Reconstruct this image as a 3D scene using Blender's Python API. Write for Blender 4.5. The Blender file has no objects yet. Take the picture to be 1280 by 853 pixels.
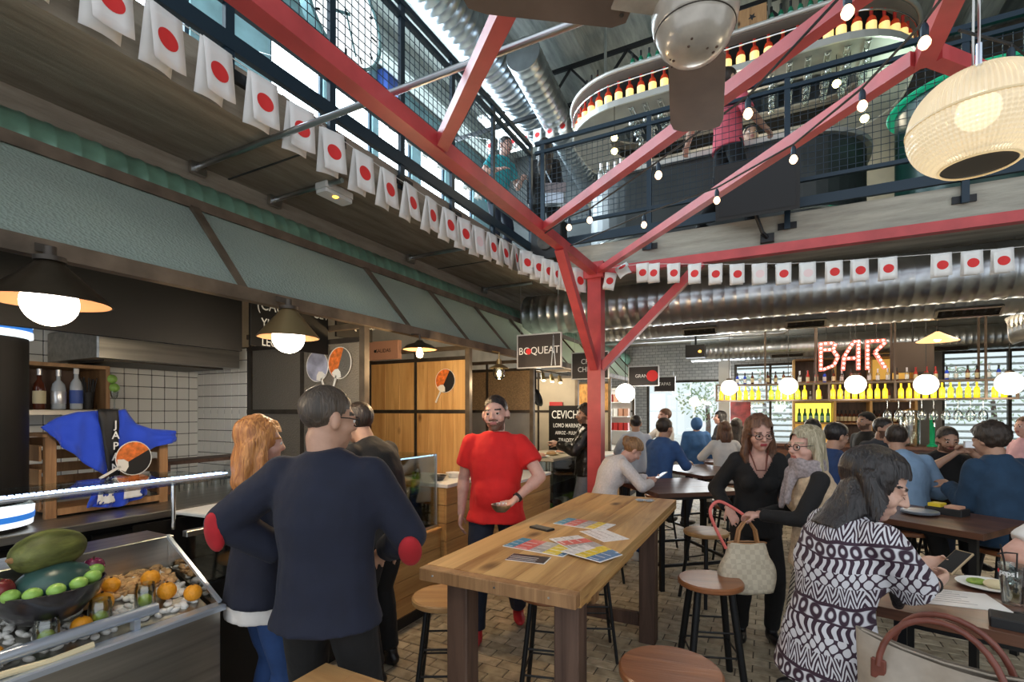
import bpy, bmesh, math, random, os
from mathutils import Vector, Matrix, Euler, noise
random.seed(7)
SC = bpy.context.scene
COL = SC.collection
R = math.radians
PI = math.pi

# ---------------------------------------------------------------- camera
cd = bpy.data.cameras.new('camera')
cam = bpy.data.objects.new('camera', cd)
COL.objects.link(cam)
cam.location = (0, 0, 1.68)
cam.rotation_euler = (R(90), 0, math.atan2(322, 620))
cd.sensor_width = 36
cd.lens = 36 * 620 / 1280
cd.shift_y = (514 - 426.5) / 1280
cd.clip_start = .02
SC.camera = cam

# ---------------------------------------------------------------- world, exposure
SC.view_settings.view_transform = 'Standard'
SC.view_settings.look = 'None'
SC.view_settings.gamma = 1
SC.view_settings.use_curve_mapping = False
SC.view_settings.exposure = 0.55
wd = bpy.data.worlds.new('world')
SC.world = wd
wd.use_nodes = True
wd.node_tree.nodes['Background'].inputs[0].default_value = (.88, .94, 1, 1)
wd.node_tree.nodes['Background'].inputs[1].default_value = .95


def area(name, loc, rot, sx, sy, power, col):
    l = bpy.data.lights.new(name, 'AREA')
    l.shape = 'RECTANGLE'
    l.size, l.size_y, l.energy, l.color = sx, sy, power, col
    o = bpy.data.objects.new(name, l)
    o.location, o.rotation_euler = loc, rot
    COL.objects.link(o)
    return o


def point(name, loc, power, col, r=.05, parent=None):
    l = bpy.data.lights.new(name, 'POINT')
    l.energy, l.color, l.shadow_soft_size = power, col, r
    o = bpy.data.objects.new(name, l)
    COL.objects.link(o)
    if parent:
        o.parent = parent
    o.location = loc
    return o


# daylight that enters through the tall upper windows on the left and from the back windows
area('window_daylight', (-6.35, 5.2, 6.6), (0, R(-62), 0), 2.2, 9, 420, (.70, .86, 1))
area('back_window_daylight', (-1.6, 12.3, 1.8), (R(-90), 0, 0), 2.2, 1.6, 70, (.92, .97, 1))

# ---------------------------------------------------------------- materials
MATS = {}


def new_mat(name):
    m = bpy.data.materials.new(name)
    m.use_nodes = True
    return m, m.node_tree, m.node_tree.nodes['Principled BSDF']


def mat(name, col, rough=.6, metal=0, emit=None, es=1, nscale=0, namp=0, bump=0, coat=0, spec=None, stretch=(1, 1, 1), sheen=0):
    """plain principled material with an optional noise that varies colour and relief"""
    if name in MATS:
        return MATS[name]
    m, nt, b = new_mat(name)
    b.inputs['Base Color'].default_value = (*col, 1)
    b.inputs['Roughness'].default_value = rough
    b.inputs['Metallic'].default_value = metal
    if coat:
        b.inputs['Coat Weight'].default_value = coat
    if sheen:
        b.inputs['Sheen Weight'].default_value = sheen
    if spec is not None:
        b.inputs['Specular IOR Level'].default_value = spec
    if emit:
        b.inputs['Emission Color'].default_value = (*emit, 1)
        b.inputs['Emission Strength'].default_value = es
    if nscale:
        tc = nt.nodes.new('ShaderNodeTexCoord')
        mp = nt.nodes.new('ShaderNodeMapping')
        mp.inputs['Scale'].default_value = stretch
        n = nt.nodes.new('ShaderNodeTexNoise')
        n.inputs['Scale'].default_value = nscale
        n.inputs['Detail'].default_value = 5
        nt.links.new(tc.outputs['Object'], mp.inputs[0])
        nt.links.new(mp.outputs[0], n.inputs['Vector'])
        if namp:
            r = nt.nodes.new('ShaderNodeValToRGB')
            r.color_ramp.elements[0].position = .3
            r.color_ramp.elements[1].position = .7
            r.color_ramp.elements[0].color = (*[max(0, c * (1 - namp)) for c in col], 1)
            r.color_ramp.elements[1].color = (*[min(1, c * (1 + namp)) for c in col], 1)
            nt.links.new(n.outputs['Fac'], r.inputs[0])
            nt.links.new(r.outputs[0], b.inputs['Base Color'])
        if bump:
            bp = nt.nodes.new('ShaderNodeBump')
            bp.inputs['Strength'].default_value = bump
            bp.inputs['Distance'].default_value = .02
            nt.links.new(n.outputs['Fac'], bp.inputs['Height'])
            nt.links.new(bp.outputs[0], b.inputs['Normal'])
    MATS[name] = m
    return m


def wood(name, c1, c2, scale=6, axis=0, rough=.55, knots=True, coat=0):
    """grain running along AXIS"""
    if name in MATS:
        return MATS[name]
    m, nt, b = new_mat(name)
    N, L = nt.nodes.new, nt.links.new
    tc, mp = N('ShaderNodeTexCoord'), N('ShaderNodeMapping')
    sc = [scale * 2.2] * 3
    sc[axis] = scale * .16
    mp.inputs['Scale'].default_value = sc
    L(tc.outputs['Object'], mp.inputs[0])
    oi = N('ShaderNodeObjectInfo')
    ad = N('ShaderNodeVectorMath')
    ad.operation = 'ADD'
    ml = N('ShaderNodeMath')
    ml.operation = 'MULTIPLY'
    ml.inputs[1].default_value = 37
    L(oi.outputs['Random'], ml.inputs[0])
    L(mp.outputs[0], ad.inputs[0])
    L(ml.outputs[0], ad.inputs[1])
    n = N('ShaderNodeTexNoise')
    n.inputs['Scale'].default_value = 1.0
    n.inputs['Detail'].default_value = 7
    n.inputs['Roughness'].default_value = .62
    n.inputs['Distortion'].default_value = .9
    L(ad.outputs[0], n.inputs['Vector'])
    r = N('ShaderNodeValToRGB')
    r.color_ramp.elements[0].position = .32
    r.color_ramp.elements[1].position = .62
    r.color_ramp.elements[0].color = (*c1, 1)
    r.color_ramp.elements[1].color = (*c2, 1)
    L(n.outputs['Fac'], r.inputs[0])
    out = r.outputs[0]
    if knots:
        mp2 = N('ShaderNodeMapping')
        s2 = [scale * .9] * 3
        s2[axis] = scale * .45
        mp2.inputs['Scale'].default_value = s2
        L(tc.outputs['Object'], mp2.inputs[0])
        v = N('ShaderNodeTexVoronoi')
        v.inputs['Scale'].default_value = 1.0
        L(mp2.outputs[0], v.inputs['Vector'])
        r2 = N('ShaderNodeValToRGB')
        r2.color_ramp.elements[0].position = .04
        r2.color_ramp.elements[1].position = .15
        r2.color_ramp.elements[0].color = (*[c * .35 for c in c1], 1)
        r2.color_ramp.elements[1].color = (1, 1, 1, 1)
        L(v.outputs['Distance'], r2.inputs[0])
        mx = N('ShaderNodeMixRGB')
        mx.blend_type = 'MULTIPLY'
        mx.inputs[0].default_value = 1
        L(out, mx.inputs[1])
        L(r2.outputs[0], mx.inputs[2])
        out = mx.outputs[0]
    L(out, b.inputs['Base Color'])
    b.inputs['Roughness'].default_value = rough
    if coat:
        b.inputs['Coat Weight'].default_value = coat
        b.inputs['Coat Roughness'].default_value = .2
    bp = N('ShaderNodeBump')
    bp.inputs['Strength'].default_value = .25
    bp.inputs['Distance'].default_value = .01
    L(n.outputs['Fac'], bp.inputs['Height'])
    L(bp.outputs[0], b.inputs['Normal'])
    MATS[name] = m
    return m


def glass(name, tint=(1, 1, 1), refl=.12, rough=.02):
    """clear pane: see-through with a glossy skin"""
    if name in MATS:
        return MATS[name]
    m, nt, b = new_mat(name)
    N, L = nt.nodes.new, nt.links.new
    nt.nodes.remove(b)
    t, g, mx = N('ShaderNodeBsdfTransparent'), N('ShaderNodeBsdfGlossy'), N('ShaderNodeMixShader')
    t.inputs[0].default_value = (*tint, 1)
    g.inputs['Roughness'].default_value = rough
    lw = N('ShaderNodeLayerWeight')
    lw.inputs[0].default_value = .25
    ml = N('ShaderNodeMath')
    ml.operation = 'MULTIPLY_ADD'
    ml.inputs[1].default_value = .7
    ml.inputs[2].default_value = refl
    L(lw.outputs['Fresnel'], ml.inputs[0])
    L(ml.outputs[0], mx.inputs[0])
    L(t.outputs[0], mx.inputs[1])
    L(g.outputs[0], mx.inputs[2])
    L(mx.outputs[0], nt.nodes['Material Output'].inputs[0])
    MATS[name] = m
    return m


def emis(name, col, s):
    return mat(name, col, .4, emit=col, es=s)


M = {}
M['black_metal'] = mat('black_metal', (.012, .013, .015), .42, .3)
M['blue_black'] = mat('blue_black', (.012, .03, .05), .45, .2)
M['dark_frame'] = mat('dark_frame', (.06, .05, .04), .5, .5, nscale=9, namp=.4)
M['frame_brown'] = mat('frame_brown', (.13, .10, .07), .5, .4, nscale=7, namp=.4)
M['steel'] = mat('steel', (.52, .52, .50), .28, 1, nscale=5, namp=.15)
M['brushed'] = mat('brushed', (.42, .41, .38), .38, 1, nscale=30, namp=.2, stretch=(1, .05, 1))
M['chrome'] = mat('chrome', (.8, .8, .8), .12, 1)
M['red_steel'] = mat('red_steel', (.52, .07, .075), .42, 0, nscale=5, namp=.18)
M['galv'] = mat('galv', (.50, .53, .56), .30, 1, nscale=3, namp=.25)
M['green_duct'] = mat('green_duct', (.15, .29, .21), .35, .3, nscale=6, namp=.3)
M['white'] = mat('white', (.80, .80, .78), .55)
M['white_cloth'] = mat('white_cloth', (.78, .78, .76), .8)
M['paper'] = mat('paper', (.85, .85, .84), .7)
M['black'] = mat('black', (.012, .012, .013), .6)
M['black_panel'] = mat('black_panel', (.009, .008, .007), .6, nscale=3, namp=.3, spec=.25)
M['flag_red'] = mat('flag_red', (.70, .03, .03), .65)
M['flag_pink'] = mat('flag_pink', (.84, .66, .66), .65)
M['mortar'] = mat('mortar', (.10, .085, .065), .9, nscale=20, namp=.3)
M['tile'] = mat('tile', (.78, .76, .70), .2, coat=.3)
M['grout'] = mat('grout', (.05, .045, .04), .9)
M['glass'] = glass('glass', (.93, .97, .96))
M['glass_item'] = glass('glass_item', (.93, .96, .95), .10)
M['glass_green'] = glass('glass_green', (.91, .97, .95), .10)
M['lamp_white'] = emis('lamp_white', (1, .93, .82), 5)
M['lamp_warm'] = emis('lamp_warm', (1, .78, .45), 9)
M['bulb_glow'] = emis('bulb_glow', (1, .62, .36), 2.6)
M['led'] = emis('led', (.45, .66, 1), 4)
M['window_glow'] = emis('window_glow', (.76, .92, 1), 7)
M['wire'] = mat('wire', (.02, .02, .02), .5)
M['cord_white'] = mat('cord_white', (.75, .75, .72), .6)
M['brown_leather'] = mat('brown_leather', (.16, .045, .03), .4, nscale=20, namp=.2)
M['pine'] = wood('pine', (.44, .22, .07), (.66, .39, .14), 5, 0)
M['pine_y'] = wood('pine_y', (.40, .20, .06), (.62, .36, .13), 5, 1)
M['pine_z'] = wood('pine_z', (.50, .25, .075), (.74, .45, .17), 5, 2)
M['table_top_y'] = wood('table_top_y', (.29, .135, .038), (.66, .41, .165), 3.2, 1)
M['dark_leg'] = wood('dark_leg', (.055, .028, .02), (.13, .075, .052), 6, 2)
M['dark_wood'] = wood('dark_wood', (.055, .022, .013), (.145, .06, .032), 4, 0, .38, False, .12)
M['seat_brown'] = wood('seat_brown', (.19, .06, .022), (.36, .135, .05), 6, 0, .35, False, .3)
M['seat_light'] = wood('seat_light', (.42, .22, .085), (.58, .34, .14), 6, 0, .4, False, .2)
M['crate'] = wood('crate', (.22, .11, .045), (.42, .23, .10), 7, 2)
M['brick_red'] = mat('brick_red', (.5, .03, .03), .5)


# ---------------------------------------------------------------- mesh building
class MB:
    def __init__(s):
        s.v, s.f, s.mi = [], [], []
        s.cur = 0

    def add(s, vs, fs, mi=None):
        b = len(s.v)
        s.v.extend(Vector(v) for v in vs)
        for f in fs:
            s.f.append([b + i for i in f])
            s.mi.append(s.cur if mi is None else mi)
        return s

    def box(s, lo, hi, mi=None):
        x0, y0, z0 = lo
        x1, y1, z1 = hi
        return s.add([(x0, y0, z0), (x1, y0, z0), (x1, y1, z0), (x0, y1, z0), (x0, y0, z1), (x1, y0, z1), (x1, y1, z1), (x0, y1, z1)],
                     [(3, 2, 1, 0), (4, 5, 6, 7), (0, 1, 5, 4), (1, 2, 6, 5), (2, 3, 7, 6), (3, 0, 4, 7)], mi)

    def bbox(s, lo, hi, b=.004, mi=None):
        """box with chamfered vertical and top edges"""
        x0, y0, z0 = lo
        x1, y1, z1 = hi
        b = min(b, (x1 - x0) * .3, (y1 - y0) * .3, (z1 - z0) * .45)

        def ring(i, z):
            return [(x0 + i, y0 + b, z), (x0 + b, y0 + i, z), (x1 - b, y0 + i, z), (x1 - i, y0 + b, z),
                    (x1 - i, y1 - b, z), (x1 - b, y1 - i, z), (x0 + b, y1 - i, z), (x0 + i, y1 - b, z)]
        vs = ring(0, z0) + ring(0, z1 - b) + [(min(max(x, x0 + b), x1 - b), min(max(y, y0 + b), y1 - b), z1) for x, y, z in ring(b, z1)]
        fs = [tuple(range(7, -1, -1)), tuple(range(16, 24))]
        for k in (0, 8):
            for i in range(8):
                j = (i + 1) % 8
                fs.append((k + i, k + j, k + 8 + j, k + 8 + i))
        return s.add(vs, fs, mi)

    def bar(s, p0, p1, w, h=None, up=(0, 0, 1), mi=None):
        h = h or w
        p0, p1 = Vector(p0), Vector(p1)
        d = (p1 - p0).normalized()
        u = Vector(up)
        if abs(d.dot(u)) > .98:
            u = Vector((0, 1, 0))
        a = d.cross(u).normalized()
        u = a.cross(d).normalized()
        vs = []
        for p in (p0, p1):
            for i, j in ((-1, -1), (1, -1), (1, 1), (-1, 1)):
                vs.append(p + a * (i * w / 2) + u * (j * h / 2))
        return s.add(vs, [(3, 2, 1, 0), (4, 5, 6, 7), (0, 1, 5, 4), (1, 2, 6, 5), (2, 3, 7, 6), (3, 0, 4, 7)], mi)

    def tube(s, pts, r, n=8, caps=True, mi=None):
        """r is one radius or a list of radii along pts"""
        pts = [Vector(p) for p in pts]
        rs = r if isinstance(r, (list, tuple)) else [r] * len(pts)
        vs, fs = [], []
        d0 = (pts[1] - pts[0]).normalized()
        u = Vector((0, 0, 1)) if abs(d0.z) < .95 else Vector((1, 0, 0))
        a = d0.cross(u).normalized()
        for i, p in enumerate(pts):
            if i == 0:
                d = pts[1] - pts[0]
            elif i == len(pts) - 1:
                d = pts[-1] - pts[-2]
            else:
                d = (pts[i + 1] - pts[i]).normalized() + (pts[i] - pts[i - 1]).normalized()
            if d.length < 1e-9:
                d = d0
            d = d.normalized()
            a = (a - d * a.dot(d))
            a = a.normalized() if a.length > 1e-6 else d.orthogonal().normalized()
            c = d.cross(a)
            for k in range(n):
                t = 2 * PI * k / n
                vs.append(p + (a * math.cos(t) + c * math.sin(t)) * rs[i])
        for i in range(len(pts) - 1):
            for k in range(n):
                j = (k + 1) % n
                fs.append((i * n + k, i * n + j, i * n + n + j, i * n + n + k))
        if caps:
            fs.append(tuple(range(n - 1, -1, -1)))
            m = (len(pts) - 1) * n
            fs.append(tuple(range(m, m + n)))
        return s.add(vs, fs, mi)

    def lathe(s, prof, c=(0, 0, 0), n=24, M4=None, mi=None):
        """prof: (radius, z) from bottom to top, closed where radius is 0"""
        c = Vector(c)
        vs, fs, rows = [], [], []
        for r, z in prof:
            if r < 1e-6:
                rows.append([len(vs)])
                vs.append(Vector((0, 0, z)))
            else:
                rows.append(list(range(len(vs), len(vs) + n)))
                for k in range(n):
                    t = 2 * PI * k / n
                    vs.append(Vector((r * math.cos(t), r * math.sin(t), z)))
        for a, b in zip(rows, rows[1:]):
            for k in range(n):
                j = (k + 1) % n
                if len(a) == 1 and len(b) == 1:
                    continue
                if len(a) == 1:
                    fs.append((a[0], b[j], b[k]))
                elif len(b) == 1:
                    fs.append((a[k], a[j], b[0]))
                else:
                    fs.append((a[k], a[j], b[j], b[k]))
        if M4 is not None:
            vs = [M4 @ v for v in vs]
        return s.add([v + c for v in vs], fs, mi)

    def ball(s, c, r, n=16, m=10, rz=None, M3=None, mi=None):
        rz = rz or r
        rx, ry = r if isinstance(r, tuple) else (r, r)
        if isinstance(r, tuple):
            rz = rz if not isinstance(rz, tuple) else r[0]
        vs, fs = [Vector((0, 0, -rz))], []
        for i in range(1, m):
            p = -PI / 2 + PI * i / m
            for k in range(n):
                t = 2 * PI * k / n
                vs.append(Vector((rx * math.cos(p) * math.cos(t), ry * math.cos(p) * math.sin(t), rz * math.sin(p))))
        vs.append(Vector((0, 0, rz)))
        L = len(vs) - 1
        for k in range(n):
            j = (k + 1) % n
            fs.append((0, 1 + j, 1 + k))
            fs.append((L, L - n + k, L - n + j))
        for i in range(m - 2):
            for k in range(n):
                j = (k + 1) % n
                fs.append((1 + i * n + k, 1 + i * n + j, 1 + i * n + n + j, 1 + i * n + n + k))
        if M3 is not None:
            vs = [M3 @ v for v in vs]
        c = Vector(c)
        return s.add([v + c for v in vs], fs, mi)

    def prism(s, poly, z0, z1, mi=None):
        n = len(poly)
        vs = [(x, y, z0) for x, y in poly] + [(x, y, z1) for x, y in poly]
        fs = [tuple(range(n - 1, -1, -1)), tuple(range(n, 2 * n))]
        fs += [(i, (i + 1) % n, n + (i + 1) % n, n + i) for i in range(n)]
        return s.add(vs, fs, mi)

    def grid(s, fn, nu, nv, thick=0, mi=None):
        """surface fn(u, v) for u, v in 0..1; THICK gives it a back side"""
        P = [[Vector(fn(i / nu, j / nv)) for j in range(nv + 1)] for i in range(nu + 1)]
        vs = [p for row in P for p in row]
        w = nv + 1
        fs = [(i * w + j, (i + 1) * w + j, (i + 1) * w + j + 1, i * w + j + 1) for i in range(nu) for j in range(nv)]
        if thick:
            nr = []
            for i in range(nu + 1):
                for j in range(nv + 1):
                    a = P[min(i + 1, nu)][j] - P[max(i - 1, 0)][j]
                    b = P[i][min(j + 1, nv)] - P[i][max(j - 1, 0)]
                    c = a.cross(b)
                    nr.append(c.normalized() if c.length > 1e-9 else Vector((0, 0, 1)))
            k = len(vs)
            vs = vs + [p - n * thick for p, n in zip(vs, nr)]
            fs += [tuple(k + i for i in reversed(f)) for f in fs]
            ed = [(i * w, (i + 1) * w) for i in range(nu)] + [((i + 1) * w + nv, i * w + nv) for i in range(nu)]
            ed += [(j + 1, j) for j in range(nv)] + [(nu * w + j, nu * w + j + 1) for j in range(nv)]
            fs += [(b, a, k + a, k + b) for a, b in ed]
        return s.add(vs, fs, mi)

    def xf(s, m):
        s.v = [m @ v for v in s.v]
        return s

    def mesh(s, name, mats, smooth=False):
        me = bpy.data.meshes.new(name)
        me.from_pydata([tuple(v) for v in s.v], [], s.f)
        if not isinstance(mats, (list, tuple)):
            mats = [mats]
        for m in mats:
            me.materials.append(M[m] if isinstance(m, str) else m)
        if len(mats) > 1:
            me.polygons.foreach_set('material_index', s.mi)
        if smooth:
            me.polygons.foreach_set('use_smooth', [True] * len(me.polygons))
            if smooth != 'all':
                try:
                    me.set_sharp_from_angle(angle=R(38))
                except Exception:
                    pass
        me.update()
        return me


WORLD = {}


def obj(name, mb, mats, parent=None, smooth=False, kind=None, label=None):
    """one mesh object; under a parent made with world=True the coordinates given are world coordinates"""
    if parent is not None and parent.name in WORLD and isinstance(mb, MB):
        off = WORLD[parent.name]
        mb.v = [v - off for v in mb.v]
    me = mb if isinstance(mb, bpy.types.Mesh) else mb.mesh(name, mats, smooth)
    o = bpy.data.objects.new(name, me)
    COL.objects.link(o)
    if parent is not None:
        o.parent = parent
        if parent.name in WORLD:
            WORLD[o.name] = Vector((0, 0, 0)) + WORLD[parent.name]
    if kind:
        o['kind'] = kind
    if label:
        o['label'] = label
    return o


def tag(o, label, cat, group=None, kind=None):
    o['label'] = label
    o['category'] = cat
    if group:
        o['group'] = group
    if kind:
        o['kind'] = kind
    return o


def thing(name, label, cat, loc=(0, 0, 0), rz=0, group=None, world=False):
    o = bpy.data.objects.new(name, None)
    o.empty_display_size = .1
    COL.objects.link(o)
    o.location = loc
    o.rotation_euler = (0, 0, rz)
    tag(o, label, cat, group)
    if world:
        WORLD[o.name] = Vector(loc)
    return o


def one(name, mb, mats, label, cat, loc=(0, 0, 0), smooth=False, group=None, rot=None):
    """a thing that is a single mesh, built around its own origin"""
    o = tag(obj(name, mb, mats, None, smooth), label, cat, group)
    o.location = loc
    if rot:
        o.rotation_euler = rot
    return o


def struct(name, mb, mats, parent=None, smooth=False):
    o = obj(name, mb, mats, parent, smooth)
    if parent is None:
        o['kind'] = 'structure'
    return o


def dup(root, loc, rz=None, label=None, group=None, rot=None, scale=None):
    r = root.copy()
    COL.objects.link(r)
    r.location = loc
    if rz is not None:
        r.rotation_euler = (0, 0, rz)
    if rot is not None:
        r.rotation_euler = rot
    if scale:
        r.scale = (scale,) * 3
    if label:
        r['label'] = label
    if group:
        r['group'] = group
    for ch in list(root.children):
        c = ch.copy()
        COL.objects.link(c)
        c.parent = r
        for g in ch.children:
            d = g.copy()
            COL.objects.link(d)
            d.parent = c
    return r


def text(name, body, size, M4, mt, parent=None, depth=.0015, bold=0, sx=1.0, spacing=1.0):
    """lettering as a thin solid; M4 places the text plane (x right, y up) in the parent's coordinates"""
    cu = bpy.data.curves.new(name, 'FONT')
    cu.body = body
    cu.size = size
    cu.align_x, cu.align_y = 'CENTER', 'CENTER'
    cu.extrude = depth
    cu.offset = bold
    cu.space_character = spacing
    cu.resolution_u = 3
    o = bpy.data.objects.new(name, cu)
    COL.objects.link(o)
    bpy.context.view_layer.update()
    me = bpy.data.meshes.new_from_object(o.evaluated_get(bpy.context.evaluated_depsgraph_get()))
    bpy.data.objects.remove(o)
    me.transform(M4 @ Matrix.Diagonal((sx, 1, 1, 1)))
    if parent is not None and parent.name in WORLD:
        me.transform(Matrix.Translation(-WORLD[parent.name]))
    me.materials.clear()
    me.materials.append(M[mt] if isinstance(mt, str) else mt)
    me.name = name
    return obj(name, me, None, parent)


def frame4(o, x, y):
    """matrix whose x and y axes are the directions given, at point o"""
    x, y = Vector(x).normalized(), Vector(y)
    z = x.cross(y).normalized()
    y = z.cross(x)
    m = Matrix((x, y, z)).transposed().to_4x4()
    m.translation = Vector(o)
    return m


FACE_CAM = lambda o: frame4(o, (1, 0, 0), (0, 0, 1))     # a plane that faces -Y
FACE_X = lambda o: frame4(o, (0, 1, 0), (0, 0, 1))       # a plane that faces +X
# ================================================================ LARGE STRUCTURE
def nodes_mat(name, build):
    m, nt, b = new_mat(name)
    build(nt, b, nt.nodes.new, nt.links.new)
    M[name] = m
    return m


def _paver(nt, b, N, L):
    g, oi, ad = N('ShaderNodeNewGeometry'), N('ShaderNodeObjectInfo'), N('ShaderNodeMath')
    ad.operation = 'ADD'
    L(g.outputs['Random Per Island'], ad.inputs[0])
    L(oi.outputs['Random'], ad.inputs[1])
    fr = N('ShaderNodeMath')
    fr.operation = 'FRACT'
    L(ad.outputs[0], fr.inputs[0])
    r = N('ShaderNodeValToRGB')
    e = r.color_ramp.elements
    e[0].color, e[1].color = (.40, .34, .24, 1), (.60, .52, .38, 1)
    L(fr.outputs[0], r.inputs[0])
    tc, n = N('ShaderNodeTexCoord'), N('ShaderNodeTexNoise')
    n.inputs['Scale'].default_value = 14
    n.inputs['Detail'].default_value = 6
    L(g.outputs['Position'], n.inputs['Vector'])
    r2 = N('ShaderNodeValToRGB')
    r2.color_ramp.elements[0].position, r2.color_ramp.elements[1].position = .33, .6
    r2.color_ramp.elements[0].color = (.62, .60, .58, 1)
    mx = N('ShaderNodeMixRGB')
    mx.blend_type = 'MULTIPLY'
    mx.inputs[0].default_value = 1
    L(n.outputs['Fac'], r2.inputs[0])
    L(r.outputs[0], mx.inputs[1])
    L(r2.outputs[0], mx.inputs[2])
    L(mx.outputs[0], b.inputs['Base Color'])
    b.inputs['Roughness'].default_value = .62


nodes_mat('paver', _paver)


def _boarded(c1, c2, axis, board):
    """board-marked concrete: shutter lines along one axis plus stains"""
    def f(nt, b, N, L):
        g, mp, n = N('ShaderNodeNewGeometry'), N('ShaderNodeMapping'), N('ShaderNodeTexNoise')
        s = [7, 7, 7]
        s[axis] = .9
        mp.inputs['Scale'].default_value = s
        n.inputs['Scale'].default_value = 1.6
        n.inputs['Detail'].default_value = 8
        n.inputs['Roughness'].default_value = .65
        L(g.outputs['Position'], mp.inputs[0])
        L(mp.outputs[0], n.inputs['Vector'])
        r = N('ShaderNodeValToRGB')
        r.color_ramp.elements[0].position, r.color_ramp.elements[1].position = .3, .7
        r.color_ramp.elements[0].color, r.color_ramp.elements[1].color = (*c1, 1), (*c2, 1)
        L(n.outputs['Fac'], r.inputs[0])
        w, mp2 = N('ShaderNodeTexWave'), N('ShaderNodeMapping')
        w.bands_direction = 'X' if axis == 1 else 'Y'
        w.wave_profile = 'SAW'
        w.inputs['Scale'].default_value = board
        w.inputs['Distortion'].default_value = .25
        L(g.outputs['Position'], mp2.inputs[0])
        L(mp2.outputs[0], w.inputs['Vector'])
        ad = N('ShaderNodeMath')
        ad.operation = 'ADD'
        L(w.outputs['Fac'], ad.inputs[0])
        L(n.outputs['Fac'], ad.inputs[1])
        bp = N('ShaderNodeBump')
        bp.inputs['Strength'].default_value = .5
        bp.inputs['Distance'].default_value = .02
        L(ad.outputs[0], bp.inputs['Height'])
        L(bp.outputs[0], b.inputs['Normal'])
        L(r.outputs[0], b.inputs['Base Color'])
        b.inputs['Roughness'].default_value = .8
    return f


nodes_mat('slab_concrete', _boarded((.20, .165, .125), (.40, .345, .27), 1, 2.2))
nodes_mat('slab_concrete_x', _boarded((.26, .25, .21), (.52, .50, .42), 0, 2.2))
nodes_mat('roof_concrete', _boarded((.20, .22, .21), (.40, .42, .39), 1, 1.1))
M['dark_wall'] = mat('dark_wall', (.05, .055, .055), .7, nscale=2, namp=.35)
M['grey_wall'] = mat('grey_wall', (.22, .21, .19), .7, nscale=3, namp=.2)
M['cream_wall'] = mat('cream_wall', (.52, .45, .34), .7, nscale=3, namp=.12)


def _brickwall(nt, b, N, L):
    g, mp, t = N('ShaderNodeNewGeometry'), N('ShaderNodeMapping'), N('ShaderNodeTexBrick')
    mp.inputs['Rotation'].default_value = (R(90), 0, 0)
    L(g.outputs['Position'], mp.inputs[0])
    L(mp.outputs[0], t.inputs['Vector'])
    t.inputs['Scale'].default_value = 3.5
    t.inputs['Color1'].default_value = (.36, .36, .36, 1)
    t.inputs['Color2'].default_value = (.46, .46, .45, 1)
    t.inputs['Mortar'].default_value = (.18, .18, .18, 1)
    L(t.outputs['Color'], b.inputs['Base Color'])
    bp = N('ShaderNodeBump')
    bp.inputs['Strength'].default_value = .4
    L(t.outputs['Fac'], bp.inputs['Height'])
    bp.invert = True
    L(bp.outputs[0], b.inputs['Normal'])
    b.inputs['Roughness'].default_value = .7


nodes_mat('painted_brick', _brickwall)

# floor: mortar bed, loose pavers by the camera one by one, the rest joined
floor = struct('floor', MB().box((-4.7, -3, -.14), (6.2, 12.8, -.006)), 'mortar')
cells = []
for j in range(-20, 121):
    off = .1 if j % 2 else 0
    for i in range(-14, 31):
        x, y = i * .2 + off, j * .1
        if x > -2.62 and y < 12:
            t = -x * .4609 - .0 + y * .8875 + 0
            lat = x * .8875 + y * .4609
            px = 640 + 620 * lat / t if t > .5 else -999
            vis = t > 2.75 and -30 < px < 1310 and x > -2.47
            cells.append((t if vis else 99, x, y))
cells.sort()
pv = [MB().bbox((-.0965, -.0465, -.03), (.0965, .0465, 0), .004).mesh('paver', 'paver') for _ in range(1)][0]
for k, (t, x, y) in enumerate(cells[:300]):
    o = obj('paver', pv, None, floor)
    o.location = (x, y, random.uniform(-.003, .0015))
    o.rotation_euler = (R(random.uniform(-.5, .5)), R(random.uniform(-.5, .5)), R(random.uniform(-.6, .6)))
mb = MB()
for t, x, y in cells[300:]:
    dz = random.uniform(-.003, .0015)
    mb.box((x - .0965, y - .0465, -.03), (x + .0965, y + .0465, dz))
obj('paver_field', mb, 'paver', floor, kind='stuff')

# mezzanine slab along the left and across the back
mz = struct('mezzanine_floor', MB().box((-6.6, -2, 3.3), (-2.6, 12.7, 3.58)), 'slab_concrete')
obj('slab_edge', MB().box((-2.6, 5.46, 3.3), (6.2, 12.7, 3.58)), 'slab_concrete_x', mz)
mb = MB()
for y in (-.3, 2.16, 4.62):
    mb.box((-4.6, y - .006, 3.294), (-2.6, y + .006, 3.2995))
obj('pour_joint', mb, 'dark_wall', mz)
obj('down_beam', MB().box((-4.6, -2, 3.12), (-3.35, 12.5, 3.3)), 'slab_concrete', mz)

# lower walls
wl = struct('wall_left', MB().box((-4.85, -2, 0), (-4.62, 12.7, 3.3)), 'grey_wall')
tl = MB().bbox((-.0475, -.0475, 0), (.0475, .0475, .006), .003).mesh('tile', 'tile')
obj('grout_bed', MB().box((-4.62, 1.2, .85), (-4.604, 2.69, 2.32)), 'grout', wl)
for i in range(15):
    for j in range(14):
        o = obj('tile', tl, None, wl)
        o.location = (-4.604, 1.25 + i * .1, .93 + j * .1)
        o.rotation_euler = (R(90), random.uniform(-.006, .006), R(90))
wr = struct('wall_right', MB().box((5.6, 2.2, 0), (5.85, 12.7, 8.2)), 'dark_wall')

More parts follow.
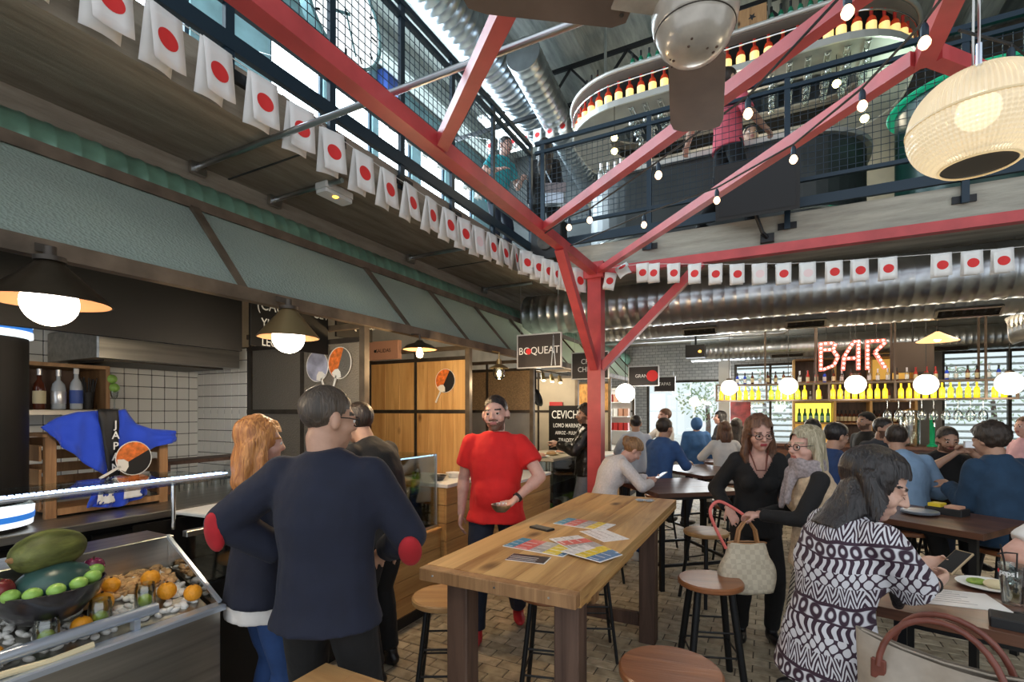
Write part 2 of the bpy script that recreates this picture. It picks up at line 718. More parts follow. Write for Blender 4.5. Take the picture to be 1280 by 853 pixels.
# back wall with its window openings
WB = 12.5
xs = [(-4.85, -2.72), (-2.72, -.93), (-.93, -.45), (-.45, .55), (.55, 1.9), (1.9, 2.55), (2.55, 2.95), (2.95, 6)]
mb = MB()
for x0, x1, z0, z1 in [(-4.85, -2.72, 0, 3.3), (-2.72, -.93, 0, .55), (-2.72, -.93, 2.42, 3.3), (-.93, -.72, 0, 3.3), (-.72, .75, 0, .75), (-.72, .75, 2.75, 3.3),
                       (.75, 1.75, 0, 3.3), (1.75, 2.45, 0, .9), (1.75, 2.45, 2.8, 3.3), (2.45, 3.0, 0, 3.3), (3.0, 6, 0, .8), (3.0, 6, 2.85, 3.3)]:
    mb.box((x0, WB, z0), (x1, WB + .25, z1))
struct('wall_back', mb, 'painted_brick')


def window(n, x0, x1, z0, z1, louvres, cols=1, glow=True):
    f = MB()
    w = .05
    f.box((x0, WB + .05, z0), (x0 + w, WB + .13, z1)).box((x1 - w, WB + .05, z0), (x1, WB + .13, z1))
    f.box((x0 + w, WB + .05, z0), (x1 - w, WB + .13, z0 + w)).box((x0 + w, WB + .05, z1 - w), (x1 - w, WB + .13, z1))
    for c in range(1, cols):
        x = x0 + (x1 - x0) * c / cols
        f.box((x - w / 2, WB + .05, z0 + w), (x + w / 2, WB + .13, z1 - w))
    fr = struct('window_%d' % n, f, 'dark_frame')
    obj('pane', MB().box((x0 + w, WB + .1, z0 + w), (x1 - w, WB + .106, z1 - w)), 'glass', fr)
    k = int((z1 - z0) / .13)
    lm = None
    for i in range(k if louvres else 0):
        z = z0 + .09 + i * .13
        if lm is None:
            lm = MB().box((x0 + w, -.03, -.004), (x1 - w, .03, .004)).mesh('louvre', 'cord_white')
        o = obj('louvre', lm, None, fr)
        o.location = (0, WB + .2, z)
        o.rotation_euler = (R(40), 0, 0)
    return fr


window(1, -2.72, -.93, .55, 2.42, False)
window(2, -.72, .75, .75, 2.75, True, 2)
window(3, 1.75, 2.45, .9, 2.8, True)
window(4, 3.0, 6, .8, 2.85, True, 3)
# the yard and street trees beyond the glass
M['street'] = mat('street', (.84, .84, .82), .9, nscale=1, namp=.12)
M['leaf'] = mat('leaf', (.42, .52, .32), .7, nscale=3, namp=.5)
struct('ground', MB().box((-14, 12.8, -.2), (16, 40, -.14)), 'street')


def leaf_crown(c, r, n, seed):
    rnd = random.Random(seed)
    mb = MB()
    for _ in range(n):
        d = Vector((rnd.gauss(0, 1), rnd.gauss(0, 1), rnd.gauss(0, 1))).normalized() * r * (rnd.random() ** .33)
        p = Vector(c) + Vector((d.x, d.y, d.z * .8))
        u = Vector((rnd.uniform(-1, 1), rnd.uniform(-1, 1), rnd.uniform(-1, 1))).normalized()
        v = u.orthogonal().normalized()
        s = .09
        mb.add([p - u * s, p + v * s * .5, p + u * s, p - v * s * .5], [(0, 1, 2, 3)])
    return mb


for k, (x, y, r) in enumerate([(-2.3, 22, 1.3), (-.2, 24, 1.5), (4.8, 22, 1.6), (7.5, 25, 1.8)]):
    t = thing('street_tree', ['leafy tree outside behind the large bright window, the left one', 'leafy tree outside beyond the edge of the large bright window',
                              'leafy tree outside behind the slatted window right of the bar', 'far leafy tree outside at the right-hand end of the slatted window'][k], 'tree', (x, y, -.14))
    obj('trunk', MB().tube([(0, 0, 0), (.05, 0, 1.2), (0, .05, 2.2)], [.12, .10, .07], 8), 'dark_leg', t, True)
    obj('crown', leaf_crown((0, 0, 2.4), r, 420, k), 'leaf', t, kind='stuff')

# upper storey: left window wall, back wall, ceiling
UX = -6.6
mb = MB()
mb.box((UX - .2, -2, 3.58), (UX, 12.7, 5.3)).box((UX - .2, -2, 7.75), (UX, 12.7, 8.3))
ops = [(.2, 2.2), (2.75, 3.75), (4.9, 5.9), (6.05, 7.05), (7.2, 8.2), (8.5, 9.4), (9.6, 10.6)]
y = -2
for a, b_ in ops + [(12.7, 12.7)]:
    mb.box((UX - .2, y, 5.3), (UX, a, 7.75))
    y = b_
M['teal_wall'] = mat('teal_wall', (.26, .42, .46), .7, nscale=3, namp=.2)
struct('wall_upper_left', mb, 'teal_wall')
for k, (a, b_) in enumerate(ops):
    f = MB()
    for q in (a, b_ - .05):
        f.box((UX - .12, q, 5.3), (UX - .04, q + .05, 7.75))
    for z in (5.3, 7.70):
        f.box((UX - .12, a + .05, z), (UX - .04, b_ - .05, z + .05))
    w = struct('window_%d' % (k + 5), f, 'blue_black')
    obj('pane', MB().box((UX - .1, a + .02, 5.32), (UX - .09, b_ - .02, 7.73)), 'window_glow', w)
struct('wall_upper_back', MB().box((-6.6, 11.4, 3.58), (6.2, 11.6, 8.3)), 'dark_wall')
struct('ceiling', MB().box((-6.8, -.5, 8.2), (6.2, 12.7, 8.5)), 'roof_concrete')
mb = MB()
for k in range(8):
    x = -6 + k * 1.5
    mb.box((x - .15, -.5, 7.85), (x + .15, 11.4, 8.2))
    o = obj('ceiling_rib', mb, 'roof_concrete', bpy.data.objects['ceiling'])
    mb = MB()

# ================================================================ STEEL FRAME
sf = thing('steel_lattice', 'red painted steel post with horizontal lattice beams under the mezzanine opening', 'steel frame', (-1.69, 5.26, 0), world=True)
ZB = 3.195
obj('post', MB().box((-1.765, 5.185, 0), (-1.615, 5.335, 3.27)), 'red_steel', sf)
obj('base_plate', MB().box((-1.83, 5.12, 0), (-1.55, 5.4, .012)), 'red_steel', sf)


def beam(p, q, w=.088):
    obj('beam', MB().bar((*p, ZB), (*q, ZB), w), 'red_steel', sf)


A_ = (-1.69, 5.26)
beam((-1.69, 5.18), (-1.69, -1.2))
beam((-1.61, 5.26), (5.58, 5.26), .088)
beam((-1.64, 5.20), (.56, 2.70), .064)
beam((-1.63, 3.74), (.36, 2.13), .062)
beam((-1.66, 2.32), (.54, .42), .070)
beam((.62, 2.70), (2.9, 5.2), .064)
beam((.59, 2.72), (.59, -1.2), .07)
obj('brace', MB().bar((-1.69, 5.20, 2.15), (-1.69, 4.2, 3.16), .085), 'red_steel', sf)
obj('brace', MB().bar((-1.63, 5.26, 2.15), (-.60, 5.26, 3.16), .085, up=(0, 1, 0)), 'red_steel', sf)
obj('gusset', MB().box((-1.80, 5.15, 3.12), (-1.58, 5.37, 3.29)), 'red_steel', sf)

for k, (y, x1, lb) in enumerate([(1.93, .5, 'long silver tie pipe crossing above the red beam toward the fan'), (2.5, -2.62, 'short silver tie pipe under the slab beside the emergency light'),
                                 (4.1, -2.62, 'silver tie pipe under the slab by the middle awning rib'), (5.6, -2.62, 'farthest silver tie pipe under the slab near the big round duct')]):
    t = one('tie_pipe', MB().tube([(-3.3, 0, 0), (x1, 0, 0)], .018, 10), 'galv', lb, 'pipe', (0, y, 3.276), True)
    mb = MB().box((-3.33, -.05, -.05), (-3.30, .05, .022))
    obj('pipe_bracket', mb, 'steel', t)

# ================================================================ RAILINGS
def railing(name, label, p, q, up_in, posts):
    """open balustrade from p to q: posts, two top rails, lower rails and a wire grid"""
    p, q = Vector(p), Vector(q)
    d = (q - p).normalized()
    L = (q - p).length
    t = thing(name, label, 'railing', p, world=True)
    for z, w in ((1.30, .045), (1.19, .035), (.28, .035), (.07, .09)):
        obj('rail', MB().bar(p + Vector((0, 0, z)), q + Vector((0, 0, z)), .04, w), 'blue_black', t)
    n = Vector((d.y, -d.x, 0)) * (1 if up_in else -1)
    for s in posts:
        c = p + d * s
        o = obj('post', MB().bar(c + Vector((0, 0, -.16)), c + Vector((0, 0, 1.3)), .05, .03, up=n), 'blue_black', t)
        f = MB().bar(c - d * .08 + Vector((0, 0, -.12)) - n * .035, c + d * .08 + Vector((0, 0, -.12)) - n * .035, .03, .06)
        obj('fixing_plate', f, 'black_metal', o)
    mb = MB()
    z0, z1, st = .30, 1.17, .062
    for i in range(int(L / st)):
        c = p + d * (i * st + .03)
        mb.bar(c + Vector((0, 0, z0)), c + Vector((0, 0, z1)), .0045)
    for i in range(int((z1 - z0) / st)):
        z = z0 + st * (i + .7)
        mb.bar(p + Vector((0, 0, z)), q + Vector((0, 0, z)), .0045)
    obj('wire_mesh', mb, 'blue_black', t, kind='stuff')
    return t


railing('railing', 'dark blue steel railing with wire grid along the left mezzanine edge', (-2.56, -.6, 3.58), (-2.56, 5.44, 3.58), False, [.15, 1.55, 2.25, 2.95, 3.65, 4.35, 5.1, 6.02])
railing('railing', 'black steel railing with wire grid across the back mezzanine edge', (-2.50, 5.42, 3.58), (5.58, 5.42, 3.58), True, [.10, 1.35, 2.65, 3.95, 5.3, 6.6, 8.0])

# ================================================================ DUCTS
def duct(name, label, p, q, r, m='galv', step=.12, rib=.006, grilles=(), n=36, sub=()):
    """round spiral duct with raised seams"""
    p, q = Vector(p), Vector(q)
    d = (q - p).normalized()
    L = (q - p).length
    t = thing(name, label, 'duct', p, world=True)
    pts, rs = [], []
    k = int(L / step)
    for i in range(k + 1):
        s = min(i * step, L)
        pts += [p + d * s, p + d * (s + .012), p + d * (s + .024), p + d * (s + .036)]
        rs += [r, r + rib, r + rib, r]
    obj('duct_shell', MB().tube(pts, rs, n), m, t, True)
    for (s, w, h, ang) in grilles:
        side = Vector((0, -math.sin(ang), -math.cos(ang)))
        c = p + d * s + side * (r + .008)
        u = d.cross(side).normalized()
        f = MB()
        for a, b_, e in ((-1, -1, 0), (1, 1, 0)):
            f.bar(c + u * (a * h / 2) - d * (w / 2), c + u * (a * h / 2) + d * (w / 2), .022, .03, up=side)
            f.bar(c + d * (a * w / 2) - u * (h / 2), c + d * (a * w / 2) + u * (h / 2), .022, .03, up=side)
        g = obj('grille', f, 'steel', t)
        obj('grille_box', MB().bar(c - side * .02 - d * (w / 2), c - side * .02 + d * (w / 2), h, .02, up=side), 'black', g)
        sl = MB()
        for k in range(1, 5):
            o_ = u * (h * (k / 5 - .5))
            sl.bar(c + o_ - d * (w / 2), c + o_ + d * (w / 2), .006, .02, up=side)
        obj('slat', sl, 'dark_frame', g)
    for s in sub:
        c = p + d * s
        obj('hanger', MB().tube([c + Vector((0, 0, r)), c + Vector((0, 0, r + .16))], .006, 6), 'steel', t)
    return t


duct('air_duct', 'large round silver duct behind the right row of flags', (-2.98, 6.25, 3.0), (5.5, 6.25, 3.0), .265, sub=(1, 3, 5, 7))
duct('air_duct', 'second silver duct with dark grilles behind the large one', (-2.6, 7.35, 2.99), (5.5, 7.35, 2.99), .255, step=.09, rib=.004,
     grilles=[(1.75, .42, .12, R(35)), (3.0, .42, .12, R(35)), (4.55, .55, .13, R(35))], sub=(1, 3.2, 5, 7))
duct('air_duct', 'far silver duct running above the bar shelves', (-1.45, 11.0, 2.92), (5.5, 11.0, 2.92), .21, step=.09, rib=.004, grilles=[(1.75, .55, .10, R(40)), (4.1, .6, .10, R(40))], sub=(.8, 3, 5))
duct('green_duct', 'green ribbed duct running along above the awning', (-3.22, -1.5, 2.965), (-3.22, 12.3, 2.965), .148, 'green_duct', .10, .005, n=20)
mb = MB()
for k in range(26):
    r0 = .16 + .04 * math.sin(0)
pts, rs = [], []
for k in range(13):
    for s_, r_ in ((0, .17), (.4, .19), (.8, .17)):
        pts.append(Vector((2.75 + (k + s_) * .035, 8.6 - (k + s_) * .02, 2.72 + .05 * math.sin(k * .3))))
        rs.append(r_)
M['foil'] = mat('foil', (.62, .60, .56), .3, .8, nscale=12, namp=.2, bump=.3)
one('flexible_duct', MB().tube(pts, rs, 20), 'foil', 'short flexible foil duct below the silver ducts at far right', 'duct', (0, 0, 0), True)
for k, (y, z, r, lb) in enumerate([(8.3, 3.1, .05, 'thin silver pipe below the slab right behind the ducts'), (9.0, 3.14, .07, 'second thin silver pipe below the slab behind the ducts'), (9.8, 3.05, .045, 'third thin silver pipe, nearest the painted brick wall')]):
    one('ceiling_pipe', MB().tube([(-3.4, 0, 0), (-.4 + k * .3, 0, 0), (-.2 + k * .3, 0, .14)], r, 12), 'galv', lb, 'pipe', (0, y, z), True)

# upper ceiling services
duct('air_duct', 'big silver duct under the roof running away beside the truss', (-4.1, 3.2, 7.5), (-4.1, 11.3, 7.5), .36, step=.14, rib=.008, n=30, sub=(1, 4, 7))
duct('air_duct', 'lower silver duct under the roof behind the woman in black upstairs', (-3.2, 6.5, 6.9), (-3.55, 11.3, 6.6), .26, step=.14, rib=.006, n=26, sub=(1, 4))
tr = thing('roof_truss', 'black steel roof truss of thin bars beside the upper bar', 'truss', (-3.5, 8.6, 6.6), world=True)
obj('chord', MB().bar((-5.6, 8.2, 7.05), (1.5, 8.2, 7.05), .06), 'black_metal', tr)
obj('chord', MB().bar((-5.6, 8.2, 7.72), (1.5, 8.2, 7.72), .06), 'black_metal', tr)
for k in range(7):
    x = -5.6 + k
    obj('web_bar', MB().bar((x, 8.2, 7.08), (x + .5, 8.2, 7.69), .035), 'black_metal', tr)
    obj('web_bar', MB().bar((x + .5, 8.2, 7.69), (x + 1, 8.2, 7.08), .035), 'black_metal', tr)
for x in (-5.4, 1.3):
    obj('hanger', MB().bar((x, 8.2, 7.75), (x, 8.2, 7.86), .04), 'black_metal', tr)
M['roof_lamp_white'] = emis('roof_lamp_white', (.85, .95, 1), 3)
t = thing('roof_light_panel', 'bright rectangular light panel below the roof beyond the railing corner', 'light panel', (-4.85, 9.5, 7.7))
obj('housing', MB().box((-.5, -.75, 0), (.5, .75, .06)).tube([(0, 0, .06), (0, 0, .5)], .012), 'cord_white', t)
obj('diffuser', MB().box((-.47, -.72, -.012), (.47, .72, 0)), 'roof_lamp_white', t)
# ================================================================ STALLS ON THE LEFT
ORD = ['first', 'second', 'third', 'fourth', 'fifth', 'sixth', 'seventh', 'eighth', 'ninth', 'tenth', 'eleventh', 'twelfth', 'thirteenth', 'fourteenth', 'fifteenth', 'sixteenth',
       'seventeenth', 'eighteenth', 'nineteenth', 'twentieth', 'twenty-first', 'twenty-second', 'twenty-third', 'twenty-fourth', 'twenty-fifth', 'twenty-sixth', 'twenty-seventh',
       'twenty-eighth', 'twenty-ninth', 'thirtieth', 'thirty-first', 'thirty-second', 'thirty-third', 'thirty-fourth', 'thirty-fifth', 'thirty-sixth', 'thirty-seventh', 'thirty-eighth', 'thirty-ninth', 'fortieth'] + ['further'] * 40


def _reeded(col, trans, sc, rough=.3):
    def f(nt, b, N, L):
        tc, mp, w, w2 = N('ShaderNodeNewGeometry'), N('ShaderNodeMapping'), N('ShaderNodeTexVoronoi'), N('ShaderNodeTexNoise')
        w.inputs['Scale'].default_value = sc
        L(tc.outputs['Position'], w.inputs['Vector'])
        w2.inputs['Scale'].default_value = 1.3
        L(tc.outputs['Position'], w2.inputs['Vector'])
        bp = N('ShaderNodeBump')
        bp.inputs['Strength'].default_value = .6
        bp.inputs['Distance'].default_value = .01
        L(w.outputs['Distance'], bp.inputs['Height'])
        r = N('ShaderNodeValToRGB')
        r.color_ramp.elements[0].color = (*[c * .75 for c in col], 1)
        r.color_ramp.elements[1].color = (*[c * 1.2 for c in col], 1)
        L(w2.outputs['Fac'], r.inputs[0])
        L(r.outputs[0], b.inputs['Base Color'])
        b.inputs['Roughness'].default_value = rough
        L(bp.outputs[0], b.inputs['Normal'])
        tl_, tp, mx, mx2 = N('ShaderNodeBsdfTranslucent'), N('ShaderNodeBsdfTransparent'), N('ShaderNodeMixShader'), N('ShaderNodeMixShader')
        tl_.inputs[0].default_value = (*[min(1, c * 2) for c in col], 1)
        L(bp.outputs[0], tl_.inputs['Normal'])
        mx.inputs[0].default_value = trans
        L(b.outputs[0], mx.inputs[1])
        L(tl_.outputs[0], mx.inputs[2])
        mx2.inputs[0].default_value = .06
        L(mx.outputs[0], mx2.inputs[1])
        L(tp.outputs[0], mx2.inputs[2])
        L(mx2.outputs[0], nt.nodes['Material Output'].inputs[0])
    return f


nodes_mat('awning_glass', _reeded((.40, .47, .43), .45, 70, .22))
nodes_mat('reeded_glass', _reeded((.20, .19, .17), .35, 90))

aw = thing('awning', 'long awning of ribbed glass panes in brown steel over the stalls', 'awning', (-2.57, 0, 2.34), world=True)
XB, ZBt, XT, ZT = -2.57, 2.34, -3.04, 2.885
obj('bottom_beam', MB().box((XB - .03, -.8, ZBt - .05), (XB + .03, 11.2, ZBt + .02)), 'frame_brown', aw)
obj('top_beam', MB().box((XT - .03, -.8, ZT - .01), (XT + .03, 11.2, ZT + .05)), 'frame_brown', aw)
ribs = [-.78, 1.735, 3.14, 4.02, 4.88, 5.75, 6.65, 7.55, 8.45, 9.35, 10.25, 11.18]
for y in ribs:
    obj('rib', MB().bar((XB, y, ZBt), (XT, y, ZT), .05, .05, up=(0, 1, 0)), 'frame_brown', aw)
for a, b_ in zip(ribs, ribs[1:]):
    n = Vector((ZT - ZBt, 0, XB - XT)).normalized() * .004
    p = [Vector((XB, a + .025, ZBt + .02)), Vector((XB, b_ - .025, ZBt + .02)), Vector((XT, b_ - .025, ZT)), Vector((XT, a + .025, ZT))]
    mb = MB().add([q - n for q in p] + [q + n for q in p], [(3, 2, 1, 0), (4, 5, 6, 7), (0, 1, 5, 4), (1, 2, 6, 5), (2, 3, 7, 6), (3, 0, 4, 7)])
    obj('pane', mb, 'awning_glass', aw)
for y in (2.69, 4.09, 5.55, 7.1, 8.9):
    obj('strut', MB().bar((-2.63, y, 2.30), (-3.9, y, 2.30), .04), 'frame_brown', aw)

one('fascia_panel', MB().box((-.02, -1.3, 0), (.02, 1.45, .73)), 'black_panel', 'black panel hanging behind the awning above the fruit counter', 'panel', (-3.0, .56, 2.06))


def partition(y, label, fills, low=True):
    """steel framed stall divider standing across the counter line"""
    t = thing('stall_partition', label, 'partition', (-2.6, y, 0), world=True)
    xs_ = [-2.6, -3.24, -3.86]
    for x in xs_ + [-4.57]:
        w = .05 if x == -2.6 else .03
        obj('post', MB().box((x - w / 2, y - w / 2, 0), (x + w / 2, y + w / 2, 2.28 if x != -2.6 else 2.30)), 'frame_brown' if x == -2.6 else 'dark_frame', t)
    for z in (.9, 1.674, 2.2):
        obj('rail', MB().box((-4.555, y - .014, z - .018), (-2.625, y + .014, z + .018)), 'dark_frame', t)
    for i, x in enumerate(xs_[:2] + [-3.86]):
        x0 = [-3.24, -3.86, -4.57][i] + .016
        for j, (z0, z1) in enumerate(((.918, 1.656), (1.692, 2.182))):
            m = fills[j]
            if m is None:
                continue
            x1 = x - (.026 if i == 0 else .016)
            if m.startswith('pine'):
                k = 4 if i == 0 else 3
                for q in range(k):
                    a = x0 + (x1 - x0) * q / k
                    obj('board', MB().bbox((a + .0008, y - .009, z0), (a + (x1 - x0) / k - .0008, y + .009, z1), .002), m, t)
            else:
                obj('panel', MB().box((x0, y - .004, z0), (x1, y + .004, z1)), m, t)
    return t


M['cork'] = mat('cork', (.26, .17, .085), .85, nscale=60, namp=.3)
M['osb'] = mat('osb', (.62, .33, .11), .7, nscale=16, namp=.5, stretch=(1, 1, .5))
partition(2.69, 'nearest stall partition with dim ribbed glass panels', ('reeded_glass', 'reeded_glass'))
partition(4.09, 'stall partition of knotty pine boards in black steel behind the man in red', ('pine_z', 'pine_z'))
partition(5.55, 'stall partition with a brown cork panel right of the man in red', ('grey_wall', 'cork'))
partition(7.15, 'pale stall partition behind the black hanging pan', ('cream_wall', 'cream_wall'))
partition(8.9, 'stall partition of orange chipboard behind the red post', ('cream_wall', 'osb'))
partition(10.7, 'farthest stall partition, by the white food shelves', ('white', 'white'))
# tiles on the end wall of the first stall
tp = bpy.data.objects['stall_partition']
for i in range(7):
    for j in range(13):
        o = obj('tile', tl, None, tp)
        o.location = Vector((-4.555 + i * .1, 2.679, .96 + j * .1)) - WORLD[tp.name]
        o.rotation_euler = (R(90), 0, 0)
obj('tile_backing', MB().box((-4.61, 2.679, .9), (-3.88, 2.685, 2.2)), 'grout', tp)

# blackboards
b1 = thing('blackboard', 'near chalk menu board behind the second conical lamp', 'blackboard', (-2.93, 2.03, 2.08), world=True)
obj('board', MB().bbox((-2.945, 2.03, 2.10), (-2.925, 2.655, 2.72), .002), 'black_panel', b1)
b2 = thing('blackboard', 'far chalk menu board with the word CEVICHE under the awning', 'blackboard', (-2.93, 2.72, 2.25), world=True)
obj('board', MB().bbox((-2.945, 2.735, 2.25), (-2.925, 3.12, 2.72), .002), 'black_panel', b2)
M['chalk'] = mat('chalk', (.62, .62, .58), .9)
for body, y, z, s, p in [('(CAUSA', 2.22, 2.37, .105, b1), ('ESC', 2.46, 2.40, .06, b1), ('YUCA', 2.20, 2.25, .09, b1), ('LECHE', 2.20, 2.13, .08, b1), ('CEV', 2.585, 2.385, .10, b1), ('ICHE', 2.80, 2.405, .10, b2),
                         ('{', 2.92, 2.40, .17, b2), ('CORVINA', 3.03, 2.44, .045, b2), ('MARISCO', 3.04, 2.37, .06, b2)]:
    text('lettering', body, s, FACE_X((-2.9235, y, z)), 'chalk', p, .0006, sx=.8)

# first stall: hood, shelf, counter
hd = thing('extractor_hood', 'brushed steel extractor hood on the tiled wall', 'hood', (-4.25, 2.1, 2.02), world=True)
obj('hood_body', MB().bbox((-4.6, 1.62, 2.03), (-3.88, 2.60, 2.24), .01), 'brushed', hd)
obj('filter', MB().box((-4.5, 1.70, 2.018), (-3.98, 2.52, 2.03)), 'dark_frame', hd)
obj('flue', MB().box((-4.6, 1.9, 2.24), (-4.1, 2.3, 3.1)), 'brushed', hd)

sh = thing('wall_shelf', 'wooden box shelf with bottles on the tiled wall', 'shelf', (-4.4, 1.45, 1.67), world=True)
obj('top_board', MB().bbox((-4.595, 1.0, 1.975), (-4.2, 1.83, 2.0), .002), 'crate', sh)
obj('side_board', MB().bbox((-4.595, 1.805, 1.69), (-4.2, 1.83, 1.975), .002), 'crate', sh)
obj('side_board', MB().bbox((-4.595, 1.0, 1.69), (-4.2, 1.025, 1.975), .002), 'crate', sh)
obj('back_board', MB().box((-4.597, 1.026, 1.69), (-4.585, 1.804, 1.974)), 'dark_leg', sh)
obj('steel_tray', MB().bbox((-4.595, .98, 1.655), (-4.16, 1.90, 1.69), .003), 'brushed', sh)

BOTTLE = [(0, 0), (.033, 0), (.036, .006), (.036, .15), (.03, .185), (.013, .215), (.0125, .27), (.015, .272), (.015, .285), (0, .286)]


def bottle(name, label, m, loc, s=1, lab=None, cap=None, group=None, cat='bottle', fat=1):
    t = thing(name, label, cat, loc, 0, group)
    pr = [(r * s * (fat if z < .2 else 1), z * s) for r, z in BOTTLE]
    obj('glass_body', MB().lathe(pr[:-2] + [(0, .2725 * s)], n=16), m, t, True)
    if lab:
        obj('label', MB().lathe([(.0365 * s * fat, .04 * s), (.0372 * s * fat, .042 * s), (.0372 * s * fat, .13 * s), (.0365 * s * fat, .132 * s)], n=16), lab, t, True)
    obj('cap', MB().lathe([(.0135 * s, .245 * s), (.0155 * s, .245 * s), (.0155 * s, .292 * s), (0, .293 * s)], n=14), cap or 'black', t, True)
    return t


M['amber'] = mat('amber', (.10, .025, .012), .08, coat=.5)
M['clear_liq'] = mat('clear_liq', (.50, .54, .58), .08, coat=.6)
M['label_cream'] = mat('label_cream', (.70, .60, .38), .6)
M['label_blue'] = mat('label_blue', (.05, .10, .38), .5)
M['cap_silver'] = mat('cap_silver', (.75, .75, .77), .3, .6)
bottle('bottle', 'dark rum bottle with cream label, leftmost on the box shelf', 'amber', (-4.36, 1.40, 1.692), .9, 'label_cream', 'black')
bottle('bottle', 'brown liqueur bottle with cream label beside the clear bottle', 'amber', (-4.30, 1.475, 1.692), .92, 'label_cream', 'cap_silver')
bottle('bottle', 'stout clear bottle with silver cap on the box shelf', 'clear_liq', (-4.30, 1.575, 1.692), .92, 'cap_silver', 'cap_silver', fat=1.2)
bottle('bottle', 'tall clear bottle with blue label on the box shelf', 'clear_liq', (-4.28, 1.665, 1.692), 1.0, 'label_blue', 'white')
t = thing('straw_cup', 'dark cup full of black drinking straws on the box shelf', 'cup', (-4.30, 1.735, 1.692))
obj('cup', MB().lathe([(0, 0), (.03, 0), (.042, .12), (.038, .12), (.028, .005), (0, .005)], n=18), 'black', t, True)
mb = MB()
for k in range(26):
    a, q = random.uniform(0, 2 * PI), random.uniform(.2, 1)
    mb.tube([(.02 * q * math.cos(a), .02 * q * math.sin(a), .01), (.06 * q * math.cos(a), .06 * q * math.sin(a), random.uniform(.19, .23))], .003, 5)
obj('straws', mb, 'black', t, kind='stuff')
M['lime'] = mat('lime', (.26, .46, .09), .35, nscale=60, bump=.12, namp=.15)
t = thing('lime_glass', 'stemmed glass topped with two green limes beside the box shelf', 'glass', (-4.20, 1.855, 1.692))
obj('stem_glass', MB().lathe([(0, 0), (.03, 0), (.03, .004), (.005, .01), (.005, .07), (.02, .09), (.026, .13), (.024, .13), (.018, .092), (0, .085)], n=16), 'glass_item', t, True)
obj('lime', MB().ball((0, 0, .155), .033), 'lime', t, True)
obj('lime', MB().ball((-.008, -.012, .218), .033), 'lime', t, True)

bc = thing('back_counter', 'steel back counter with dark drawer fronts behind the fruit display', 'counter', (-3.8, 1.2, 0), world=True)
obj('worktop', MB().bbox((-4.59, -.8, 1.06), (-3.12, 2.64, 1.10), .004), 'brushed', bc)
obj('body', MB().box((-4.58, -.75, .05), (-3.17, 2.62, 1.06)), 'black_metal', bc)
for k in range(5):
    y = -.7 + k * .66
    d = obj('drawer', MB().bbox((-3.17, y + .012, .62), (-3.155, y + .648, 1.03), .003), 'black_panel', bc)
    obj('drawer_handle', MB().tube([(-3.155, y + .2, .98), (-3.135, y + .2, .98), (-3.135, y + .46, .98), (-3.155, y + .46, .98)], .006, 6), 'steel', d)

# drum-shaped dispenser with a striped lit cap at the left edge
dp = thing('drum_dispenser', 'tall black drum with blue and white striped bands at top and bottom, left edge', 'dispenser', (-3.365, .915, 1.10))
obj('drum', MB().lathe([(0, 0), (.18, 0), (.19, .02), (.19, 1.0), (0, 1.0)], n=40), 'black_panel', dp, True)
M['stripe_white'] = mat('stripe_white', (.8, .85, .85), .3, emit=(.85, .93, 1), es=.7)
M['stripe_blue'] = mat('stripe_blue', (.03, .16, .5), .3, emit=(.03, .2, .7), es=.5)
obj('cap', MB().lathe([(.191, 1.001), (.206, 1.004), (.206, 1.035), (.20, 1.036), (.20, 1.062), (.206, 1.063), (.206, 1.09), (.1, 1.10), (0, 1.10)], n=40), 'stripe_white', dp, True)
obj('blue_band', MB().lathe([(.2005, 1.0365), (.2035, 1.038), (.2035, 1.06), (.2005, 1.0615)], n=40), 'stripe_blue', dp, True)
obj('base_band', MB().lathe([(.1905, .022), (.205, .025), (.212, .12), (.196, .14), (.1905, .142)], n=40), 'stripe_white', dp, True)
obj('base_stripe', MB().lathe([(.2075, .055), (.2105, .056), (.2125, .085), (.2095, .086)], n=40), 'stripe_blue', dp, True)

dp.scale = (1, 1, .935)
# crate with happi coat and fan
ct = thing('wooden_crate', 'upright wooden crate on the back counter draped with a blue coat', 'crate', (-3.6, 1.5, 1.10), world=True)
for y in (1.20, 1.76):
    for x in (-3.80, -3.46):
        obj('corner_post', MB().bbox((x, y, 1.10), (x + .03, y + .05, 1.54), .003), 'crate', ct)
obj('top_board', MB().bbox((-3.8, 1.19, 1.54), (-3.43, 1.82, 1.556), .002), 'crate', ct)
obj('bottom_board', MB().bbox((-3.77, 1.25, 1.112), (-3.43, 1.76, 1.135), .002), 'crate', ct)
for k in range(5):
    obj('slat', MB().bbox((-3.80, 1.25, 1.16 + k * .078), (-3.785, 1.76, 1.215 + k * .078), .002), 'crate', ct)
for y in (1.185, 1.812):
    for k in range(3):
        obj('slat', MB().bbox((-3.77, y, 1.15 + k * .13), (-3.46, y + .012, 1.235 + k * .13), .002), 'crate', ct)
obj('front_slat', MB().bbox((-3.432, 1.25, 1.115), (-3.42, 1.76, 1.15), .002), 'crate', ct)

M['happi_blue'] = mat('happi_blue', (.012, .065, .62), .75, sheen=.3)
hp = thing('happi_coat', 'bright blue coat with black JAPAN collar draped over the crate', 'coat', (-3.40, 1.49, 1.3), world=True)


def lerp_pts(P, u):
    k = min(int(u * (len(P) - 1)), len(P) - 2)
    f = u * (len(P) - 1) - k
    return [a + (b - a) * f for a, b in zip(P[k], P[k + 1])]


def drape(top, bot, x0, amp, fr, nu=36, nv=18):
    def fn(u, v):
        a, b_ = lerp_pts(top, u), lerp_pts(bot, u)
        y, z = a[0] + (b_[0] - a[0]) * v, a[1] + (b_[1] - a[1]) * v
        x = x0 + amp * math.sin(fr * u * PI + 2 * v) * (.3 + v) + .012 * noise.noise(Vector((u * 6, v * 4, 1.7))) - .10 * max(0, .18 - v) * (1 if .1 < u < .8 else .2)
        return (x, y, z)
    return MB().grid(fn, nu, nv, .006)


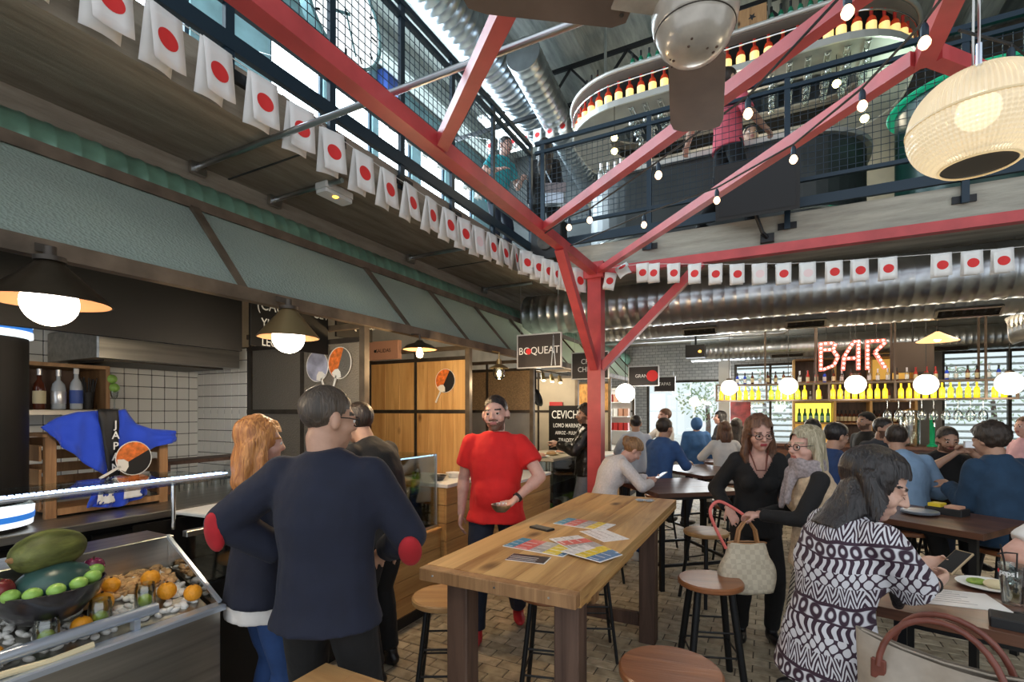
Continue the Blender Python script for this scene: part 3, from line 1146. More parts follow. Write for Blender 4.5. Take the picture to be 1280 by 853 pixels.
obj('left_side', drape([(1.17, 1.595), (1.24, 1.64), (1.33, 1.672), (1.42, 1.68), (1.452, 1.682)], [(1.24, 1.515), (1.27, 1.475), (1.335, 1.415), (1.40, 1.345), (1.47, 1.305)], -3.395, .012, 5), 'happi_blue', hp, 'all')
obj('right_side', drape([(1.50, 1.68), (1.56, 1.69), (1.62, 1.60), (1.70, 1.565), (1.80, 1.555), (1.835, 1.55)], [(1.50, 1.30), (1.555, 1.345), (1.64, 1.41), (1.72, 1.455), (1.80, 1.475), (1.845, 1.485)], -3.395, .010, 5), 'happi_blue', hp, 'all')
obj('collar_band', drape([(1.41, 1.69), (1.51, 1.69)], [(1.462, 1.29), (1.515, 1.29)], -3.372, .003, 1, 6, 18), 'black', hp, 'all')
for k, ch in enumerate('JAPAN'):
    text('lettering', ch, .062, FACE_X((-3.352, 1.488, 1.60 - k * .062)), 'white', hp, .001, sx=.9, bold=.0008)
obj('lower_hem', drape([(1.40, 1.235), (1.54, 1.235), (1.66, 1.25)], [(1.36, 1.14), (1.52, 1.115), (1.68, 1.165)], -3.40, .012, 7), 'happi_blue', hp, 'all')


def _wave_print(nt, b, N, L):
    g, w = N('ShaderNodeNewGeometry'), N('ShaderNodeTexWave')
    w.inputs['Scale'].default_value = 9
    w.inputs['Distortion'].default_value = 9
    L(g.outputs['Position'], w.inputs['Vector'])
    r = N('ShaderNodeValToRGB')
    r.color_ramp.interpolation = 'CONSTANT'
    r.color_ramp.elements[0].color, r.color_ramp.elements[1].color = (.01, .04, .3, 1), (.8, .8, .8, 1)
    r.color_ramp.elements[1].position = .45
    L(w.outputs['Fac'], r.inputs[0])
    L(r.outputs[0], b.inputs['Base Color'])


nodes_mat('wave_print', _wave_print)
for y0, y1, z in ((1.415, 1.485, 1.145), (1.545, 1.64, 1.16)):
    obj('wave_motif', drape([(y0, z + .075), (y1, z + .08)], [(y0 - .01, z), (y1 + .01, z + .005)], -3.378, .004, 3, 8, 6), 'wave_print', hp, 'all')
obj('folded_knot', MB().ball((-3.38, 1.50, 1.285), .05, rz=.02), 'wave_print', hp, True)

M['fan_orange'] = mat('fan_orange', (.72, .17, .03), .6, nscale=30, namp=.45)
M['fan_white'] = mat('fan_white', (.80, .78, .72), .6)
M['fan_grey'] = mat('fan_grey', (.35, .36, .46), .6, nscale=8, namp=.5)


def uchiwa(label, M4, left='fan_orange', right='black', s=1.0):
    """round paper fan: rim, two coloured halves, white hub and stick"""
    t = thing('paper_fan', label, 'hand fan')
    t.matrix_world = M4
    n = 28
    out = [(.115 * s * math.cos(2 * PI * k / n), .115 * s * math.sin(2 * PI * k / n) * 1.02) for k in range(n)]
    h1 = [p for k, p in enumerate(out) if 7 <= k <= 21]
    h2 = [p for k, p in enumerate(out) if k >= 21 or k <= 7]
    h2 = out[21:] + out[:8]
    obj('paper_half', MB().prism(h1, -.001, .001), left, t)
    obj('paper_half', MB().prism(h2, -.001, .001), right, t)
    obj('rim', MB().tube([Vector((x, y, 0)) for x, y in out + out[:1]], .003, 6), 'fan_white', t)
    obj('hub', MB().prism([(-.05 * s, -.095 * s), (-.03 * s, -.06 * s), (0, -.045 * s), (.03 * s, -.06 * s), (.05 * s, -.095 * s), (.012 * s, -.118 * s), (-.012 * s, -.118 * s)], -.003, .003), 'fan_white', t)
    obj('stick', MB().box((-.008 * s, -.245 * s, -.003), (.008 * s, -.10 * s, .003)), 'fan_white', t)
    return t


def fan_at(o, base, ang, **k):
    return base(o) @ Matrix.Rotation(ang, 4, 'Z')


uchiwa('orange and black paper fan tied to the blue coat', fan_at((-3.34, 1.575, 1.40), FACE_X, R(-62)) @ Matrix.Rotation(R(-8), 4, 'X'), s=.85)
uchiwa('grey patterned paper fan hung on the ribbed glass, left of a pair', fan_at((-3.055, 2.666, 2.02), FACE_CAM, R(25)), 'fan_grey', 'fan_grey', s=1.0)
uchiwa('orange and clear paper fan hung on the ribbed glass, right of a pair', fan_at((-2.82, 2.666, 2.035), FACE_CAM, R(-20)), 'fan_orange', 'reeded_glass', s=1.0)
uchiwa('orange and black paper fan hung on the pine boards', fan_at((-2.86, 4.066, 1.98), FACE_CAM, R(-28)), s=1.0)

# shelf of upside-down glasses at the end of the counter
gs = thing('glass_rack', 'low dark wooden rack with glasses at the end of the back counter', 'rack', (-4.0, 2.2, 1.10), world=True)
obj('rack_top', MB().bbox((-3.95, 1.95, 1.30), (-3.72, 2.62, 1.325), .003), 'dark_leg', gs)
for y in (1.96, 2.59):
    obj('rack_side', MB().bbox((-3.95, y, 1.10), (-3.72, y + .02, 1.30), .002), 'dark_leg', gs)
gl = MB().lathe([(.034, 0), (.036, 0), (.030, .12), (0, .12), (0, .114), (.027, .114)], n=16).mesh('tumbler', 'glass_item', True)
for k in range(6):
    o = tag(obj('tumbler', gl, None), '%s upside-down tumbler from the left in the dark rack' % ORD[k], 'glass', 'tumblers under the dark rack')
    o.location = (-3.77, 2.03 + k * .1, 1.101)

# fruit display cabinet
fd = thing('display_cabinet', 'steel fruit display cabinet with a sloping open bed', 'cabinet', (-2.3, .6, 0), world=True)
obj('front_panel', MB().bbox((-2.19, -.9, .10), (-2.165, 1.36, .80), .004), 'brushed', fd)
obj('body', MB().box((-3.0, -.9, .10), (-2.19, 1.36, .78)), 'black_metal', fd)
obj('plinth', MB().box((-2.95, -.88, 0), (-2.24, 1.34, .10)), 'black', fd)
M['rim_metal'] = mat('rim_metal', (.55, .62, .72), .3, .7)
obj('front_rim', MB().bbox((-2.215, -.9, .795), (-2.15, 1.38, .82), .006), 'rim_metal', fd)
obj('bed', MB().add([(-2.56, -.9, .93), (-2.56, 1.34, .93), (-2.2, 1.34, .80), (-2.2, -.9, .80), (-2.56, -.9, .77), (-2.56, 1.34, .77), (-2.2, 1.34, .77), (-2.2, -.9, .77)],
                    [(0, 3, 2, 1), (4, 5, 6, 7), (0, 1, 5, 4), (1, 2, 6, 5), (2, 3, 7, 6), (3, 0, 4, 7)]), 'brushed', fd)
obj('back_panel', MB().bbox((-2.60, -.9, .77), (-2.562, 1.38, 1.08), .004), 'brushed', fd)
obj('back_ledge', MB().bbox((-2.80, -.9, 1.05), (-2.602, 1.38, 1.075), .004), 'brushed', fd)
obj('front_tube', MB().tube([(-2.225, -.9, .875), (-2.225, 1.13, .875)], .022, 16), 'rim_metal', fd, True)
for y in (-.4, .35, 1.05):
    obj('tube_bracket', MB().box((-2.235, y - .01, .815), (-2.2, y + .01, .86)), 'rim_metal', fd)
obj('end_pane', MB().add([(-2.56, 1.35, 1.07), (-2.17, 1.35, .83), (-2.17, 1.35, .80), (-2.56, 1.35, .80), (-2.56, 1.358, 1.07), (-2.17, 1.358, .83), (-2.17, 1.358, .80), (-2.56, 1.358, .80)],
                         [(0, 1, 2, 3), (7, 6, 5, 4), (0, 4, 5, 1), (1, 5, 6, 2), (2, 6, 7, 3), (3, 7, 4, 0)]), 'glass', fd)
obj('end_trim', MB().bar((-2.57, 1.354, 1.08), (-2.16, 1.354, .835), .014), 'rim_metal', fd)
obj('vent', MB().box((-2.166, .95, .18), (-2.158, 1.28, .34)), 'black', fd)
M['green_sheet'] = mat('green_sheet', (.02, .16, .06), .3)
obj('paper_roll_edge', MB().tube([(-2.185, -.9 + .12 * k, .828 + .006 * math.sin(k * 2.1)) for k in range(16)], .012, 8), 'label_cream', fd, True)
gt = thing('glass_canopy', 'glass shelf with two glowing LED strips above the fruit display', 'glass shelf', (-2.45, .6, 1.36), world=True)
obj('pane', MB().box((-2.80, -.9, 1.352), (-2.32, 1.52, 1.362)), 'glass_green', gt)
for x in (-2.36, -2.40):
    obj('led_channel', MB().box((x - .009, -.9, 1.364), (x + .009, 1.50, 1.374)), 'cap_silver', gt)
    mb = MB()
    for k in range(120):
        mb.box((x - .006, -.88 + k * .02, 1.375), (x + .006, -.868 + k * .02, 1.379))
    obj('led_strip', mb, 'led', gt, kind='stuff')
for y in (-.5, 1.45):
    obj('glass_post', MB().tube([(-2.70, y, 1.075), (-2.70, y, 1.352)], .010, 10), 'chrome', gt, True)
# second cabinet beyond
f2 = thing('display_cabinet', 'dark glass-fronted cabinet behind the couple at the fruit counter', 'cabinet', (-2.7, 2.0, 0), world=True)
obj('body', MB().bbox((-3.05, 1.42, .08), (-2.55, 2.62, .80), .006), 'black_metal', f2)
obj('plinth', MB().box((-3.0, 1.45, 0), (-2.6, 2.6, .08)), 'black', f2)
obj('front_pane', MB().box((-2.556, 1.43, .81), (-2.548, 2.61, 1.06)), 'glass', f2)
obj('rear_pane', MB().box((-3.05, 1.43, .81), (-3.04, 2.61, 1.06)), 'black_panel', f2)
obj('steel_rail', MB().bbox((-2.57, 1.42, 1.062), (-2.53, 2.62, 1.09), .004), 'brushed', f2)
obj('controller', MB().bbox((-2.53, 1.62, 1.062), (-2.51, 1.80, 1.09), .003), 'black', f2)
obj('red_light', MB().ball((-2.508, 1.66, 1.076), .006), emis('red_led', (1, .05, .03), 6), f2)
obj('orange_light', MB().ball((-2.508, 1.74, 1.076), .006), emis('orange_led', (1, .35, .03), 6), f2)
one('serving_tray', MB().bbox((-.19, -.32, 0), (.19, .32, .018), .006), 'white', 'white chopping board on the counter beside the auburn haired woman', 'board', (-2.84, 1.95, 1.094))
bpy.data.objects['serving_tray'].rotation_euler = (0, 0, R(4))

# fruit
M['melon'] = mat('melon', (.13, .14, .035), .55, nscale=30, namp=.5, bump=.4, stretch=(1, .3, 1))
M['watermelon'] = mat('watermelon', (.035, .085, .075), .28, nscale=6, namp=.35)
M['apple_red'] = mat('apple_red', (.22, .03, .03), .25, nscale=9, namp=.5)
M['apple_purple'] = mat('apple_purple', (.20, .025, .075), .22, nscale=9, namp=.35)
M['orange'] = mat('orange', (.82, .33, .015), .45, nscale=120, bump=.25, namp=.08)
M['lime_bright'] = mat('lime_bright', (.40, .52, .05), .3, nscale=50, namp=.15)
M['bowl_black'] = mat('bowl_black', (.02, .018, .022), .3, nscale=30, namp=.6, coat=.4)


def bedz(x):
    return .80 + (-2.2 - x) / .36 * .13


BX, BY, BZ = -2.385, .84, bedz(-2.385) + .035
bw = thing('fruit_bowl', 'big black bowl heaped with melon and limes in the display', 'bowl', (BX, BY, BZ))
obj('bowl', MB().lathe([(0, 0), (.06, 0), (.10, .02), (.15, .08), (.172, .135), (.166, .137), (.145, .085), (.095, .028), (0, .012)], n=40), 'bowl_black', bw, True)


def fruit(name, label, cat, m, loc, r, rz=None, rot=None, stem=True, ribs_=0, group=None):
    t = thing(name, label, cat, loc, 0, group)
    n = 40 if ribs_ else 20
    mb = MB().ball((0, 0, 0), r, n, 14, rz)
    rmax = max(r) if isinstance(r, tuple) else r
    if ribs_:
        for v in mb.v:
            a = math.atan2(v.z, v.x)
            v.x *= 1 + .025 * math.cos(ribs_ * a)
            v.z *= 1 + .025 * math.cos(ribs_ * a)
    elif name in ('apple',):
        for v in mb.v:
            d = math.hypot(v.x, v.y)
            v.z -= .35 * rmax * math.exp(-(d / (rmax * .33)) ** 2) * (1 if v.z > 0 else -.5)
    obj('flesh', mb, m, t, True)
    zt = (rz or rmax)
    if stem:
        if ribs_:
            obj('stem', MB().tube([(0, -r[1] + .004, 0), (0, -r[1] - .012, .004)], [.012, .006], 8), 'crate', t)
        else:
            obj('stem', MB().tube([(0, 0, zt * .72 if name == 'apple' else zt - .003), (.003, 0, zt * 1.12 if name == 'apple' else zt + .004)], .0035 if name == 'apple' else .005, 6), 'dark_leg', t)
    if rot:
        t.rotation_euler = rot
    return t


fruit('melon', 'yellow-green ribbed melon on top of the fruit bowl', 'melon', 'melon', (BX - .04, BY + .02, BZ + .248), (.081, .130), .078, (0, 0, R(20)), True, 11)
fruit('watermelon', 'dark green watermelon in the fruit bowl under the ribbed melon', 'watermelon', 'watermelon', (BX + .015, BY + .02, BZ + .125), (.105, .125), .085)
fruit('apple', 'dark red apple at the left of the fruit bowl', 'apple', 'apple_red', (BX + .02, BY - .135, BZ + .155), .043)
fruit('apple', 'second dark red apple at the far left of the fruit bowl', 'apple', 'apple_red', (BX - .08, BY - .145, BZ + .15), .042)
fruit('apple', 'purple apple at the right of the fruit bowl', 'apple', 'apple_purple', (BX - .02, BY + .152, BZ + .155), .037)
for k, (a, q, z, w) in enumerate([(-82, .15, .128, 'leftmost'), (-58, .153, .125, 'second'), (-34, .152, .125, 'third'), (-10, .152, .127, 'fourth'), (16, .152, .13, 'fifth'), (42, .15, .135, 'sixth'), (66, .145, .142, 'rightmost'), (-112, .14, .145, 'hidden back')]):
    fruit('lime', '%s green lime along the front rim of the fruit bowl' % w, 'lime', 'lime', (BX + q * .96 * math.cos(R(a)), BY + q * .96 * math.sin(R(a)), BZ + z + .016), (.024, .028), .024, None, False)


def onbed(x, y, r):
    return (x, y, bedz(x) + r + .012)


for k, (x, y, r, w) in enumerate([(-2.33, 1.225, .037, 'rightmost orange in the display, close to the end glass'), (-2.44, 1.215, .037, 'orange at the back right of the display bed'), (-2.47, 1.08, .033, 'orange at the back of the display between the nuts'),
                                  (-2.37, 1.005, .040, 'largest orange in the middle of the display bed'), (-2.285, .905, .034, 'half-hidden orange just right of the bowl'), (-2.28, .66, .032, 'small orange near the left of the display bed'), (-2.27, 1.30, .036, 'orange beyond the end of the grey front tube')]):
    fruit('orange', w, 'orange', 'orange', onbed(x, y, r), r)
jar_mb = MB().lathe([(0, .004), (.034, 0), (.037, .004), (.037, .085), (.033, .098), (.0335, .105), (.0305, .105), (.0305, .098), (.0345, .084), (.0345, .008), (0, .008)], n=24).mesh('glass_jar', 'glass_item', True)
for k, (x, y, w) in enumerate([(-2.275, .80, 'glass jar with a lime, nearest the bowl'), (-2.29, .965, 'glass jar with a lime in the middle of the display'), (-2.31, 1.13, 'glass jar with a lime at the right of the display'), (-2.27, .60, 'glass jar at the left end of the display')]):
    t = thing('glass_jar', w, 'jar', (x, y, bedz(x) + .016), 0, 'glass jars in the display')
    obj('jar', jar_mb, None, t)
    obj('lime', MB().ball((0, 0, .035), .026), 'lime_bright', t, True)
# pebbles and nuts over the bed
M['pebble'] = mat('pebble', (.72, .70, .66), .5, nscale=4, namp=.25)
M['nut'] = mat('nut', (.46, .27, .12), .6, nscale=14, namp=.4)
for nm, mt, n, lb, yr in (('pebbles', 'pebble', 800, 'white and grey pebbles covering the display bed', (-.6, 1.33)), ('peanuts', 'nut', 240, 'peanuts and walnuts strewn at the back of the display bed', (.9, 1.33))):
    mb = MB()
    for k in range(n):
        x = random.uniform(-2.54, -2.255) if nm == 'pebbles' else random.uniform(-2.555, -2.42)
        y = random.uniform(*yr)
        s = random.uniform(.011, .019)
        m3 = Euler((random.random() * .7, random.random() * .7, random.random() * 6)).to_matrix()
        mb.ball((x, y, bedz(x) + s * .45 + (.012 if nm == 'peanuts' else 0)), (s * 1.3, s), 7, 5, s * .62, m3)
    o = tag(obj(nm, mb, mt, None, 'all'), lb, 'stones' if nm == 'pebbles' else 'nuts', kind='stuff')

# pendant lamps over the stalls
M['shade_bronze'] = mat('shade_bronze', (.055, .042, .028), .35, .75, nscale=8, namp=.3)
M['shade_copper'] = mat('shade_copper', (.40, .19, .09), .4, .5)
M['shade_brass'] = mat('shade_brass', (.30, .22, .11), .35, .8)


def cone_lamp(loc, label, r=.185, h=.15, power=9, m='shade_bronze'):
    """conical shade on a bracket under the awning beam, white globe inside; loc is the centre of the rim"""
    t = thing('pendant_lamp', label, 'lamp', loc)
    obj('shade', MB().lathe([(r, 0), (r + .003, .003), (.05, h), (.04, h + .012), (0, h + .012), (0, h + .009), (.04, h + .009), (.047, h - .003), (r - .004, 0)], n=40), m, t, True)
    obj('shade_lining', MB().lathe([(r - .005, .001), (.046, h - .005), (0, h - .004)], n=40), 'shade_copper', t, True)
    obj('globe', MB().ball((0, 0, .0), .088, 24, 16), 'lamp_white', t, True)
    obj('fitting', MB().lathe([(0, h + .012), (.05, h + .012), (.05, h + .03), (.02, h + .035), (.02, h + .07), (0, h + .07)], n=20), 'dark_frame', t, True)
    obj('bracket', MB().bar((0, 0, h + .06), (-.12, 0, h + .09), .03), 'dark_frame', t)
    point('lamp_light', (0, 0, -.10), power, (1, .80, .55), .06, t)
    return t


cone_lamp((-2.45, .872, 2.095), 'nearest conical lamp with a white globe at the left edge', .19, .145, 11)
cone_lamp((-2.45, 1.935, 2.10), 'second conical lamp with a white globe before the chalkboard', .165, .15, 12, 'shade_brass')
t = thing('pendant_lamp', 'shallow dark lamp with a bare warm bulb near the pine boards', 'lamp', (-2.46, 3.15, 2.165))
obj('shade', MB().lathe([(.135, 0), (.138, .003), (.10, .035), (.04, .055), (.02, .075), (0, .075), (0, .07), (.035, .05), (.096, .03), (.132, 0)], n=36), 'shade_bronze', t, True)
obj('lining', MB().lathe([(.131, .001), (.094, .029), (0, .05)], n=36), 'shade_copper', t, True)
obj('bulb', MB().lathe([(0, -.065), (.022, -.055), (.028, -.03), (.014, .01), (.012, .045), (0, .045)], n=18), 'lamp_warm', t, True)
obj('stem', MB().tube([(0, 0, .07), (0, 0, .12), (-.11, 0, .13)], .008, 8), 'dark_frame', t)
point('lamp_light', (0, .0, -.12), 20, (1, .70, .38), .05, t)
t = thing('pendant_lamp', 'small brass lamp with a clear jar glass above the man in red', 'lamp', (-2.46, 4.45, 2.03))
obj('cap', MB().lathe([(.10, .085), (.102, .09), (.05, .12), (.028, .13), (.025, .18), (0, .18), (0, .12), (.045, .112), (.095, .085)], n=28), 'shade_brass', t, True)
obj('jar_glass', MB().lathe([(0, -.03), (.03, -.027), (.058, 0), (.062, .04), (.055, .095), (.053, .095), (.06, .04), (.056, .003), (.03, -.023), (0, -.026)], n=24), 'glass_item', t, True)
obj('bulb', MB().ball((0, 0, .035), .024, rz=.032), 'lamp_warm', t, True)
obj('stem', MB().tube([(0, 0, .18), (0, 0, .25), (-.10, 0, .27)], .008, 8), 'shade_brass', t)
point('lamp_light', (0, 0, -.08), 9, (1, .75, .45), .05, t)

# sauce sign behind the shallow lamp
sg = thing('sauce_sign', 'salmon coloured box sign reading SALIDAS above the pine boards', 'sign', (-3.65, 4.05, 2.22), world=True)
M['salmon'] = mat('salmon', (.62, .33, .22), .6)
obj('box', MB().bbox((-3.85, 4.02, 2.225), (-3.42, 4.08, 2.42), .004), 'salmon', sg)
obj('dot', MB().lathe([(0, 0), (.016, 0), (.016, .003), (0, .003)], n=16, M4=Matrix.Rotation(R(90), 4, 'X'), c=(-3.73, 4.019, 2.315)), 'black', sg)
text('lettering', 'SALIDAS', .055, FACE_CAM((-3.62, 4.0195, 2.315)), 'black', sg, .0006)

# middle stall: wooden counters with glass case
def plank_counter(name, label, x0, x1, y0, y1, zt, n, worktop, side=False):
    t = thing(name, label, 'counter', ((x0 + x1) / 2, (y0 + y1) / 2, 0), world=True)
    obj('carcass', MB().box((x0, y0 + .025, .10), (x1 - .022, y1 - .002, zt - .03)), 'dark_leg', t)
    obj('plinth', MB().box((x0 + .02, y0 + .03, 0), (x1 - .05, y1 - .03, .10)), 'black', t)
    h = (zt - .03 - .12) / n
    for k in range(n):
        z = .12 + k * h
        obj('plank', MB().bbox((x1 - .022, y0, z + .003), (x1, y1, z + h - .003), .003), 'pine_y', t)
        if side:
            obj('plank', MB().bbox((x0, y0, z + .003), (x1 - .0225, y0 + .022, z + h - .003), .003), 'pine', t)
    obj('worktop', MB().bbox((x0, y0 - .005, zt - .03), (x1 + .015, y1, zt), .004), worktop, t)
    return t


plank_counter('plank_counter', 'low pine plank counter under the glass case', -3.1, -2.465, 2.74, 3.44, .70, 4, 'pine_y', False)
plank_counter('plank_counter', 'pine plank counter with a white worktop behind the man in red', -3.1, -2.42, 3.46, 4.05, 1.06, 6, 'white', True)
plank_counter('plank_counter', 'pine plank counter right of the man in red', -3.1, -2.34, 4.30, 5.50, .95, 5, 'white', True)
gc = thing('glass_case', 'rectangular glass food case on the low pine counter', 'glass case', (-2.8, 3.1, .70), world=True)
for nm, a, b_ in [('pane', (-2.506, 2.78, .72), (-2.50, 3.43, 1.315)), ('pane', (-3.05, 3.424, .72), (-2.507, 3.43, 1.315)), ('pane', (-3.05, 2.78, .72), (-2.507, 2.786, 1.315)), ('top_pane', (-3.05, 2.78, 1.316), (-2.50, 3.43, 1.322)), ('shelf_pane', (-3.03, 2.79, 1.015), (-2.51, 3.42, 1.022))]:
    obj(nm, MB().box(a, b_), 'glass_green', gc)
obj('base', MB().bbox((-3.06, 2.77, .70), (-2.49, 3.44, .72), .003), 'brushed', gc)
obj('edge_trim', MB().box((-2.508, 3.422, .72), (-2.498, 3.434, 1.315)), 'rim_metal', gc)
obj('light_tube', MB().tube([(-2.53, 2.80, 1.305), (-2.53, 3.42, 1.305)], .006, 8), 'led', gc)
M['leaf_green'] = mat('leaf_green', (.16, .38, .04), .5, nscale=20, namp=.4)
bottle('sauce_bottle', 'green sauce bottle inside the glass case', 'leaf_green', (-2.60, 3.25, 1.024), .55, 'lime_bright', 'lime_bright')
bottle('sauce_bottle', 'yellow sauce bottle inside the glass case', 'lime_bright', (-2.62, 3.33, 1.024), .58, 'label_cream', 'white')
t = thing('food_dish', 'white dish of pale food on the upper shelf of the glass case', 'dish', (-2.62, 3.06, 1.024))
obj('dish', MB().lathe([(0, 0), (.07, 0), (.10, .02), (.097, .021), (.07, .006), (0, .005)], n=24), 'white', t, True)
obj('food', MB().ball((0, 0, .012), .06, rz=.022), 'label_cream', t, True)
for k, (y, m) in enumerate([(2.95, 'apple_red'), (3.15, 'nut'), (3.32, 'white')]):
    t = thing('food_tray', ['steel tray of red food at the bottom of the glass case', 'steel tray of brown food at the bottom of the glass case', 'steel tray of white food at the bottom of the glass case'][k], 'tray', (-2.66, y, .722))
    obj('tray', MB().bbox((-.12, -.08, 0), (.12, .08, .02), .004), 'steel', t)
    obj('food', MB().ball((0, 0, .022), (.10, .065), 14, 8, .02), m, t, True)
for k, (y, m, lb) in enumerate([(3.62, 'bowl_black', 'dark bowl on the white worktop behind the man in red'), (3.86, 'white', 'white bowl on the white worktop behind the man in red')]):
    one('bowl', MB().lathe([(0, 0), (.04, 0), (.075, .045), (.071, .046), (.037, .006), (0, .006)], n=24), m, lb, 'bowl', (-2.62, y, 1.061), True)

# stalls farther along
plank_counter('plank_counter', 'dark counter with vegetables under the leather-jacketed man', -3.1, -2.36, 5.62, 7.10, .42, 3, 'black_metal')
vc = thing('vegetable_case', 'glass case with vegetables beside the man in the leather jacket', 'glass case', (-2.7, 6.3, .42), world=True)
obj('front_pane', MB().box((-2.375, 5.66, .43), (-2.367, 7.06, 1.05)), 'glass_green', vc)
obj('side_pane', MB().box((-3.05, 5.66, .43), (-2.376, 5.668, 1.05)), 'glass_green', vc)
obj('top_shelf', MB().bbox((-3.06, 5.65, 1.055), (-2.36, 7.07, 1.085), .004), 'cream_wall', vc)
obj('inner_shelf', MB().box((-3.04, 5.67, .72), (-2.5, 7.05, .728)), 'brushed', vc)
M['salad'] = mat('salad', (.30, .45, .08), .6, nscale=25, namp=.5)
vm = MB()
for k in range(60):
    vm.ball((random.uniform(-.08, .08), random.uniform(-.1, .1), random.uniform(.01, .05)), .022, 7, 5, .018, Euler((random.random(), random.random(), 0)).to_matrix())
veg = {m: vm.mesh('vegetables', m, 'all') for m in ('salad', 'apple_red', 'white', 'lime_bright')}
for k, (y, m, lb) in enumerate([(5.82, 'salad', 'green leaves'), (6.10, 'apple_red', 'red peppers'), (6.38, 'white', 'onions'), (6.66, 'lime_bright', 'yellow-green peppers'), (6.92, 'salad', 'lettuce')]):
    t = thing('vegetable_tray', 'tray of %s in the glass vegetable case' % lb, 'tray', (-2.52, y, .43))
    obj('tray', MB().bbox((-.11, -.12, 0), (.11, .12, .012), .003), 'steel', t)
    obj('vegetables', veg[m], None, t, kind='stuff')
for k, (y, m, lb) in enumerate([(5.80, 'white', 'plate of pink food on top of the vegetable case'), (6.15, 'label_cream', 'plate of pale food on top of the vegetable case'), (6.5, 'white', 'plate beside the ceviche board')]):
    t = thing('plate', lb, 'plate', (-2.6, y, 1.087))
    obj('dish', MB().lathe([(0, 0), (.07, 0), (.12, .02), (.117, .022), (.07, .006), (0, .005)], n=22), m, t, True)
    obj('food', MB().ball((0, 0, .02), .07, rz=.04), ['salmon', 'nut', 'salmon'][k], t, True)
cb = thing('ceviche_board', 'black chalkboard reading CEVICHE behind the man in the leather jacket', 'blackboard', (-2.85, 6.98, 1.09), world=True)
obj('board', MB().bbox((-2.98, 6.95, 1.09), (-2.40, 6.975, 1.76), .004), 'black_panel', cb)
for k, (s_, z, q) in enumerate([('CEVICHE', 1.62, .17), ('LOMO MARINO', 1.46, .085), ('ARROZ - PULPO', 1.35, .07), ('TIRADITO', 1.24, .08)]):
    text('lettering', s_, q, FACE_CAM((-2.69, 6.9495, z)), 'white', cb, .0006, sx=.72, bold=.001)
pn = thing('frying_pan', 'black frying pan hanging in the pale stall', 'pan', (-2.74, 5.95, 1.85))
obj('pan', MB().lathe([(0, 0), (.11, 0), (.13, .035), (.127, .036), (.107, .005), (0, .005)], n=28, M4=Matrix.Rotation(R(70), 4, 'Y')), 'black_metal', pn, True)
obj('handle', MB().bar((0, 0, .12), (-.005, 0, .372), .025, .012), 'black', pn)
one('red_board', MB().bbox((-.11, -.01, -.14), (.11, .01, .14), .003), 'brick_red', 'plain red panel behind the hanging frying pan', 'panel', (-2.93, 7.12, 1.68))
one('hanging_rail', MB().tube([(0, 0, 0), (0, 1.6, 0)], .012, 10), 'dark_frame', 'black rail with spotlights and a pan over the pale stall', 'rail', (-2.75, 5.55, 2.232), True)
for k, y in enumerate((6.2, 6.5, 6.8)):
    t = thing('spot_lamp', '%s small warm spotlight over the pale stall' % ['left', 'middle', 'right'][k], 'lamp', (-2.75, y, 2.146))
    obj('can', MB().tube([(0, 0, .05), (.03, -.03, -.05)], [.022, .034], 14), 'shade_brass', t, True)
    obj('lens', MB().ball((.031, -.031, -.054), .026, rz=.012), 'lamp_warm', t, True)
    obj('stem', MB().tube([(0, 0, .05), (0, 0, .075)], .008, 6), 'black', t)
point('stall_light', (-3.0, 6.4, 2.1), 22, (1, .84, .62), .15)
point('stall_light', (-3.2, 8.1, 2.1), 20, (1, .78, .5), .15)
point('stall_light', (-3.4, 9.8, 2.1), 20, (1, .92, .8), .15)
t = thing('globe_lamp', 'white globe lamp in front of the orange chipboard', 'lamp', (-2.16, 8.3, 1.86))
obj('globe', MB().ball((0, 0, .12), .16, 24, 16), 'lamp_white', t, True)
obj('cord', MB().tube([(0, 0, .27), (0, 0, 1.25)], .005, 6), 'wire', t)
obj('ceiling_rose', MB().lathe([(0, 1.25), (.05, 1.25), (.05, 1.28), (0, 1.28)], n=14), 'wire', t)
plank_counter('plank_counter', 'far pine counter below the orange chipboard', -3.1, -2.4, 7.3, 8.8, .95, 4, 'white')
plank_counter('plank_counter', 'farthest stall counter by the bright window', -3.1, -2.4, 9.1, 10.5, .95, 4, 'white')
fs = thing('food_shelf', 'white wall shelf with rows of packaged food in the farthest stall', 'shelf', (-3.2, 10.5, 1.2), world=True)
for z in (1.25, 1.55, 1.85, 2.12):
    obj('shelf_board', MB().box((-3.9, 10.3, z), (-2.64, 10.56, z + .02)), 'white', fs)
obj('back_board', MB().box((-3.9, 10.57, 0), (-2.64, 10.583, 2.18)), 'white', fs)
pk = {m: MB().bbox((-.045, -.06, 0), (.045, .06, .16), .004).mesh('food_packet', m) for m in ('brick_red', 'label_cream', 'salmon', 'white')}
k = 0
for r_, z in enumerate((1.272, 1.572, 1.872)):
    for i in range(11):
        k += 1
        m = random.choice(list(pk)) if r_ else 'brick_red'
        o = tag(obj('food_packet', pk[m], None), 'food packet, %s from the left on the %s shelf of the farthest stall' % (ORD[i], ['lower', 'middle', 'upper'][r_]), 'packet', 'food packets in the farthest stall')
        o.location = (-3.8 + i * .112, 10.41, z)

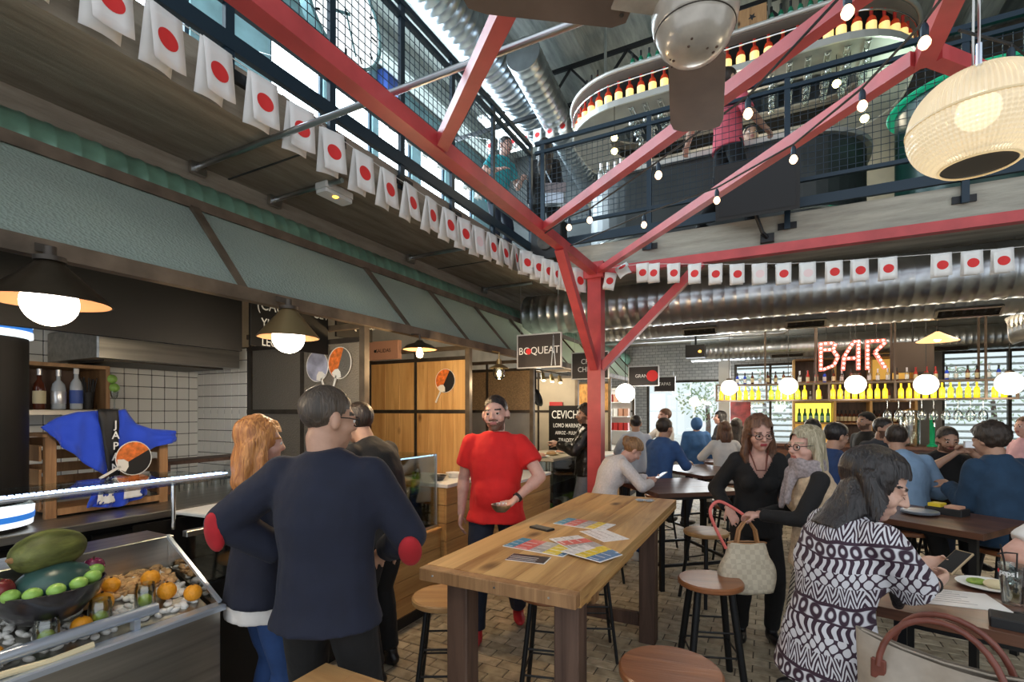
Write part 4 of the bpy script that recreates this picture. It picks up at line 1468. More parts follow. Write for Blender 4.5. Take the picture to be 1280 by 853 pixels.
# hanging shop signs
def shop_sign(lines, loc, label, w=.54, h=.38, size=.10, extra=None, sp=.11):
    t = thing('hanging_sign', label, 'sign', loc)
    obj('frame', MB().box((-w / 2, -.012, -h / 2), (w / 2, .012, -h / 2 + .014)).box((-w / 2, -.012, h / 2 - .014), (w / 2, .012, h / 2)).box((-w / 2, -.012, -h / 2 + .014), (-w / 2 + .014, .012, h / 2 - .014)).box((w / 2 - .014, -.012, -h / 2 + .014), (w / 2, .012, h / 2 - .014)), 'cap_silver', t, kind='stuff')
    obj('face', MB().box((-w / 2 + .014, -.009, -h / 2 + .014), (w / 2 - .014, .009, h / 2 - .014)), 'sign_black', t)
    n = len(lines)
    for k, s_ in enumerate(lines):
        text('lettering', s_, size, FACE_CAM((0, -.0095, (n - 1) * sp / 2 - k * sp)), 'white', t, .0008, sx=.92)
    for s_ in (-1, 1):
        obj('wire', MB().tube([(s_ * w * .42, 0, h / 2), (s_ * w * .42, 0, 3.29 - loc[2])], .0025, 5), 'steel', t)
    return t


M['sign_black'] = mat('sign_black', (.035, .028, .027), .5)
t = shop_sign(['BOQUEAT'], (-2.26, 5.0, 2.345), 'nearest black hanging sign, with a pale tower emblem', size=.115)
obj('red_disc', MB().lathe([(0, 0), (.034, 0), (.034, .001), (0, .001)], n=20, M4=Matrix.Rotation(R(90), 4, 'X'), c=(-.123, -.0105, -.002)), 'flag_red', t)
mb = MB()
mb.prism([(-.03, -.17), (-.018, -.17), (-.004, .0), (-.004, .13), (0, .17), (.004, .13), (.004, 0), (.018, -.17), (.03, -.17), (.01, .03), (.006, .14), (-.006, .14), (-.01, .03)], 0, .001)
obj('tower_emblem', mb.xf(FACE_CAM((.175, -.0098, 0))), 'rim_metal', t)
shop_sign(['CHEVI', 'CHEANS'], (-2.21, 6.6, 2.31), 'black hanging sign with two lines of white letters behind the red post', size=.10)
t = shop_sign(['GRANJA'], (-1.99, 8.9, 2.30), 'black hanging sign with a red blot over white letters', size=.085, h=.36)
obj('red_blot', MB().lathe([(0, 0), (.10, 0), (.10, .001), (0, .001)], n=20, M4=Matrix.Rotation(R(90), 4, 'X'), c=(.155, -.0094, .0)), 'flag_red', t)
shop_sign(['TAPAS'], (-2.08, 11.4, 2.28), 'small black hanging sign reading TAPAS, farthest of the row', w=.46, h=.34, size=.10)
# ================================================================ THINGS HANGING IN THE ATRIUM
def flag_thing(label, group, mtop, w, h, disc='flag_red', swing=0.0, fold=.10):
    """paper flag folded over the string: a front and a back leaf, each leaf hangs below the string; local y is along the string, x towards the viewer"""
    t = thing('paper_flag', label, 'flag', group=group)
    t.matrix_world = mtop
    def leaf(sgn, tilt, curl):
        return MB().grid(lambda u, v: (sgn * (.004 + tilt * v) + curl * (u - .5) ** 2 * v, (u - .5) * w * (1 - .03 * v), -v * h), 4, 5, .0012)
    obj('front_leaf', leaf(1, .012 + swing, .05), 'flag_white', t, 'all')
    obj('back_leaf', leaf(-1, .012 - swing * .5 + fold * .3, -.06).xf(Matrix.Translation((0, -.01, 0))), 'flag_white', t, 'all')
    n = 24
    tl_ = .012 + swing
    pts = [Vector((.0062 + tl_ * v + .05 * ((u - .5) ** 2) * v, (u - .5) * w, -v * h)) for u, v in
           [(.5 + .31 * math.cos(2 * PI * k / n), .52 + .31 * w / h * math.sin(2 * PI * k / n)) for k in range(n)]]
    c = Vector((.0062 + tl_ * .52, 0, -.52 * h))
    mb = MB().add(pts + [c], [(k, (k + 1) % n, n) for k in range(n)])
    for p in mb.v:
        p.x += .0006
    obj('red_disc', mb, disc, t)
    return t


M['flag_white'] = mat('flag_white', (.80, .79, .77), .7)
LS = [(-2.46, .60, 3.55), (-2.46, .83, 3.54), (-2.47, 1.07, 3.53), (-2.48, 1.291, 3.525), (-2.48, 1.533, 3.522), (-2.48, 1.791, 3.508), (-2.48, 2.038, 3.484), (-2.48, 2.275, 3.46), (-2.48, 2.548, 3.442), (-2.48, 2.796, 3.43), (-2.48, 3.051, 3.427),
      (-2.48, 3.317, 3.424), (-2.48, 3.569, 3.424), (-2.48, 3.809, 3.428), (-2.48, 4.061, 3.436), (-2.48, 4.322, 3.455), (-2.48, 4.575, 3.47), (-2.47, 4.81, 3.482), (-2.42, 4.99, 3.47),
      (-2.31, 5.06, 3.42), (-2.20, 5.09, 3.37), (-2.10, 5.11, 3.325), (-2.01, 5.13, 3.285), (-1.925, 5.14, 3.255), (-1.85, 5.14, 3.235)]
st = thing('flag_string', 'white string holding the left row of paper flags', 'string', LS[0], world=True)
obj('string', MB().tube([(-2.46, -.6, 3.60)] + LS + [(-1.77, 5.15, 3.21)], .0025, 5), 'cord_white', st)
for k, (x, y, z) in enumerate(LS):
    far = k >= 18
    rz = R(random.uniform(-14, 14)) if not far else R(-32 + random.uniform(-8, 8))
    m = Matrix.Translation((x + .012, y, z)) @ Matrix.Rotation(rz, 4, 'Z') @ Matrix.Rotation(R(random.uniform(-2, 2)), 4, 'X')
    w = .155 if not far else .15
    flag_thing('%s paper flag with a red disc from the near end of the left string' % ORD[k], 'paper flags on the left string', m, w, .262, 'flag_pink' if k == 14 else 'flag_red', random.uniform(0, .02))
RS = [(-1.143, 3.182), (-1.031, 3.164), (-.837, 3.138), (-.642, 3.108), (-.454, 3.08), (-.266, 3.055), (-.078, 3.034), (.115, 3.01), (.301, 2.992), (.498, 2.978), (.681, 2.967), (.874, 2.957), (1.22, 2.939), (1.405, 2.931), (1.582, 2.923), (1.8, 2.92)]
st = thing('flag_string', 'white string holding the right row of paper flags', 'string', (-1.6, 5.10, 3.2), world=True)
obj('string', MB().tube([(-1.60, 5.14, 3.195)] + [(x, 5.1, z) for x, z in RS] + [(2.4, 5.1, 2.95), (3.4, 5.13, 3.14)], .0025, 5), 'cord_white', st)
for k, (x, z) in enumerate(RS):
    m = Matrix.Translation((x, 5.088, z)) @ Matrix.Rotation(R(-90 + random.uniform(-6, 6)), 4, 'Z')
    flag_thing('%s paper flag with a %s disc from the post end of the right string' % (ORD[k], 'faded pink' if k in (6, 8) else 'red'), 'paper flags on the right string', m, .118, .188, 'flag_pink' if k in (6, 8) else 'flag_red', random.uniform(0, .01), .02)
m = Matrix.Translation((-1.47, 5.10, 3.13)) @ Matrix.Rotation(R(-80), 4, 'Z') @ Matrix.Rotation(R(-12), 4, 'X')
flag_thing('tilted paper flag hanging low beside the red post', 'paper flags on the right string', m, .12, .17)
m = Matrix.Translation((-1.37, 5.09, 3.19)) @ Matrix.Rotation(R(-80), 4, 'Z') @ Matrix.Rotation(R(28), 4, 'X') @ Matrix.Rotation(R(-50), 4, 'Y')
flag_thing('blown-up paper flag lying against the red beam beside the post', 'paper flags on the right string', m, .13, .15)

# ceiling fan
M['fan_blade'] = mat('fan_blade', (.15, .11, .09), .5, nscale=5, namp=.2)
M['fan_metal'] = mat('fan_metal', (.50, .46, .40), .25, .25, nscale=9, namp=.25)
fn = thing('ceiling_fan', 'old ceiling fan with a pale rounded motor housing and brown blades', 'fan', (-.215, 1.69, 2.925))
obj('motor_housing', MB().lathe([(0, -.108), (.04, -.105), (.08, -.091), (.108, -.06), (.118, -.03), (.122, -.025), (.122, -.018), (.128, -.012), (.135, .03), (.128, .07), (.10, .095), (.05, .11), (0, .11)], n=48), 'fan_metal', fn, True)
obj('seam', MB().lathe([(.121, -.022), (.1245, -.022), (.1245, -.0195), (.121, -.0195)], n=48), 'dark_frame', fn, True)
obj('rod', MB().tube([(0, 0, .11), (0, 0, 4.92)], .014, 12), 'fan_metal', fn, True)
obj('ceiling_cup', MB().lathe([(.02, 4.78), (.09, 4.90), (.09, 4.924), (0, 4.924)], n=24), 'fan_metal', fn, True)
a0 = math.atan2(.888 * .65 + .46 * .24, -.46 * .65 + .888 * .24)
for k in range(3):
    a = a0 + k * 2 * PI / 3
    m4 = Matrix.Rotation(a, 4, 'Z') @ Matrix.Rotation(R(7), 4, 'X')
    out = [(.20, -.075), (.24, -.10), (.66, -.112), (.72, -.10), (.745, -.06), (.745, .06), (.72, .10), (.66, .112), (.24, .10), (.20, .075)]
    b_ = obj('blade', MB().prism(out, .052, .060).xf(m4), 'fan_blade', fn)
    obj('blade_iron', MB().bbox((.09, -.03, .045), (.27, .03, .0518), .004).xf(m4), 'fan_metal', b_)
    for x, y in ((.225, -.05), (.225, .05), (.255, 0)):
        obj('bolt', MB().ball((x, y, .050), .008, 8, 6, .005).xf(m4), 'dark_frame', b_)
for k in range(9):
    a, q = random.uniform(0, 2 * PI), random.uniform(.045, .10)
    obj('rust_spot', MB().ball((q * math.cos(a), q * math.sin(a), -.1045 + (q / .118) ** 3 * .05), random.uniform(.003, .006), 8, 6, .004), 'dark_leg', fn)

# big prismatic pendant
M['prism_glass'] = mat('prism_glass', (.78, .68, .48), .12, emit=(1, .80, .48), es=.42, coat=.5)
def _prism(nt, b, N, L):
    b.inputs['Base Color'].default_value = (.62, .55, .42, 1)
    b.inputs['Roughness'].default_value = .12
    b.inputs['Emission Color'].default_value = (1, .80, .50, 1)
    b.inputs['Emission Strength'].default_value = .26
    tr_, mx = N('ShaderNodeBsdfTransparent'), N('ShaderNodeMixShader')
    tr_.inputs[0].default_value = (1, .95, .82, 1)
    mx.inputs[0].default_value = .12
    L(b.outputs[0], mx.inputs[1])
    L(tr_.outputs[0], mx.inputs[2])
    L(mx.outputs[0], nt.nodes['Material Output'].inputs[0])
nodes_mat('prism_glass', _prism)
pl = thing('pendant_lamp', 'large cream prismatic glass pendant lamp at the upper right', 'lamp', (.722, 2.555, 2.80))
prof = []
for k in range(61):
    a = R(-62 + 152 * k / 60)
    r = .222 * math.cos(a) ** .85 if k < 60 else .02
    z = (.20 if a > 0 else .185) * math.sin(a)
    prof.append((max(r, .02), z))
def ribbed(profile, n, amp, lo, hi):
    mb = MB().lathe(profile, n=n)
    for i, v in enumerate(mb.v):
        rr = math.hypot(v.x, v.y)
        if rr > .03:
            a = math.atan2(v.y, v.x)
            f = 1 + amp * (1 if int(round(a / (2 * PI / n))) % 2 else -1) / rr
            v.x *= f
            v.y *= f
    return mb
lo_p = [(r + (.0016 if k % 2 else -.0016), z) for k, (r, z) in enumerate(prof[:26])]
obj('lower_glass', ribbed(lo_p, 160, .0026, 0, 1), 'prism_glass', pl)
obj('upper_glass', ribbed(prof[25:], 160, .003, 0, 1), 'prism_glass', pl)
M['cream_rim'] = mat('cream_rim', (.62, .50, .30), .4, emit=(1, .75, .4), es=.12)
obj('joint_band', MB().lathe([(.221, .006), (.228, .006), (.228, .014), (.221, .014)], n=60), 'cream_rim', pl, True)
obj('bottom_rim', MB().lathe([(.116, -.166), (.122, -.166), (.128, -.155), (.118, -.15)], n=48), 'cream_rim', pl, True)
obj('opening_dark', MB().lathe([(0, -.13), (.112, -.155), (.116, -.16), (.10, -.12), (0, -.10)], n=36), 'black', pl, True)  # black cone painting in the dark of the lamp's open bottom
obj('lamp_bulb', MB().ball((0, 0, .05), .07, 16, 12), emis('lamp_soft', (1, .88, .68), 2.2), pl, True)
obj('cap', MB().lathe([(.03, .195), (.045, .197), (.045, .215), (.02, .23), (0, .23)], n=24), 'steel', pl, True)
for a in (255, 0, 80):
    x, y = .175 * math.cos(R(a)), .175 * math.sin(R(a))
    obj('cable', MB().tube([(x, y, .145), (x * .8, y * .8, .6), (0, 0, 5.04)], .0045, 6), 'steel', pl, True)
    obj('turnbuckle', MB().tube([(x, y, .14), (x * .97, y * .97, .22)], .009, 8), 'rim_metal', pl, True)
point('lamp_light', (0, 0, -.55), 4, (1, .85, .6), .1, pl)

# strings of bulbs along the lattice
def festoon(label, pts, bulbs, group):
    t = thing('light_cable', label, 'cable', pts[0], world=True)
    obj('cable', MB().tube(pts, .0055, 6), 'wire', t)
    for k, p in enumerate(bulbs):
        b_ = thing('bulb_lamp', '%s bulb from the post end of the %s' % (ORD[k], label), 'bulb', p, 0, group)
        obj('socket', MB().lathe([(0, .022), (.012, .022), (.0135, .03), (.0135, .055), (.009, .07), (0, .07)], n=14), 'blue_black', b_, True)
        obj('bulb', MB().lathe([(0, -.022), (.010, -.020), (.019, -.008), (.0205, .003), (.015, .016), (.010, .023), (0, .023)], n=16), 'bulb_glow', b_, True)
        obj('hook', MB().tube([(0, 0, .068), (0, 0, .085)], .005, 6), 'wire', b_)


q1 = [(-1.32, 3.46, 3.04), (-1.13, 3.37, 3.03), (-.565, 2.908, 3.03), (-.087, 2.494, 3.03), (.236, 2.03, 3.04)]
festoon('bulb cable along the second diagonal beam', [(-1.62, 3.70, 3.125)] + [(x, y, z + .082) for x, y, z in q1] + [(.55, 1.7, 3.13)], q1, 'festoon bulbs on the red lattice')
q2 = [(-.809, 3.636, 3.03), (-.298, 3.403, 3.02), (.114, 3.06, 3.03), (.367, 2.683, 3.04), (.508, 2.33, 3.04)]
festoon('bulb cable along the long diagonal beam', [(-1.55, 4.1, 3.13)] + [(x, y, z + .082) for x, y, z in q2] + [(.57, 2.1, 3.128)], q2, 'festoon bulbs on the red lattice')
festoon('bulb cable on the right-hand beam', [(.64, 2.46, 3.13), (.85, 2.66, 3.137), (1.6, 3.7, 3.135)], [(.85, 2.66, 3.05)], 'festoon bulbs on the red lattice')

# emergency light under the slab, spotlight boxes at the railing
t = thing('emergency_light', 'white emergency light with an amber lamp under the left slab', 'light', (-2.80, 2.60, 3.22))
obj('housing', MB().bbox((-.06, -.13, .03), (.06, .13, .079), .01), 'cord_white', t)
obj('diffuser', MB().bbox((-.055, -.125, 0), (.055, .125, .03), .01), 'paper', t)
obj('amber_lamp', MB().ball((.03, -.02, .0), .022, rz=.008), emis('amber_led', (1, .45, .05), 4), t)
sp = thing('speaker', 'black wedge speaker box on a bracket below the back railing', 'speaker', (-.15, 5.30, 3.45), world=True)
obj('cabinet', MB().add([(-.46, 5.14, 3.50), (.24, 5.14, 3.50), (.24, 5.38, 3.60), (-.46, 5.38, 3.60), (-.46, 5.02, 3.98), (.24, 5.02, 3.98), (.24, 5.34, 4.0), (-.46, 5.34, 4.0)],
                        [(3, 2, 1, 0), (4, 5, 6, 7), (0, 1, 5, 4), (1, 2, 6, 5), (2, 3, 7, 6), (3, 0, 4, 7)]), 'black', sp)
obj('grille', MB().add([(-.43, 5.128, 3.53), (.21, 5.128, 3.53), (.21, 5.03, 3.94), (-.43, 5.03, 3.94)], [(0, 1, 2, 3)]), 'black_metal', sp)
obj('bracket', MB().tube([(-.12, 5.30, 3.57), (-.06, 5.36, 3.40), (-.02, 5.40, 3.36)], .018, 8), 'black_metal', sp)
obj('wall_plate', MB().box((-.08, 5.40, 3.32), (.04, 5.458, 3.40)), 'black_metal', sp)
sp = thing('speaker', 'black box speaker hanging at the mezzanine corner behind the flags', 'speaker', (-2.30, 5.2, 3.5), world=True)
obj('cabinet', MB().bbox((-2.46, 5.20, 3.42), (-2.08, 5.40, 3.86), .01), 'black', sp)
obj('cone', MB().lathe([(.10, 0), (.10, .012), (.085, .014), (.03, .004), (0, .006)], n=24, M4=Matrix.Rotation(R(90), 4, 'X'), c=(-2.27, 5.198, 3.62)), 'dark_frame', sp, True)
obj('yoke', MB().box((-2.30, 5.40, 3.44), (-2.24, 5.455, 3.54)), 'black_metal', sp)
t = thing('spotlight', 'small black projector with an amber light under the far ducts', 'light', (-1.15, 9.2, 2.72))
obj('body', MB().bbox((-.16, -.10, -.11), (.16, .10, .11), .01), 'black', t)
obj('amber_lamp', MB().ball((.08, -.103, -.01), .025, rz=.02), emis('amber_led', (1, .45, .05), 4), t)
obj('hanger', MB().bar((0, 0, .11), (0, 0, .575), .03), 'black_metal', t)

# clock
ck = thing('wall_clock', 'big round white clock hanging beyond the left railing upstairs', 'clock', (-4.02, 3.88, 5.92))
mx_ = Matrix.Rotation(R(90), 4, 'Y')
M['clock_rim'] = mat('clock_rim', (.16, .33, .36), .4, .2)
obj('case', MB().lathe([(0, -.12), (.50, -.12), (.535, -.10), (.535, .02), (.50, .03), (.495, .005), (0, .004)], n=56, M4=mx_), 'clock_rim', ck, True)
M['clock_face'] = mat('clock_face', (.88, .90, .90), .5, emit=(.9, .97, 1), es=.8)  # glow put into the face so it reads bright white where little light falls
obj('face', MB().lathe([(0, .005), (.494, .005), (.494, .010), (0, .011)], n=56, M4=mx_), 'clock_face', ck)
for k in range(12):
    a = 2 * PI * k / 12
    l = .09 if k % 3 == 0 else .06
    obj('hour_mark', MB().bar((.012, .46 * math.sin(a), .46 * math.cos(a)), (.012, (.46 - l) * math.sin(a), (.46 - l) * math.cos(a)), .022, .003, up=(1, 0, 0)), 'black', ck)
for a, l, w in ((R(160), .40, .022), (R(-115), .27, .032)):
    obj('hand', MB().bar((.016, -.06 * math.sin(a), -.06 * math.cos(a)), (.016, l * math.sin(a), l * math.cos(a)), w, .004, up=(1, 0, 0)), 'clock_rim', ck)
obj('hanger', MB().tube([(-.05, 0, .53), (-.05, 0, 1.95)], .025, 10), 'blue_black', ck, True)
t = thing('round_lamp', 'red and white round lamp glimpsed through the railing at upper left', 'lamp', (-3.9, 2.35, 5.3))
obj('shade', MB().lathe([(.22, 0), (.225, .005), (.20, .12), (.10, .20), (.0, .21)], n=30), 'flag_red', t, True)
obj('glow', MB().lathe([(0, -.13), (.12, -.11), (.20, -.03), (.215, 0), (0, .0)], n=30), emis('warm_white', (1, .86, .68), 2.5), t, True)
obj('cord', MB().tube([(0, 0, .2), (0, 0, 2.895)], .008, 6), 'wire', t)
one('speaker', MB().bbox((-.15, -.18, -.22), (.15, .18, .22), .02), 'label_blue', 'dark blue speaker box on the window wall beside the clock', 'speaker', (-6.44, 7.3, 7.9))
US = [(-5.2, 5.2 + .42 * k, 6.35 - .02 * k) for k in range(9)]
st = thing('flag_string', 'string of small paper flags before the upper left windows', 'string', (-5.2, 4.6, 6.4), world=True)
obj('string', MB().tube([(-6.55, 4.2, 6.7)] + US + [(-5.5, 11.35, 6.6)], .003, 5), 'cord_white', st)
for k, p in enumerate(US):
    flag_thing('%s small flag from the near end of the string before the upper windows' % ORD[k], 'flags before the upper windows', Matrix.Translation(p), .16, .24)
UB = [(-4.6 + .24 * k, 8.0, 6.72 - .05 * math.sin(PI * k / 7)) for k in range(8)]
st = thing('flag_string', 'string of small paper flags below the black roof truss', 'string', (-4.6, 8.0, 6.7), world=True)
obj('string', MB().tube([(-5.2, 8.15, 7.02)] + UB + [(-2.4, 8.15, 7.02)], .003, 5), 'cord_white', st)
for k, p in enumerate(UB):
    flag_thing('%s small flag from the left on the string below the truss' % ORD[k], 'flags below the truss', Matrix.Translation((p[0], p[1] - .012, p[2])) @ Matrix.Rotation(R(-90), 4, 'Z'), .15, .22)

# ================================================================ UPSTAIRS BAR
def stadium(x0, x1, y0, y1, r, seg=10, step=None):
    P = []
    for cx, cy, a in ((x1 - r, y0 + r, -90), (x1 - r, y1 - r, 0), (x0 + r, y1 - r, 90), (x0 + r, y0 + r, 180)):
        for k in range(seg + 1):
            t_ = R(a + 90 * k / seg)
            P.append((cx + r * math.cos(t_), cy + r * math.sin(t_)))
    return P


def ring_band(outer, inner, z0, z1):
    n = len(outer)
    vs = [(*p, z0) for p in outer] + [(*p, z1) for p in outer] + [(*p, z0) for p in inner] + [(*p, z1) for p in inner]
    fs = []
    for i in range(n):
        j = (i + 1) % n
        fs += [(i, j, n + j, n + i), (2 * n + j, 2 * n + i, 3 * n + i, 3 * n + j), (i, 2 * n + i, 2 * n + j, j), (n + i, n + j, 3 * n + j, 3 * n + i)]
    return MB().add(vs, fs)


RX0, RX1, RY0, RY1, RZ = -2.85, 1.62, 6.9, 9.3, 6.0
M['ring_grey'] = mat('ring_grey', (.30, .29, .27), .5, nscale=3, namp=.15)
M['ring_trim'] = mat('ring_trim', (.62, .60, .56), .35, .5)
ub = thing('bottle_gantry', 'big oval bottle gantry hanging over the upstairs bar', 'gantry', (-.6, 8.1, RZ), world=True)
S_ = lambda d: stadium(RX0 + d, RX1 - d, RY0 + d, RY1 - d, .95 - min(d, .4))
obj('soffit_ring', ring_band(S_(0), S_(.55), RZ, RZ + .05), 'ring_grey', ub)
obj('lip', ring_band(S_(-.015), S_(.01), RZ - .01, RZ + .075), 'ring_trim', ub)
obj('bottle_rail', MB().tube([(*p, RZ + .30) for p in S_(-.01) + S_(-.01)[:1]], .010, 8), 'chrome', ub, True)
obj('back_band', ring_band(S_(.16), S_(.20), RZ + .05, RZ + .44), 'black_panel', ub)
obj('upper_shelf', ring_band(S_(-.01), S_(.40), RZ + .44, RZ + .47), 'ring_grey', ub)
obj('upper_trim', MB().tube([(*p, RZ + .47) for p in S_(-.03) + S_(-.03)[:1]], .030, 10), 'ring_trim', ub, True)
for x in (-2.2, -1.1, 0, 1.1):
    for y in (7.3, 8.9):
        obj('hanger', MB().tube([(x, y, RZ + .47), (x, y, 8.2)], .022, 8), 'steel', ub)
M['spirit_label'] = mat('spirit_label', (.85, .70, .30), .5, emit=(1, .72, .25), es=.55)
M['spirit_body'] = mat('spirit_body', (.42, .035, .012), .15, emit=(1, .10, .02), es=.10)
M['spirit_red'] = mat('spirit_red', (.48, .03, .02), .35)
proto_b = None


def along(P, step, skip=lambda p: False):
    out, acc = [], step / 2
    for i in range(len(P)):
        a, b_ = Vector((*P[i], 0)), Vector((*P[(i + 1) % len(P)], 0))
        d = (b_ - a).length
        while acc <= d:
            q = a + (b_ - a) * (acc / d)
            if not skip(q):
                out.append((q.x, q.y, math.atan2((b_ - a).y, (b_ - a).x)))
            acc += step
        acc -= d
    return out


def bottle_meshes(key, body, lab, cap, s=1.0, fat=1.0):
    pr = [(r * s * (fat if z < .2 else 1), z * s) for r, z in BOTTLE][:-2] + [(0, .2725 * s)]
    return (MB().lathe(pr, n=12).mesh('glass_body', body, True),
            MB().lathe([(.0366 * s * fat, .035 * s), (.0374 * s * fat, .037 * s), (.0374 * s * fat, .135 * s), (.0366 * s * fat, .137 * s)], n=12).mesh('label', lab, True) if lab else None,
            MB().lathe([(.0135 * s, .20 * s), (.0165 * s, .20 * s), (.0165 * s, .29 * s), (0, .292 * s)], n=10).mesh('cap', cap, True))


def put_bottle(ms, name, label, loc, group, parts=True):
    if parts:
        t = thing(name, label, 'bottle', loc, 0, group)
        for nm, me in zip(('glass_body', 'label', 'cap'), ms):
            if me:
                obj(nm, me, None, t)
        return t
    o = tag(obj(name, ms[0], None), label, 'bottle', group)
    o.location = loc
    return o


spirit = bottle_meshes('spirit', 'spirit_body', 'spirit_label', 'spirit_red', 1.12, 1.3)
pts = along(S_(.07), .158, lambda q: q.y > 8.3)
pts.sort(key=lambda p: p[0])
for k, (x, y, a) in enumerate(pts):
    put_bottle(spirit, 'spirit_bottle', '%s red-capped bottle with a glowing yellow label from the left on the oval gantry' % ORD[k], (x, y, RZ + .051), 'lit bottles along the oval gantry')
green_b = bottle_meshes('green', mat('bottle_green', (.01, .16, .08), .15), mat('label_teal', (.35, .6, .55), .5), 'black', .95)
dark_b = bottle_meshes('dark', 'amber', 'label_cream', 'black', .85)
for k in range(6):
    put_bottle(green_b, 'green_bottle', '%s green bottle from the left on top of the oval gantry' % ORD[k], (-1.72 + k * .115, 7.02, RZ + .471), 'green bottles on top of the gantry')
for k in range(6):
    put_bottle(green_b, 'green_bottle', '%s green bottle from the left of the right-hand group on the gantry' % ORD[k], (.02 + k * .105, 7.02, RZ + .471), 'right-hand green bottles on top of the gantry')
for k in range(6):
    a = R(200 + 9 * k)
    put_bottle(dark_b, 'brown_bottle', '%s brown bottle from the left on the curved end of the gantry' % ORD[k], (RX0 + .95 + .84 * math.cos(a), RY0 + .95 + .84 * math.sin(a), RZ + .471), 'brown bottles on top of the gantry')
def wine_box(label, x0, x1):
    t = thing('wine_box', label, 'box', ((x0 + x1) / 2, 7.05, RZ + .471))
    w = (x1 - x0) / 2
    obj('front_board', MB().bbox((-w, -.12, 0), (w, -.105, .30), .003), 'crate', t)
    obj('back_board', MB().bbox((-w, .105, 0), (w, .12, .30), .003), 'crate', t)
    obj('end_board', MB().bbox((-w, -.104, 0), (-w + .015, .104, .30), .003), 'crate', t)
    obj('end_board', MB().bbox((w - .015, -.104, 0), (w, .104, .30), .003), 'crate', t)
    obj('star_mark', MB().prism([((.05 if k % 2 else .022) * math.cos(PI / 5 * k + PI / 10), (.05 if k % 2 else .022) * math.sin(PI / 5 * k + PI / 10)) for k in range(10)], 0, .001).xf(FACE_CAM((0, -.1205, .17))), 'black', t)


wine_box('wooden wine box standing on the gantry behind the fan', -.97, -.42)
wine_box('wooden wine box with a star standing on the gantry right of the fan', -.36, -.03)
# hanging stemware
stem = MB().lathe([(0, 0), (.035, .0), (.035, -.004), (.005, -.012), (.004, -.10), (.02, -.12), (.042, -.16), (.045, -.20), (.036, -.24), (.033, -.24), (.041, -.20), (.038, -.162), (.018, -.125), (0, -.118)], n=14).mesh('wine_glass', 'glass_item', True)
wr_ = thing('glass_hanger', 'rows of black rails for stemware under the oval gantry', 'rack', (-.6, 7.4, RZ), world=True)
k = 0
cols = [-1.75, -1.55, -1.35, -1.15, -.95, -.75] + [.02, .22, .42, .62, .82, 1.02]
for x in cols:
    for s_ in (-.03, .03):
        obj('rail', MB().box((x + s_ - .004, 7.0, RZ - .03), (x + s_ + .004, 7.75, RZ - .012)), 'steel', wr_)
    for y in (7.04, 7.72):
        obj('strap', MB().box((x - .034, y - .006, RZ - .0115), (x + .034, y + .006, RZ)), 'steel', wr_)
    for j in range(5):
        k += 1
        o = tag(obj('wine_glass', stem, None), '%s hanging wine glass in the %s row from the left under the oval gantry' % (ORD[j], ORD[cols.index(x)]), 'glass', 'stemware under the oval gantry')
        o.location = (x, 7.07 + j * .15, RZ - .0305 + .03)
# bar counter upstairs
M['bar_green'] = mat('bar_green', (.015, .07, .055), .3, nscale=4, namp=.3)
M['bar_dark'] = mat('bar_dark', (.035, .042, .042), .4, nscale=3, namp=.3)
uc = thing('bar_counter', 'dark curved bar counter upstairs behind the railing', 'counter', (-.2, 6.6, 3.58), world=True)
P_ = stadium(-2.3, 1.0, 6.25, 9.4, .8)
obj('counter_front', ring_band(P_, stadium(-2.22, .92, 6.33, 9.32, .72), 3.58, 4.68), 'bar_dark', uc)
obj('counter_top', ring_band(stadium(-2.36, 1.06, 6.19, 9.46, .86), stadium(-1.95, .65, 6.6, 9.05, .5), 4.68, 4.73), 'ring_trim', uc)
obj('foot_rail', MB().tube([(*p, 3.85) for p in stadium(-2.36, 1.06, 6.14, 9.5, .86)], .015, 8), 'chrome', uc, True)
gd = thing('round_counter', 'round dark green counter upstairs at right with a glowing green edge', 'counter', (1.75, 6.35, 3.58))
obj('drum', MB().lathe([(0, 0), (.60, 0), (.60, 1.12), (0, 1.12)], n=40), 'bar_green', gd, True)
obj('top', MB().lathe([(0, 1.121), (.66, 1.121), (.67, 1.135), (.66, 1.15), (0, 1.15)], n=40), mat('green_edge', (.02, .30, .16), .25, emit=(.02, .6, .3), es=.25), gd, True)
for k in range(14):
    o = tag(obj('tumbler', gl, None), '%s upturned tumbler from the left in the %s row on the round green counter' % (ORD[k % 5], ['front', 'middle', 'back'][k // 5]), 'glass', 'tumblers on the round green counter')
    o.location = (1.45 + (k % 5) * .085, 6.1 + (k // 5) * .09, 4.731)
bk = thing('back_bar', 'pale tiled back bar with shelves of white bottles upstairs', 'shelf', (-.5, 10.4, 3.58), world=True)
obj('panel', MB().box((-2.4, 10.6, 3.60), (3.2, 10.7, 7.2)), 'cream_wall', bk)
obj('window_light', MB().box((-.95, 10.585, 4.9), (.25, 10.598, 5.9)), emis('screen_white', (.85, .95, 1), 1.2), bk)
for z in (4.6, 5.1):
    obj('shelf_board', MB().box((-2.4, 10.3, z), (-1.0, 10.584, z + .03)), 'ring_trim', bk)
wb = bottle_meshes('white', 'glass_item', 'white', 'cap_silver', 1.0, 1.1)
for z, n in ((4.631, 12), (5.131, 10)):
    for k in range(n):
        put_bottle(wb, 'clear_bottle', '%s clear bottle from the left on the %s upstairs back shelf' % (ORD[k], 'lower' if z < 5 else 'upper'), (-2.3 + k * .115, 10.42, z), 'clear bottles on the upstairs back bar')
for k in range(8):
    put_bottle(wb, 'clear_bottle', '%s clear bottle from the left end of the upstairs bar counter' % ORD[k], (-2.02 + k * .09, 6.50 + .02 * (k % 3), 4.731), 'clear bottles at the left end of the upstairs counter')
